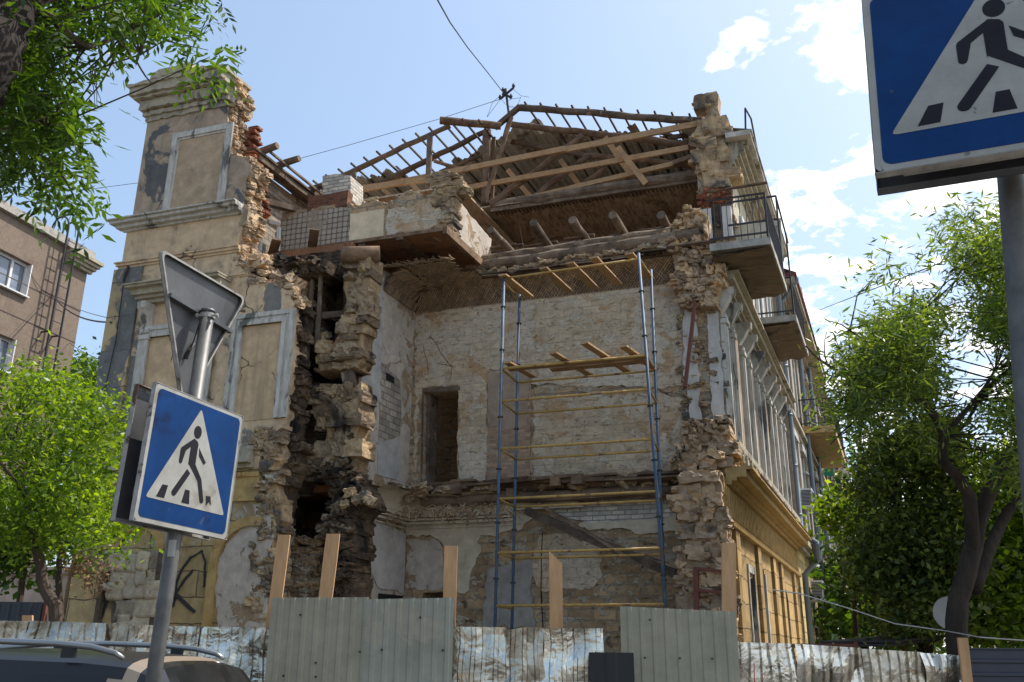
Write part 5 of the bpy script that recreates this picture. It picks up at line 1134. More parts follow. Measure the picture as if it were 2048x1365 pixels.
# ================================================================= scaffold
m_blue = mat('scaffold_paint_blue', [(.04,.075,.13),(.055,.10,.17),(.035,.06,.10)], 4, bump=.3, bs=30, bd=.002, rough=.6, spec=.4, layers=[((.13,.08,.06),2.6,.56,.62,0),((.10,.13,.16),3.5,.62,.66,0)])
m_ochre = mat('scaffold_paint_ochre', [(.38,.23,.06),(.45,.29,.09),(.30,.19,.06)], 4, bump=.3, bs=30, bd=.002, rough=.6, spec=.4, layers=[((.16,.10,.05),3,.58,.64,0)])
S = empty('scaffold', W(0, -2, 0), 'tube scaffold of blue posts and ochre rails standing in the torn room', 'scaffold')
Cn = {}
def spost(top, bot, v, name):
    a = pV(*top, v); b_ = pV(*bot, v); d = (a-b_).normalized(); b_ = b_-d*(b_.z/d.z)
    mb = MB(); mb.tube([b_, a], .030, 10); z = 0
    mb2 = MB()
    L = (a-b_).length
    for t in (1.05, 2.05, 3.05, 4.05, 5.05, 6.05, 7.4, 8.3):
        if t < L: q = b_+d*t; mb2.tube([q-d*.012, q+d*.012], .055, 8)
    p = mb.build('post', m_blue, S, True); mb2.each('collar', m_iron, p); return a, b_
FL = spost((1008,552), (990,1250), -2, 'fl'); FR = spost((1277,507), (1331,1210), -2, 'fr')
RL = spost((1039,590), (1024,1250), -1, 'bl'); RR = spost((1302,540), (1330,1210), -1, 'br')
def at(pp, z): a, b_ = pp; t = (z-b_.z)/(a.z-b_.z); return b_.lerp(a, t)
def lev(y): return onV(1002, y, -2)[1]
levels = [1212, 1106, 998, 898, 803, 738, 572]
for k, y in enumerate(levels):
    z = lev(y); zb = z
    if y == 572: z = FL[0].z-.06
    n_ = MB(); n_.tube([at(FL, z), at(FR, z if y != 572 else FR[0].z-.12)], .024, 8); n_.build('rail', m_ochre, S, True)
    if k > 0 and y != 572: n_ = MB(); n_.tube([at(RL, z), at(RR, z)], .024, 8); n_.build('rail', m_ochre, S, True)
    for A_, B_ in ((FL, RL), (FR, RR)): n_ = MB(); zz3 = z if y != 572 else min(A_[0].z, B_[0].z)-.1; n_.tube([at(A_, zz3), at(B_, zz3)], .022, 8); n_.build('transom', m_ochre, S, True)
def plank(p0, p1, w, t, label, m=m_new, cat='plank', grp='planks lying on the scaffold'):
    mb = MB(); mb.beam(p0, p1, w, t, Z, segs=6, jit=.004); solo(mb, 'plank', m, label, cat, grp)
zp = lev(738)+.055
def onScf(s, d, z): return at(FL, z).lerp(at(FR, z), s)+(at(RL, z)-at(FL, z)).normalized()*d
plank(onScf(.02, .22, zp), onScf(1.0, .22, zp), .24, .035, 'long plank along the front of the middle scaffold deck')
plank(onScf(.3, .50, zp), onScf(.99, .50, zp), .22, .035, 'shorter long plank behind the front one on the middle scaffold deck')
for s_, d0, d1, lb in ((.08, -.05, 1.05, 'short cross plank at the left end of the middle scaffold deck'), (.46, -.35, 1.3, 'cross plank left of centre sticking out under the middle scaffold deck'), (.72, -.75, 1.3, 'longest cross plank jutting forward from the middle scaffold deck'), (.93, -.35, 1.25, 'cross plank at the right end of the middle scaffold deck')):
    q0 = onScf(s_-.035*(d1-d0), d0, zp+.05); q1 = onScf(s_+.035*(d1-d0), d1, zp+.05); plank(q0, q1, .15, .035, lb)
zt2 = FL[0].z+.0
for s_, d0, d1, lb in ((.03, -.1, 1.2, 'leftmost cross plank on the scaffold top'), (.34, -.1, 1.3, 'second cross plank from the left on the scaffold top'), (.54, -.12, 1.3, 'middle cross plank on the scaffold top'), (.72, -.2, 1.3, 'cross plank right of the middle on the scaffold top'), (.97, -.1, 1.3, 'rightmost cross plank on the scaffold top beside the tall corner post')):
    zq = FL[0].z+(FR[0].z-FL[0].z)*s_-.02; q0 = onScf(s_-.03, d0, zq); q1 = onScf(s_+.03, d1, zq); q0.z = zq; q1.z = zq; plank(q0, q1, .17, .035, lb, grp='planks on the scaffold top')
# ================================================================= hoarding
YF = 10.3
def zinc(name, c, rough, metal, wr=.6, dirt=.3):
    b = NB(name); n1 = b.noise(1.6, 6, .6, .4); n2 = b.noise(9, 6, .65)
    cc = b.ramp(n1, [(.36, tuple(x*.6 for x in c)), (.5, c), (.66, tuple(min(1, x*1.4) for x in c))])
    cc = b.mix(b.rng(n2, .74, .82), cc, (.17, .145, .11)); b.l(cc, b.p.inputs['Base Color'])
    b.p.inputs['Metallic'].default_value = metal; b.l(b.rng(n2, .3, .7, rough, rough+.22), b.p.inputs['Roughness'])
    b.l(b.bump(b.noise(3.4, 3, .5, .8), wr, .07, b.bump(n2, .2, .01)), b.p.inputs['Normal']); return b.m
m_zinc = zinc('galvanised_crumpled', (.56, .54, .49), .13, 1, .45); m_zinc2 = zinc('galvanised_dull', (.42, .39, .33), .2, 1, .5)
m_green = mat('sheet_grey_green', [(.265,.25,.18),(.285,.27,.20),(.25,.235,.17)], .7, rough=.5, bump=.12, bs=4, bd=.02, spec=.4, layers=[((.30,.27,.20),1.0,.60,.63,0),((.225,.21,.155),.6,.56,.64,0)])
m_blueg = mat('sheet_blue_green', [(.25,.255,.205),(.265,.27,.22),(.24,.245,.195)], .7, rough=.5, bump=.12, bs=4, bd=.02, spec=.4, layers=[((.30,.275,.21),1.3,.58,.60,0)])
m_navy = flat('sheet_slate_blue', (.035,.04,.055), .45); m_blacks = flat('sheet_black', (.014,.014,.016), .5)
def corr(x0, x1, top0, top1, Y0, Y1, mat_, name, z0=0.02, pitch=.125, dep=.02, crump=.0, seed=0, horiz=False, topn=.0, lean=0):
    """trapezoid-ribbed sheet from pixel column x0 to x1; top edge by pixel height"""
    a = pY(x0, top0, Y0); b_ = pY(x1, top1, Y1); za, zb = a.z, b_.z; a.z = b_.z = 0; d = b_-a; L = d.length; d.normalize(); nrm = Vec((d.y, -d.x, 0))
    prof = []; s = 0
    while s < L: prof += [(s, 0), (min(s+pitch*.52, L), 0), (min(s+pitch*.62, L), 1), (min(s+pitch*.9, L), 1)]; s += pitch
    prof.append((L, 0)); pr2 = []
    for p in prof:
        if not pr2 or p[0]-pr2[-1][0] > .004: pr2.append(p)
    ny = 26 if crump else 10; mb = MB(); g = []
    for j in range(ny+1):
        row = []
        for (s, h) in pr2:
            t = s/L; zt3 = za+(zb-za)*t+(topn*noise.noise(Vec((s*2.2, seed, 5))) if topn else 0); z = z0+(zt3-z0)*j/ny
            off = h*dep
            if crump:
                q = noise.noise(Vec((s*1.6+seed, z*2.0, seed)))*crump*1.2+noise.noise(Vec((s*7+seed, z*3, seed+3)))*crump*.5+abs(noise.noise(Vec((s*3.1, z*2.1, seed+8))))*crump
                off = off*(1.35-.5*min(1, abs(q)/.06))+q
            row.append(len(mb.v)); mb.v.append(tuple(a+d*s+nrm*(off+lean*z)+Z*z+(d*noise.noise(Vec((s*3, z*3, seed+20)))*crump*.8 if crump else Vec((0, 0, 0)))))
        g.append(row)
    for j in range(ny):
        for i in range(len(pr2)-1): mb.f.append((g[j][i], g[j][i+1], g[j+1][i+1], g[j+1][i]))
    return mb
def fence_thing(label, sheets, rails=True):
    F_ = None
    for sh in sheets:
        mb = corr(*sh[:6], sh[6], 'sheet', **sh[7])
        if F_ is None: a = np.array(mb.v); F_ = empty('sheet_metal_hoarding', Vec((a[:, 0].mean(), a[:, 1].mean(), 0)), label, 'fence')
        o = mb.build('sheet', sh[6], F_)
        if len(sh) > 8: o['label'] = sh[8]
    if rails:
        sh0, sh1 = sheets[0], sheets[-1]; a = pY(sh0[0], sh0[2], sh0[4]); b_ = pY(sh1[1], sh1[3], sh1[5]); mb = MB()
        for f in (.3, .9): p = Vec((a.x, a.y+.16, a.z*f)); q = Vec((b_.x, b_.y+.16, b_.z*f)); mb.beam(p, q, .04, .06, Z)
        mb.build('rail', m_wood, F_)
    return F_
fence_thing('low crumpled galvanised hoarding behind the car, left of the tall green sheets', [
    (-260, 60, 1238, 1243, YF, YF, m_zinc2, dict(crump=.035, seed=1)), (56, 215, 1242, 1247, YF-.01, YF, m_zinc2, dict(crump=.05, seed=2)), (212, 283, 1250, 1262, YF, YF, m_zinc2, dict(crump=.07, seed=3, topn=.1)),
    (280, 400, 1250, 1254, YF-.03, YF-.03, m_zinc, dict(crump=.04, seed=4)), (396, 548, 1254, 1256, YF, YF, m_zinc, dict(crump=.035, seed=5))])
fg1 = fence_thing('pair of tall grey green ribbed sheets left of the scaffold', [(544, 737, 1196, 1195, YF-.12, YF-.12, m_green, dict(pitch=.13, dep=.012), 'plain grey green sheet'), (732, 908, 1199, 1196, YF-.14, YF-.14, m_blueg, dict(pitch=.13, dep=.012), 'blue tinted sheet with a wavy left edge')])
fence_thing('low dented galvanised hoarding in front of the scaffold, between the green sheets', [
    (905, 1012, 1254, 1255, YF, YF, m_zinc, dict(crump=.03, seed=7)), (1008, 1090, 1262, 1258, YF-.02, YF-.02, m_zinc2, dict(crump=.05, seed=8, topn=.06)), (1086, 1206, 1258, 1257, YF, YF, m_zinc, dict(crump=.03, seed=9))])
fg2 = fence_thing('single tall grey green ribbed sheet right of the scaffold', [(1240, 1472, 1213, 1224, YF-.1, YF-.1, m_green, dict(pitch=.13, dep=.012))])
fence_thing('small black sheet closing the gap beside the right hand green sheet', [(1178, 1267, 1305, 1306, YF-.16, YF-.16, m_blacks, dict(pitch=.3, dep=.006))], False)
fz1 = fence_thing('crumpled galvanised hoarding reflecting the sky, right of the green sheet', [
    (1442, 1590, 1284, 1288, YF, YF+.3, m_zinc, dict(crump=.035, seed=11)), (1588, 1725, 1288, 1297, YF+.3, YF+.6, m_zinc, dict(crump=.05, seed=12)), (1722, 1845, 1298, 1305, YF+.6, YF+.8, m_zinc2, dict(crump=.03, seed=13)), (1842, 1922, 1306, 1312, YF+.8, YF+.9, m_zinc, dict(crump=.06, seed=14))])
m_redp = flat('red_paint_line', (.45,.01,.04), .5)
for F_, L_ in ((fg1, ((566,1352),(631,1326),(631,1354),(719,1304),(763,1300),(885,1301),(600,1230),(840,1235))), (fg2, ((1360,1317),(1290,1316),(1425,1318),(1300,1240)))):
    mb = MB()
    for x, y in L_: q = pY(x, y, YF-.17); mb.tube([q, q+Vec((0, .03, 0))], .011, 8)
    mb.each('screw', m_iron, F_)
mb = MB()
for x, y0 in ((1455,1324),(1508,1326)): mb.beam(pY(x, y0, YF-.07), pY(x+2, 1400, YF-.07), .022, .004, Z)
mb.each('red_paint_line', m_redp, fz1)
# dark slate-blue sheet with horizontal ribs at the right edge
N2 = empty('sheet_metal_hoarding', pY(2050,1340,YF+.6)*1, 'dark slate blue sheet with level ribs at the right edge of the street', 'fence'); N2.location.z = 0
mb = MB(); a = pY(1936,1296,YF+.6); b_ = pY(2400,1304,YF+.4); z = a.z; d = Vec((b_.x-a.x, b_.y-a.y, 0)); a.z = 0; nr = Vec((d.y, -d.x, 0)).normalized(); pts = []
zz4 = 0.05
while zz4 < z: pts += [(zz4, 0), (min(z, zz4+.09), 0), (min(z, zz4+.10), 1), (min(z, zz4+.13), 1)]; zz4 += .14
for (z0, h0), (z1, h1_) in zip(pts, pts[1:]):
    if z1 > z0: mb.poly([a+nr*(h0*.02)+Z*z0, a+d+nr*(h0*.02)+Z*z0, a+d+nr*(h1_*.02)+Z*z1, a+nr*(h1_*.02)+Z*z1])
mb.build('sheet', m_navy, N2)
# dark sheet gate behind the yard tree
mb = corr(-60, 92, 1203, 1205, 12.6, 12.6, m_navy, 's', pitch=.14); G_ = empty('sheet_metal_gate', pY(20, 1200, 12.6).xy.to_3d(), 'dark blue grey ribbed gate under the pink wall at far left', 'gate'); mb.build('sheet', m_navy, G_)
mb = MB(); a = pY(94,1203,12.6); mb.beam(Vec((a.x, a.y, 0)), a, .05, .05, V); mb.build('post', m_rust, G_)
# upright boards carrying the hoarding
def board(t, b_, w, label, Y=YF+.12, Y2=None, notch=0):
    T_ = pY(*t, Y); B_ = pY(*b_, Y2 or Y); d = (T_-B_).normalized(); B_ = B_-d*((B_.z-.0)/d.z); x = Vec((1, 0, 0)); mb = MB()
    n = Vec((0, 1, 0)); hw_ = w/2
    P = [(-hw_, 0), (-hw_, 1), (hw_, 1-notch*.02), (hw_, 0)]; L = (T_-B_).length
    Q = ragged([(p, q*L) for p, q in P], .002, .3); mb.prism(Q, lambda a, c: B_+x*a+d*c, n*.035)
    solo(mb, 'hoarding_board', m_board, label, 'board', 'wooden boards behind the hoarding')
board((568,1070), (543,1255), .135, 'leftmost raw wooden board, leaning, above the green sheets')
board((666,1068), (650,1197), .15, 'second raw wooden board from the left, above the green sheets')
board((902,1092), (899,1200), .145, 'raw wooden board at the right edge of the blue tinted sheet')
board((1111,1102), (1113,1257), .145, 'raw wooden board with a slanted top, standing before the scaffold', notch=2.5)
board((1458,1086), (1459,1225), .155, 'widest raw wooden board, behind the right hand green sheet')
board((1926,1276), (1936,1365), .11, 'short raw wooden post between galvanised and slate blue sheets', YF+.3)
board((54,1231), (54,1250), .11, 'short board end showing above the hoarding at far left', YF+.3)
wire('fence_wire', [pY(1545,1180,12), pY(1600,1188,12), pY(1700,1218,13), pY(1790,1248,13), pY(1890,1262,13), pY(1960,1275,12), pY(2100,1285,12)], .008, flat('wire_pale', (.4,.4,.38), .5), 'pale slack wire strung above the right hand hoarding', 'wire')
# ================================================================= road signs
m_sblue = mat('sign_blue', [(.001,.028,.115),(.002,.034,.135),(.001,.028,.115)], 2, rough=.45, bump=.05, bs=8, bd=.004, spec=.12, layers=[((.05,.07,.12),9,.66,.72,0),((.004,.012,.05),1.6,.54,.66,0)], streak=(9,.70,.8,(.03,.05,.10)))
m_swhite = mat('sign_white', [(.26,.26,.245),(.30,.30,.285),(.27,.27,.255)], 2, rough=.45, bump=.05, bs=8, bd=.004, spec=.15, layers=[((.12,.12,.115),9,.66,.70,0),((.22,.20,.17),3.5,.56,.68,0)], streak=(10,.66,.8,(.17,.16,.14)))
m_sblack = mat('sign_black', [(.013,.014,.02),(.018,.018,.024),(.013,.014,.02)], 3, rough=.6, bump=.05, bs=8, bd=.003, spec=.08)
m_sback = mat('sign_back_metal', [(.07,.073,.082),(.10,.103,.112),(.06,.063,.07)], 2.5, rough=.5, metal=.35, bump=.1, bs=10, bd=.006, spec=.5, layers=[((.09,.055,.035),5,.70,.76,0),((.24,.245,.25),1.5,.64,.74,0)])
m_sedge = mat('sign_edge_worn', [(.24,.235,.225),(.32,.31,.30),(.20,.195,.185)], 5, rough=.6, bump=.3, bs=30, bd=.003, layers=[((.09,.05,.03),7,.60,.68,0)])
m_spole = mat('sign_pole', [(.09,.09,.09),(.12,.12,.12),(.075,.075,.075)], 3, rough=.5, metal=.3, bump=.15, bs=20, bd=.003, layers=[((.13,.08,.05),4,.62,.70,0,(1,1,.3)),((.32,.32,.32),6,.68,.74,0)])
class Plate:
    def __init__(s, c, yaw, pitch, roll):
        m = Matrix.Rotation(yaw, 3, 'Z') @ Matrix.Rotation(pitch, 3, 'X') @ Matrix.Rotation(roll, 3, 'Y'); s.c = Vec(c); s.x = m @ Vec((1, 0, 0)); s.n = m @ Vec((0, -1, 0)); s.z = m @ Z
    def at(s, a, b, o=0): return s.c+s.x*a+s.z*b+s.n*o
    def pl(s, mb, P, o0, th=.002): mb.prism(P, lambda a, b: s.at(a, b, o0), -s.n*th)
def rrect(h, r, n=6, hx=None):
    P = []; hx = hx or h
    for k, (cx_, cy_) in enumerate(((hx-r, h-r), (-hx+r, h-r), (-hx+r, -h+r), (hx-r, -h+r))):
        for i in range(n+1): a = math.pi/2*(k+i/n); P.append((cx_+r*math.cos(a), cy_+r*math.sin(a)))
    return P
def capsule(a, b_, r0_, r1, n=7, ca_=True, cb=True):
    a, b_ = Vec((a[0], a[1])), Vec((b_[0], b_[1])); d = (b_-a).normalized(); p = Vec((-d.y, d.x)); an = math.atan2(p.y, p.x); P = []
    for c, r, st, rd in ((a, r0_, an, ca_), (b_, r1, an+math.pi, cb)):
        if rd:
            for i in range(n+1): t = st+math.pi*i/n; P.append((c.x+r*math.cos(t), c.y+r*math.sin(t)))
        else: P += [(c.x+r*math.cos(st), c.y+r*math.sin(st)), (c.x-r*math.cos(st), c.y-r*math.sin(st))]
    return P
def crossing_face(pl, parent, worn=0):
    mb = MB(); pl.pl(mb, rrect(.35, .03), .0, .004); f = mb.build('sign_face', m_swhite, parent)
    mb = MB(); pl.pl(mb, rrect(.328, .028), .0015); mb.build('blue_field', m_sblue, f)
    mb = MB(); T3 = [(-.302, -.228), (.298, -.228), (0, .302)]
    P = []
    for i in range(3):      # small rounded corners
        a = Vec(T3[i]); b_ = Vec(T3[i-1]); c = Vec(T3[(i+1) % 3]); P += [tuple(a+(b_-a).normalized()*.018), tuple(a+(b_-a).normalized()*.004+(c-a).normalized()*.004), tuple(a+(c-a).normalized()*.018)]
    pl.pl(mb, P, .003); mb.build('white_triangle', m_swhite, f)
    mb = MB(); o = .0045
    n = 20; pl.pl(mb, [(-.003+.029*math.cos(2*math.pi*i/n), .171+.035*math.sin(2*math.pi*i/n)) for i in range(n)], o)
    pl.pl(mb, [(-.035, .122), (-.022, .132), (.006, .122), (.0145, .108), (.0135, -.0), (.0755, -.068), (.079, -.076), (.1155, -.176), (.115, -.186), (.108, -.193), (.098, -.193), (.089, -.187), (.049, -.083), (-.037, -.006), (-.039, -.014), (-.039, .084), (-.0729, .055), (-.087, -.008), (-.092, -.017), (-.101, -.019), (-.109, -.013), (-.111, -.006), (-.111, .055), (-.107, .066)], o)
    pl.pl(mb, capsule((-.028, -.046), (-.1115, -.173), .0165, .0175, 7, False, True), o)
    pl.pl(mb, [(.026, .090), (.033, .048), (.078, .010), (.092, .0245)], o)
    pl.pl(mb, [(-.2, -.148), (-.1608, -.146), (-.1745, -.213), (-.2315, -.214)], o); pl.pl(mb, [(-.032, -.143), (.001, -.143), (.0115, -.2135), (-.047, -.2135)], o)
    if worn: pl.pl(mb, [(.1315, -.1487), (.1672, -.1446), (.18, -.19), (.160, -.175), (.142, -.2)], o)
    else: pl.pl(mb, [(.1315, -.1467), (.1672, -.1446), (.2074, -.2129), (.1455, -.2129)], o)
    mb.build('walking_figure', m_sblack, f); return f
# left sign post: box of two crossing signs, give-way sign seen from behind on top
pl = Plate((-1.693, 4.821, 2.664), 1.183, .019, .02)
pc_ = pl.at(.03, 0, -.06)
sp = empty('crossing_sign_post', Vec((pc_.x, pc_.y, 0)), 'post before the car with a blue crossing sign under a triangular sign seen from behind', 'road sign')
ptop = pY(416, 622, pc_.y); pbot = Vec((pc_.x, pc_.y, 0)); pm = pY(330,1200,pc_.y)
mb = MB(); mb.tube([Vec((pm.x-(ptop.x-pm.x)*.9*(pm.z)/(ptop.z-pm.z)*1.0, pc_.y, 0)), pm, ptop], .038, 16); pole = mb.build('pole', m_spole, sp, True)
mb = MB(); mb.tube([ptop-Z*.01, ptop+Z*.004], .041, 16); mb.build('pole_cap', m_sback, pole, True)
q = pY(345,1115,pc_.y); mb = MB(); P = []; n = 6
for k in range(n+1): a = -math.pi/2-.5+1.1*k/n; P.append(Vec((math.cos(a)*.0395, math.sin(a)*.0395, 0)))
for a, b_ in zip(P, P[1:]): mb.poly([q+a, q+b_, q+b_+Z*.085, q+a+Z*.085])
mb.build('sticker', m_swhite, pole)
f1 = crossing_face(pl, sp, 1); f1['label'] = 'blue crossing sign facing the street, with scuffs'
mb = MB()
def rim(mb, pl, off, dep, w=.012, h=.352):
    for (a, b_) in (((-h, -h), (h, -h)), ((h, -h), (h, h)), ((h, h), (-h, h)), ((-h, h), (-h, -h))):
        p = pl.at(*a, off); q = pl.at(*b_, off); d = (q-p).normalized(); inn = pl.n.cross(d); mb.box(p, q-p, -pl.n*dep, inn*.003); mb.box(p-pl.n*dep, q-p, pl.n*.003, inn*.022)
rim(mb, pl, .002, .030); mb.build('sign_rim', m_sedge, f1)
pl2 = Plate(pl.at(0, 0, -.145), 1.183, .019, .02)
mb = MB(); pl2.pl(mb, rrect(.35, .02), 0, .003); bk_ = mb.build('rear_sign', m_sback, sp); bk_['label'] = 'second crossing sign mounted behind, seen from its back'
mb = MB(); rim(mb, Plate(pl2.at(0, 0, 0), 1.183, .019, .02), .028, .030); mb.build('sign_rim', m_sedge, bk_)
mb = MB(); 
for z in (-.2, .2): a = pl.at(-.30, z, -.07); mb.beam(a, pl.at(.3, z, -.07), .03, .035, Z)
mb.build('mounting_bar', m_sback, sp)
sc9 = .9/.7
tp = Plate(CAM+(Vec((-1.407, 3.82, 3.118))-CAM)*sc9, 1.343, .097, -.071)
hh_ = .45/math.cos(R(30)); T3 = [(-.45, hh_/2), (.45, hh_/2), (0, -hh_)]; P = []
for i in range(3):
    a = Vec(T3[i]); b_ = Vec(T3[i-1]); c = Vec(T3[(i+1) % 3])
    p0_ = a+(b_-a).normalized()*.06; p2_ = a+(c-a).normalized()*.06
    for k in range(6): t = k/5; P.append(tuple(p0_*(1-t)**2+a*2*t*(1-t)+p2_*t*t))
mb = MB(); tp.pl(mb, P, 0, .003); tri = mb.build('triangular_sign', m_sback, sp); tri['label'] = 'triangular sign seen from its bare metal back'
mb = MB(); mm = len(P)
for i in range(mm):
    a, b_ = P[i], P[(i+1) % mm]; p, q = tp.at(*a), tp.at(*b_)
    ia, ib = Vec(a)*.955, Vec(b_)*.955
    mb.poly([p, q, q+tp.n*.022, p+tp.n*.022]); mb.poly([p+tp.n*.022, q+tp.n*.022, tp.at(ib.x, ib.y, .022), tp.at(ia.x, ia.y, .022)])
mb.build('sign_rim', m_sedge, tri)
cl = pY(416,628,pc_.y); mb = MB(); a = pY(337,583,4.75); b_ = pY(461,660,5.05)
ra, rb = tp.at(-.335, -.0, .03), tp.at(.335, -.0, .03)
def onplate(x, y, o):
    d = ray(x, y); t = (tp.at(0, 0, o)-CAM).dot(tp.n)/d.dot(tp.n); return CAM+d*t
ra, rb = onplate(336,590,.02), onplate(460,664,.02)
mb.beam(ra, rb, .045, .02, tp.z); mb.build('clamp_bar', m_sback, tri)
mb = MB(); c = ptop-Z*.035; mb.tube([c-Z*.012, c+Z*.012], .043, 14); mb.tube([c-Vec((.06, .02, 0)), c+Vec((.07, -.02, 0))], .007, 8); mb.tube([c+Vec((.055, -.018, 0)), c+Vec((.066, -.02, 0))], .013, 6); mb.tube([c-Vec((.056, .02, 0)), c-Vec((.045, .02, 0))], .014, 6); mb.build('clamp', m_sedge, tri)
mb = MB(); mb.tube([c-Vec((.035, 0, .02)), c-Vec((.07, 0, .2)), pY(388,690,4.95), pY(375,710,4.9)], .004, 5); mb.tube([onplate(388,688,.01), onplate(378,702,.014), onplate(372,718,.01)], .010, 6, .3); mb.build('tie_wire', m_iron, tri)
# right sign, close to the camera
pr_ = Plate((1.353, 2.131, 3.297), -.439, -.196, .04)
rb_ = pY(2043, 900, 2.3); rt_ = pY(2003, 372, 2.3)
d = (rt_-rb_).normalized(); base = rb_-d*(rb_.z/d.z)
sp2 = empty('crossing_sign_post', Vec((base.x, base.y, 0)), 'close blue crossing sign on a grey pole, cut off by the top right corner', 'road sign')
off = .055
pt2 = rt_+d*.75
rp0 = pY(2024, 372, 2.28); rp1 = pY(2068, 900, 2.28); d = (rp0-rp1).normalized(); base = rp1-d*(rp1.z/d.z)
mb = MB(); mb.tube([base, rp1, rp0, rp0+d*.6], .036, 18); mb.build('pole', m_spole, sp2, True)
f2 = crossing_face(pr_, sp2)
mb = MB(); rim(mb, pr_, .0, .025, h=.351); mb.build('sign_rim', m_sedge, f2)
mb = MB(); pB_ = Plate(pr_.at(.0, -.012, -.085), -.439, -.196, .04); pB_.pl(mb, rrect(.35, .02), 0, .003); rim(mb, Plate(pB_.at(0, 0, 0), -.439, -.196, .04), .03, .03); mb.build('rear_sign', m_sback, sp2)
mb = MB(); mb.beam(pr_.at(-.28, -.33, -.03), pr_.at(.3, -.33, -.03), .02, .03, pr_.z); mb.tube([pr_.at(-.12, -.335, -.03), pr_.at(-.12, -.335, .0)], .008, 8); mb.build('mounting_bar', m_sedge, sp2)
# round sign seen from behind, half hidden by the trunk
rs = empty('round_sign', pY(1901,1300,13.7).xy.to_3d(), 'round traffic sign with a pale back, half hidden by the big trunk', 'road sign')
c = pY(1901,1227,13.7); mb = MB(); mb.tube([c, c+Vec((.004, .02, 0))], .235, 32); 
mb.build('disc', flat('disc_pale_grey', (.33,.32,.31), .6, 0, .1), rs)
mb = MB(); mb.tube([Vec((c.x+.02, c.y+.07, 0)), Vec((c.x+.02, c.y+.07, c.z+.15))], .03, 10); mb.build('pole', m_spole, rs)
# dark flat canopy of a stall beyond the hoarding
cn = empty('stall_canopy', pY(1765,1300,15).xy.to_3d(), 'flat dark canopy on thin posts beyond the right hand hoarding', 'canopy')
mb = MB(); a = pY(1712,1284,15); b_ = pY(1822,1274,16.5); mb.beam(a, b_, 1.2, .03, Z); mb.beam(a-Z*.05, b_-Z*.05, 1.0, .04, Z); mb.build('canopy_roof', m_iron, cn)
mb = MB()
for q in (a, a.lerp(b_, .82), a.lerp(b_, .88)): mb.beam(Vec((q.x, q.y, 0)), q, .06, .06, V)
mb.each('post', m_rust, cn)
mb = MB(); a = pY(1560,1292,14); b_ = pY(1712,1292,14); mb.beam(a, b_, .05, .06, Z); mb.beam(Vec((b_.x, b_.y, 0)), b_, .06, .06, V); solo(mb, 'red_rail', m_rust, 'low rust red rail just above the right hand hoarding', 'rail')
# ================================================================= estate car, roof in view
m_paint = flat('car_paint_champagne', (.30,.235,.175), .3, .3, 0, .03, .6); m_cdark = flat('car_roof_black', (.012,.012,.014), .3, 0, 0, .05, .4)
m_cglass = flat('car_glass', (.012,.013,.014), .06, 0, 0, .05, .5); m_chrome = flat('rail_aluminium', (.30,.30,.30), .35, .8); m_tyre = flat('tyre_rubber', (.015,.015,.015), .85)
m_lampr = flat('tail_lamp', (.25,.01,.01), .15)
CX = Vec((.975, -.222, 0)); CY = Vec((.222, .975, 0))       # rearwards, and across to the far side
C0 = Vec((-2.52, 6.0, -.02))+CX*.10
def cw(x, y, z): return C0+CX*x+CY*y+Z*z        # x: 0 at rear roof edge, negative forward; y: 0 near rail .. 1.1 far rail
car = empty('parked_car', cw(-2, .55, 0), 'champagne coloured estate car with black roof and silver roof rails', 'car')
def lerp1(x, T_):
    for (a, va_), (b_, vb_) in zip(T_, T_[1:]):
        if a <= x <= b_: t = (x-a)/(b_-a); return va_+(vb_-va_)*t
    return T_[0][1] if x < T_[0][0] else T_[-1][1]
roofz = [(-3.9, 1.0), (-3.2, 1.08), (-2.5, 1.53), (-2.1, 1.68), (-1.6, 1.745), (-.9, 1.76), (-.2, 1.74), (.1, 1.715), (.28, 1.665), (.75, 1.08), (.85, .95)]
half = [(-4.0, .78), (-3.4, .9), (-2, .93), (-.5, .93), (.3, .90), (.85, .82)]
def ring(x, zt, hb, ht, n=9):
    """cross section: lower body out to hb, roof half width ht at zt"""
    return None
def carsec(x, n=12):
    zt = lerp1(x, roofz); h = lerp1(x, half); belt_ = min(.98, zt-.02); P = []
    ht = h-.26*(zt-belt_)/.6
    P.append((h-.06, .25)); P.append((h, .4)); P.append((h+.01, .7)); P.append((h-.02, belt_))
    for i in range(n+1):
        t = i/n; y = (ht)*math.cos(math.pi/2*t); zz5 = belt_+(zt-belt_)*(1-(1-t)**3.2) if i else belt_+.001
        # straight pillar then rounded roof edge
        s = t
        if s < .45: yy = (h-.02)+(ht-(h-.02))*(s/.45); z5 = belt_+(zt-.09-belt_)*(s/.45)
        else: q = (s-.45)/.55; yy = ht*(1-q**1.55); z5 = zt-.09+.09*(1-(1-q)**2.6)
        P.append((yy, z5))
    return P
xs = [-4.0, -3.9, -3.6, -3.2, -2.85, -2.5, -2.3, -2.1, -1.85, -1.6, -1.2, -.9, -.55, -.2, .0, .1, .2, .28, .4, .55, .75, .85]
secs = [carsec(x) for x in xs]; ns = len(secs[0])
def cmid(y): return .55
groups = {'body': MB(), 'roof': MB(), 'side_window': MB(), 'rear_window': MB(), 'windscreen': MB()}
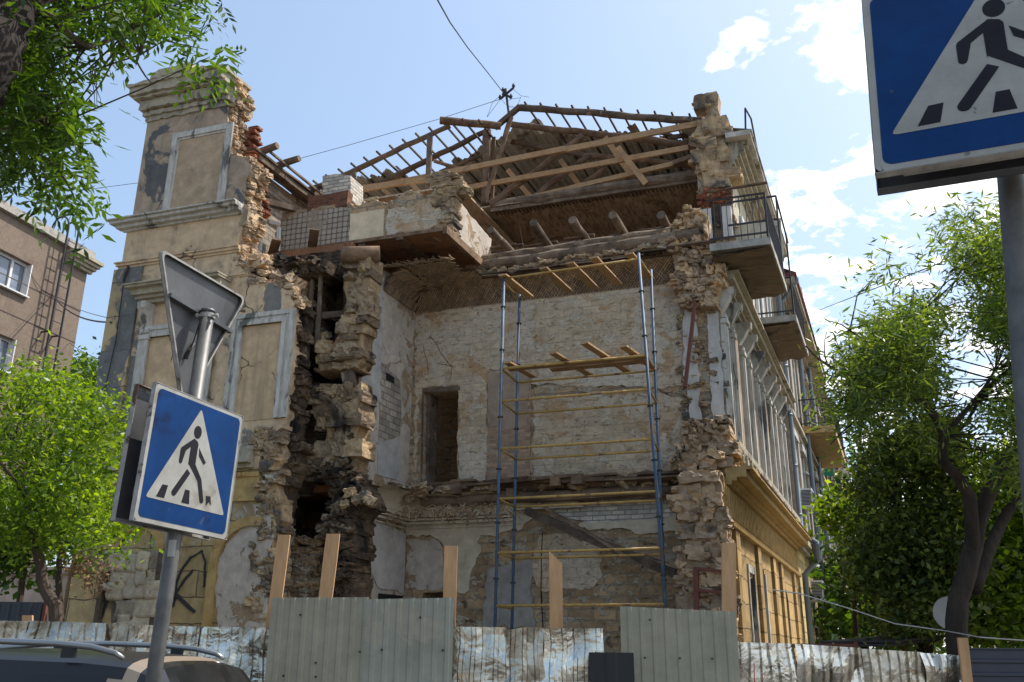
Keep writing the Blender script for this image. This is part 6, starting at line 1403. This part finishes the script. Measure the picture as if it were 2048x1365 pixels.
for sgn in (1, -1):
    for i in range(len(xs)-1):
        for j in range(ns-1):
            q = [(xs[i], secs[i][j]), (xs[i+1], secs[i+1][j]), (xs[i+1], secs[i+1][j+1]), (xs[i], secs[i][j+1])]
            xm = (xs[i]+xs[i+1])/2; zm = sum(p[1][1] for p in q)/4
            if j in (4, 5, 6, 7) and -2.5 < xm < -.0 and zm > .98: g = 'side_window'
            elif j >= 9 and -2.0 < xm < .1: g = 'roof'
            elif j >= 8 and .2 < xm < .76: g = 'rear_window'
            elif j >= 9 and -3.2 < xm <= -2.0: g = 'windscreen'
            elif j in (8,) and -2.3 < xm < .0: g = 'roof'
            else: g = 'body'
            pts = [cw(x, .55+sgn*-1*p[0], p[1]) for x, p in q]
            groups[g].poly(pts if sgn > 0 else pts[::-1])
for g, m_ in (('body', m_paint), ('roof', m_cdark), ('side_window', m_cglass), ('rear_window', m_cglass), ('windscreen', m_cglass)):
    o = groups[g].build(g, m_, car, True)
mb = MB(); mb.poly([cw(.85, .55-.80, .25), cw(.85, .55+.80, .25), cw(.85, .55+.80, .95), cw(.85, .55-.80, .95)]); mb.poly([cw(-4, .55-.76, .25), cw(-4, .55-.76, 1.0), cw(-4, .55+.76, 1.0), cw(-4, .55+.76, .25)]); mb.box(cw(.78, -.3, .3), CX*.16, CY*1.7, Z*.3); mb.build('bumper', m_paint, car)
for y0, y1 in ((-.30, -.02), (1.12, 1.40)): mb = MB(); mb.box(cw(.74, y0, .78), CX*.12, CY*(y1-y0), Z*.16); mb.build('tail_lamp', m_lampr, car)
for x in (-3.05, -.05):
    for y in (-.36, 1.26):
        mb = MB(); mb.tube([cw(x, y, .34), cw(x, y+.22, .34)], .34, 28); wh = mb.build('wheel', m_tyre, car); mb = MB(); mb.tube([cw(x, y-.005, .34), cw(x, y+.225, .34)], .21, 20); mb.build('rim', m_chrome, wh)
for y in (.55-.60, .55+.60):
    P = [cw(-2.35, y, 1.58), cw(-2.2, y, 1.68), cw(-1.9, y, 1.76), cw(-1.4, y, 1.795), cw(-.9, y, 1.80), cw(-.4, y, 1.785), cw(-.15, y, 1.765), cw(.02, y, 1.73), cw(.08, y, 1.70)]
    mb = MB(); k = len(mb.v); mb.tube(P, [.016, .019, .02, .02, .02, .02, .019, .017, .014], 12); ra_ = mb.build('roof_rail', m_chrome, car, True)
    mb = MB()
    for x in (-2.2, -1.35, -.35): mb.box(cw(x, y-.015, 1.70), CX*.09, CY*.03, Z*.08)
    mb.each('rail_foot', m_cdark, ra_)
# ================================================================= trees
def leafmat(name, c0, c1, c2, trans=.45):
    b = NB(name); g = b.n('ShaderNodeNewGeometry'); cc = b.ramp(g.outputs['Random Per Island'], [(0, c0), (.5, c1), (1, c2)])
    n = b.noise(.9, 3, .5); cc = b.mix(1, cc, b.ramp(n, [(.35, (.75, .78, .7)), (.65, (1.2, 1.2, 1.1))]), 'MULTIPLY')
    b.l(cc, b.p.inputs['Base Color']); b.p.inputs['Roughness'].default_value = .42; b.p.inputs['Specular IOR Level'].default_value = .3
    t = b.n('ShaderNodeBsdfTranslucent'); b.l(b.mix(1, cc, (1.9, 1.8, .5), 'MULTIPLY'), t.inputs[0]); m = b.n('ShaderNodeMixShader'); m.inputs[0].default_value = trans
    b.l(b.p.outputs[0], m.inputs[1]); b.l(t.outputs[0], m.inputs[2]); b.l(m.outputs[0], b.o.inputs[0]); return b.m
m_ash = leafmat('leaf_ash', (.02,.05,.008), (.042,.088,.012), (.085,.145,.02), .42); m_locust = leafmat('leaf_locust', (.035,.075,.008), (.10,.17,.014), (.20,.28,.025), .5); m_dleaf = leafmat('leaf_dark', (.018,.038,.010), (.055,.09,.02), (.19,.24,.08), .45)  # palest tone of the dark leaf paints sun flecks on random leaves
m_willow = leafmat('leaf_grey_green', (.03,.06,.018), (.085,.135,.03), (.19,.24,.07), .5)
m_bark = mat('bark', [(.022,.017,.014),(.04,.031,.025),(.06,.046,.037)], 3, bump=1, bs=10, bd=.05, stretch=(1,1,.3)); m_bark2 = mat('bark_grey', [(.05,.036,.028),(.085,.062,.048),(.06,.045,.036)], 4, bump=1, bs=14, bd=.03, stretch=(1,1,.25))
m_dry = flat('dry_leaves', (.20,.12,.06), .9)
rng = np.random.default_rng(5)
def sprays(centres, n_leaflets=7, L=.28, lw=.022, ll=.085, droop=.35, per=1):
    """pinnate leaves: a rachis with paired pointed leaflets; returns verts, faces"""
    V_ = []; F_ = []
    for c in centres:
        for _ in range(per):
            d = rng.normal(size=3); d[2] = d[2]*.5-droop; d /= np.linalg.norm(d); up3 = np.array([0, 0, 1.])+rng.normal(size=3)*.4
            s = np.cross(d, up3); s /= np.linalg.norm(s)+1e-9; nn = np.cross(s, d); sc_ = rng.uniform(.7, 1.2); base = np.array(c)
            items = [(1.0, 0)]+[((i+1)/(n_leaflets//2+1)*.92, sg) for i in range(n_leaflets//2) for sg in (1, -1)]
            for t, sg in items:
                p = base+d*(L*sc_*t)+nn*(-.06*t*t); a = d*(.75 if sg else 1)+s*sg*(.85 if sg else 0)+nn*rng.uniform(-.35, .15); a /= np.linalg.norm(a); w_ = np.cross(a, nn); w_ /= np.linalg.norm(w_)+1e-9
                l_ = ll*sc_*rng.uniform(.8, 1.15); b0 = len(V_)
                V_ += [p, p+a*l_*.42+w_*lw*sc_*.5, p+a*l_, p+a*l_*.42-w_*lw*sc_*.5]; F_.append((b0, b0+1, b0+2, b0+3))
    return V_, F_
def quads(centres, n, r, l, w_, flatn=.7, droop=0):
    """n leaf quads scattered round each centre"""
    C = np.repeat(np.array(centres), n, 0); m = len(C); P = C+rng.normal(size=(m, 3))*np.array([r, r, r*.75])
    d = rng.normal(size=(m, 3)); d[:, 2] = d[:, 2]*flatn-droop; d /= np.linalg.norm(d, axis=1)[:, None]
    q = rng.normal(size=(m, 3)); s = np.cross(d, q); s /= np.linalg.norm(s, axis=1)[:, None]; k = rng.uniform(.4, 1.45, size=(m, 1))
    A = P; Bq = P+d*l*.5*k+s*w_*.5*k; Cq = P+d*l*k; D = P+d*l*.5*k-s*w_*.5*k
    Vv = np.stack([A, Bq, Cq, D], 1).reshape(-1, 3); Fq = np.arange(4*m).reshape(-1, 4)
    return Vv.tolist(), Fq.tolist()
def crownmesh(name, Vv, Fq, m, parent):
    loc = np.array(parent_loc(parent)); me = bpy.data.meshes.new(name); me.from_pydata((np.array(Vv)-loc).tolist(), [], Fq); me.materials.append(m); o = bpy.data.objects.new(name, me); COL.objects.link(o); o.parent = parent; return o
def sample_poly(P, n, Y0, Y1, gap=.0, gs=.02):
    xs_ = [p[0] for p in P]; ys_ = [p[1] for p in P]; out_ = []; tries = 0
    while len(out_) < n and tries < n*60:
        tries += 1; x = random.uniform(min(xs_), max(xs_)); y = random.uniform(min(ys_), max(ys_))
        if not inpoly(x, y, P): continue
        if noise.noise(Vec((x*gs, y*gs, 3.3)))+.35*noise.noise(Vec((x*gs*3, y*gs*3, 9.3))) < gap: continue
        Y = random.uniform(Y0, Y1); out_.append(pY(x, y, Y))
    return out_
def limb(mb, pts, r, jit=.1, n=9, sub=3):
    P = [Vec(p) for p in pts]; Q = []; Rr = []
    for i in range(len(P)-1):
        for k in range(sub):
            t = k/sub; a = P[max(0, i-1)]; b_ = P[i]; c = P[i+1]; e = P[min(len(P)-1, i+2)]
            q = .5*((2*b_)+(c-a)*t+(2*a-5*b_+4*c-e)*t*t+(3*b_-a-3*c+e)*t**3); Q.append(q+Vec((rj(.01), rj(.01), rj(.01)))); Rr.append(r[i]+(r[i+1]-r[i])*t)
    Q.append(P[-1]); Rr.append(r[-1]); mb.tube(Q, Rr, n, jit)
def twigs(mb, src, targets, r=.012, k=None):
    src = [Vec(s) for s in src]
    for t in targets:
        s = min(src, key=lambda q: (q-t).length+rnd()*.4)
        if (s-t).length > 1.6: continue
        m_ = s.lerp(t, .5)+Vec((rj(.15), rj(.15), .08)); mb.tube([s, m_, t], [r, r*.7, r*.3], 4)
# --- overhanging ash, top left, close
ta = empty('overhanging_tree', Vec((-4.6, 3.9, 0)), 'near ash tree with a dark leaning trunk, its leaves hanging over the top left corner', 'tree')
mb = MB(); limb(mb, [(-4.6, 3.9, -.05), (-4.3, 3.9, 1.5), (-3.75, 3.95, 2.9), pY(-120,200,4.1), pY(-20,60,4.3), pY(50,-45,4.5), pY(180,-150,4.7), pY(300,-280,5)], [.34, .29, .26, .23, .19, .155, .12, .09], .10, 18, 6); mb.build('trunk', mat('bark_near_dark', [(.010,.008,.007),(.022,.017,.014),(.035,.027,.022)], 4, bump=1, bs=9, bd=.06, stretch=(1,1,.35)), ta, True)
polys = [([(-40,-80),(340,-80),(350,-30),(320,0),(300,30),(260,40),(240,75),(215,95),(180,80),(150,90),(120,50),(-40,110)], 120, .0), ([(405,-20),(440,-10),(430,5)], 3, -1), ([(345,60),(360,60),(350,90)], 2, -1),
 ([(-40,140),(50,80),(110,110),(135,160),(130,230),(140,280),(130,315),(100,325),(60,310),(-40,325)], 105, -.05),
 ([(70,360),(100,365),(105,395),(85,400)], 4, -1), ([(140,375),(165,380),(165,405),(150,405)], 2, -1), ([(395,85),(425,90),(420,118),(398,115)], 4, -1)]
mb = MB(); ctr = []
srcs = [pY(15,70,4.3), pY(70,-20,4.5), pY(-40,260,4.2), pY(-20,170,4.2)]
for P, n, g in polys: ctr += sample_poly(P, n, 4.3, 6.2, g)
limb(mb, [pY(70,20,4.5), pY(105,38,4.6), pY(130,65,4.7), pY(175,92,4.8), pY(205,85,4.9), pY(260,60,5.1), pY(330,20,5.3)], [.03, .026, .022, .018, .015, .012, .006], .15, 6)
limb(mb, [pY(225,60,5), pY(255,100,5), pY(285,140,5), pY(305,170,5)], [.012, .009, .006, .003], .1, 5); limb(mb, [pY(-40,160,4.4), pY(30,180,4.6), pY(90,260,4.8), pY(120,340,4.9), pY(150,400,5)], [.03, .022, .015, .01, .004], .1, 6)
limb(mb, [pY(60,0,4.6), pY(180,-20,5), pY(330,-30,5.4), pY(420,-10,5.6)], [.04, .03, .02, .008], .1, 6)
br = [pY(105,38,4.6), pY(175,92,4.8), pY(260,60,5.1), pY(330,20,5.3), pY(90,260,4.8), pY(30,180,4.6), pY(120,340,4.9), pY(280,110,5), pY(180,-20,5), pY(330,-30,5.4), pY(420,-10,5.6)]
twigs(mb, br, ctr[::2], .008); mb.build('branches', m_bark2, ta)
Vv, Fq = [], []
for c in ctr:
    cc_ = [np.array(c)+rng.normal(size=3)*.10 for _ in range(7)]; v_, f_ = sprays(cc_, 7, .20, .026, .085, .45); k = len(Vv); Vv += v_; Fq += [tuple(i+k for i in f) for f in f_]
crownmesh('crown', Vv, Fq, m_ash, ta)
mb = MB(); 
for x in (185,190,197): limb(mb, [pY(x-8,140,5), pY(x,180,5), pY(x+5,218,5)], [.004, .003, .001], 0, 4, 2)
mb.build('bare_twigs', m_bark2, ta)
# --- locust tree in front of the left wing
tb = empty('young_locust_tree', pY(108,1300,12.2).xy.to_3d(), 'bright green leafy tree with a thin crooked trunk before the left wing', 'tree')
mb = MB(); b0_ = pY(118,1300,12.2); b0_.z = 0
limb(mb, [b0_, pY(112,1255,12.2), pY(90,1180,12.2), pY(78,1110,12.2), pY(58,1030,12.3), pY(48,960,12.4), pY(30,880,12.6)], [.09, .085, .075, .065, .05, .035, .015], .1, 9)
limb(mb, [pY(62,1045,12.3), pY(75,1000,12.5), pY(140,920,12.8), pY(200,880,13)], [.04, .03, .02, .01], .1, 7); limb(mb, [pY(52,1000,12.3), pY(20,950,12), pY(-30,900,12)], [.035, .025, .012], .1, 7)
limb(mb, [pY(120,1240,13.2), pY(118,1120,13.2), pY(150,1050,13.2), pY(165,960,13.3)], [.05, .04, .03, .015], .1, 7)
tw = [pY(48,960,12.4), pY(140,920,12.8), pY(200,880,13), pY(30,880,12.6), pY(-30,900,12), pY(150,1050,13.2), pY(165,960,13.3), pY(75,1000,12.5)]
P = [(-60,775),(0,768),(55,752),(100,750),(140,768),(160,800),(215,806),(240,826),(240,868),(222,885),(230,920),(205,945),(195,975),(212,1010),(245,1060),(252,1085),(225,1110),(205,1118),(180,1080),(140,1060),(110,1085),(80,1100),(50,1060),(-60,1080)]
ctr = sample_poly(P, 330, 11.2, 14.2, -.13, .014); twigs(mb, tw, ctr[::3], .01); mb.build('trunk', m_bark2, tb, False)
Vv, Fq = quads(ctr, 60, .24, .085, .04); crownmesh('crown', Vv, Fq, m_locust, tb)
ctr = sample_poly([(120,1085),(215,1120),(215,1150),(160,1200),(140,1150),(110,1120)], 16, 13, 13.4, -1); Vv, Fq = quads(ctr, 30, .10, .07, .025, .5, .8); crownmesh('dry_foliage', Vv, Fq, m_dry, tb)
# darker shrub growth behind it
tb2 = empty('yard_shrub', pY(40,1300,15).xy.to_3d(), 'darker leafy shrub behind the locust tree above the pink wall', 'shrub')
mb = MB(); q = pY(40,1300,15); q.z = 0; limb(mb, [q, pY(45,1150,15), pY(60,1080,15), pY(90,1040,15)], [.06, .05, .04, .02], .1, 7); mb.build('stem', m_bark2, tb2)
ctr = sample_poly([(-60,1000),(60,990),(135,1010),(140,1060),(120,1110),(60,1130),(-60,1130)], 90, 14.2, 15.8, -.1); Vv, Fq = quads(ctr, 55, .28, .13, .08); crownmesh('foliage', Vv, Fq, m_ash, tb2)
# far tree in the gap
tc_ = empty('gap_tree', pY(170,1300,34).xy.to_3d(), 'distant round tree in the gap between the brown block and the ruin', 'tree')
mb = MB(); q = pY(165,1300,34); q.z = 0; limb(mb, [q, pY(165,900,34), pY(165,780,34)], [.3, .2, .08], .1, 8); mb.build('trunk', m_bark, tc_)
ctr = sample_poly([(128,800),(132,735),(150,714),(172,722),(182,745),(202,750),(208,780),(206,860),(130,860)], 110, 32.5, 36, -.2, .03); Vv, Fq = quads(ctr, 45, .40, .22, .13); crownmesh('crown', Vv, Fq, m_ash, tc_)
# --- big grey-green tree on the right
td = empty('street_tree', pY(1915,1300,13).xy.to_3d(), 'big street tree with a forked dark trunk and airy grey green crown at right', 'tree')
q = pY(1908,1300,13); q.z = 0; mb = MB()
limb(mb, [q-Vec((0, 0, .1)), pY(1915,1290,13), pY(1918,1200,13), pY(1940,1120,13), pY(1958,1040,13.1), pY(1990,960,13.3), pY(2035,900,13.5), pY(2090,840,13.6), pY(2150,740,13.7)], [.18, .145, .135, .13, .115, .10, .085, .07, .05], .06, 14)
limb(mb, [pY(1945,1110,13), pY(1942,1010,12.8), pY(1920,960,12.6), pY(1885,920,12.4), pY(1888,870,12.3), pY(1858,820,12.3), pY(1815,785,12.3), pY(1793,745,12.3), pY(1800,700,12.4), pY(1815,650,12.5)], [.10, .085, .075, .068, .062, .055, .046, .04, .03, .018], .08, 11)
limb(mb, [pY(1950,1180,13.4), pY(1990,1070,13.9), pY(2040,990,14.2), pY(2090,900,14.5)], [.10, .085, .07, .055], .08, 10)
limb(mb, [pY(1815,790,12.3), pY(1760,800,12.1), pY(1700,850,12), pY(1660,890,12)], [.035, .025, .015, .006], .1, 6); limb(mb, [pY(1793,745,12.3), pY(1750,700,12.2), pY(1700,660,12.1), pY(1650,640,12)], [.03, .02, .012, .005], .1, 6)
limb(mb, [pY(1888,870,12.3), pY(1950,800,12.6), pY(1990,740,13)], [.04, .03, .015], .1, 6); limb(mb, [pY(2100,700,14), pY(1990,760,13.6), pY(1930,850,13.2), pY(1880,890,13)], [.05, .035, .02, .008], .1, 6)
limb(mb, [pY(2150,500,14), pY(2020,510,13.8), pY(1930,530,13.5), pY(1900,545,13.3)], [.06, .045, .03, .015], .1, 7); limb(mb, [pY(2000,515,13.7), pY(1960,470,13.6), pY(1945,430,13.5)], [.02, .014, .005], .1, 6)
limb(mb, [pY(2150,740,13.7), pY(2160,600,13.8), pY(2150,500,14)], [.06, .06, .06], .1, 7)
P = [(1745,545),(1790,490),(1810,510),(1850,455),(1900,460),(1940,400),(1960,398),(1985,440),(2030,420),(2200,400),(2200,960),(2060,960),(1990,930),(1900,900),(1840,870),(1780,840),(1720,860),(1690,830),(1700,760),(1680,700),(1700,650),(1690,610),(1740,590),(1800,600),(1790,560)]
ctr = sample_poly(P, 640, 11.2, 16, .05, .013)
tw = [pY(1793,745,12.3), pY(1815,650,12.5), pY(1888,870,12.3), pY(1760,800,12.1), pY(1700,660,12.1), pY(1990,740,13), pY(1990,760,13.6), pY(1930,530,13.5), pY(2020,510,13.8), pY(1945,430,13.5), pY(2150,600,13.8), pY(1858,820,12.3), pY(1750,700,12.2), pY(1950,800,12.6), pY(1880,890,13), pY(2150,500,14)]
twigs(mb, tw, ctr[::3], .012); mb.build('trunk', m_bark, td, True)
Vv, Fq = quads(ctr, 100, .23, .14, .028, .7, .15); crownmesh('crown', Vv, Fq, m_willow, td)
# --- darker trees behind
def bgtree(name, label, base, P, n, Y0, Y1, m_, k=60, r=.4, l=.14, w_=.08, gap=-.15, trunk=None, gs=.012):
    e = empty(name, pY(base, 1300, (Y0+Y1)/2).xy.to_3d(), label, 'tree'); q = pY(base, 1300, (Y0+Y1)/2); q.z = 0; mb = MB()
    ym = (Y0+Y1)/2
    for tr in (trunk or [[(base, 1290, .16), (base, 1000, .1), (base, 800, .04)]]): limb(mb, [q if i == 0 and tr is (trunk or [tr])[0] else pY(x, y, ym) for i, (x, y, rr) in enumerate(tr)], [t_[2] for t_ in tr], .08, 9)
    ctr = sample_poly(P, n, Y0, Y1, gap, gs); twigs(mb, [pY(x, y, ym) for tr in (trunk or [[(base, 1000, .1)]]) for x, y, rr in tr[1:]] or [q], ctr[::4], .014); mb.build('trunk', m_bark, e, True)
    Vv, Fq = quads(ctr, k, r, l, w_, .7, .2); crownmesh('crown', Vv, Fq, m_, e); return e
bgtree('dense_tree', 'dense dark tree behind the street tree, close to the side street houses', 1790, [(1675,1120),(1690,1075),(1720,1050),(1740,960),(1770,880),(1830,860),(1900,900),(1930,1000),(1930,1290),(1720,1290),(1715,1230),(1675,1180)], 520, 14.5, 18, m_dleaf, 85, .28, .11, .06, .02,
    trunk=[[(1880,1290,.16), (1860,1170,.12), (1810,1060,.1), (1790,960,.07), (1840,900,.06), (1815,830,.03)], [(1860,1170,.07), (1770,1130,.05), (1720,1080,.03)]])
bgtree('backlit_tree', 'bright backlit tree at far right below the big branches', 2010, [(1930,960),(1990,930),(2080,900),(2250,860),(2250,1300),(1930,1300)], 520, 15, 19, m_locust, 75, .36, .14, .075, -.08, trunk=[[(2060,1290,.15), (2050,1150,.12), (2070,1000,.08)]])
bgtree('distant_tree', 'distant tree closing the end of the side street', 1720, [(1700,1080),(1740,1050),(1850,1060),(1850,1300),(1640,1300),(1660,1200)], 170, 30, 38, m_ash, 60, .9, .3, .18, -.25)
bgtree('roadside_sapling', 'small bright leafy branch tree beside the far balcony', 1700, [(1660,1000),(1690,985),(1720,1000),(1722,1040),(1690,1050),(1655,1040)], 40, 19, 20, m_locust, 45, .22, .13, .08, -1, trunk=[[(1712,1290,.06), (1705,1100,.04), (1695,1020,.02)]])
mb = MB(); pts = [pY(x, y, 12.2) for x, y in ((1612,692),(1640,720),(1680,745),(1735,765),(1755,790))]; limb(mb, pts, [.015, .018, .022, .026, .03], .1, 6); limb(mb, [pY(1655,725,12.2), pY(1648,700,12.2), pY(1655,660,12.2)], [.012, .009, .004], .1, 5, 2); limb(mb, [pY(1665,735,12.2), pY(1685,715,12.2), pY(1704,690,12.2)], [.010, .008, .004], .1, 5, 2); mb.build('bare_branch', m_bark2, td)
wire('side_wire', [pU(1622,627,UF+.5), pY(1790,562,16), pY(2100,440,15)], .012, m_cable, 'thin dark wire from the side street roof into the right hand tree', 'wire')
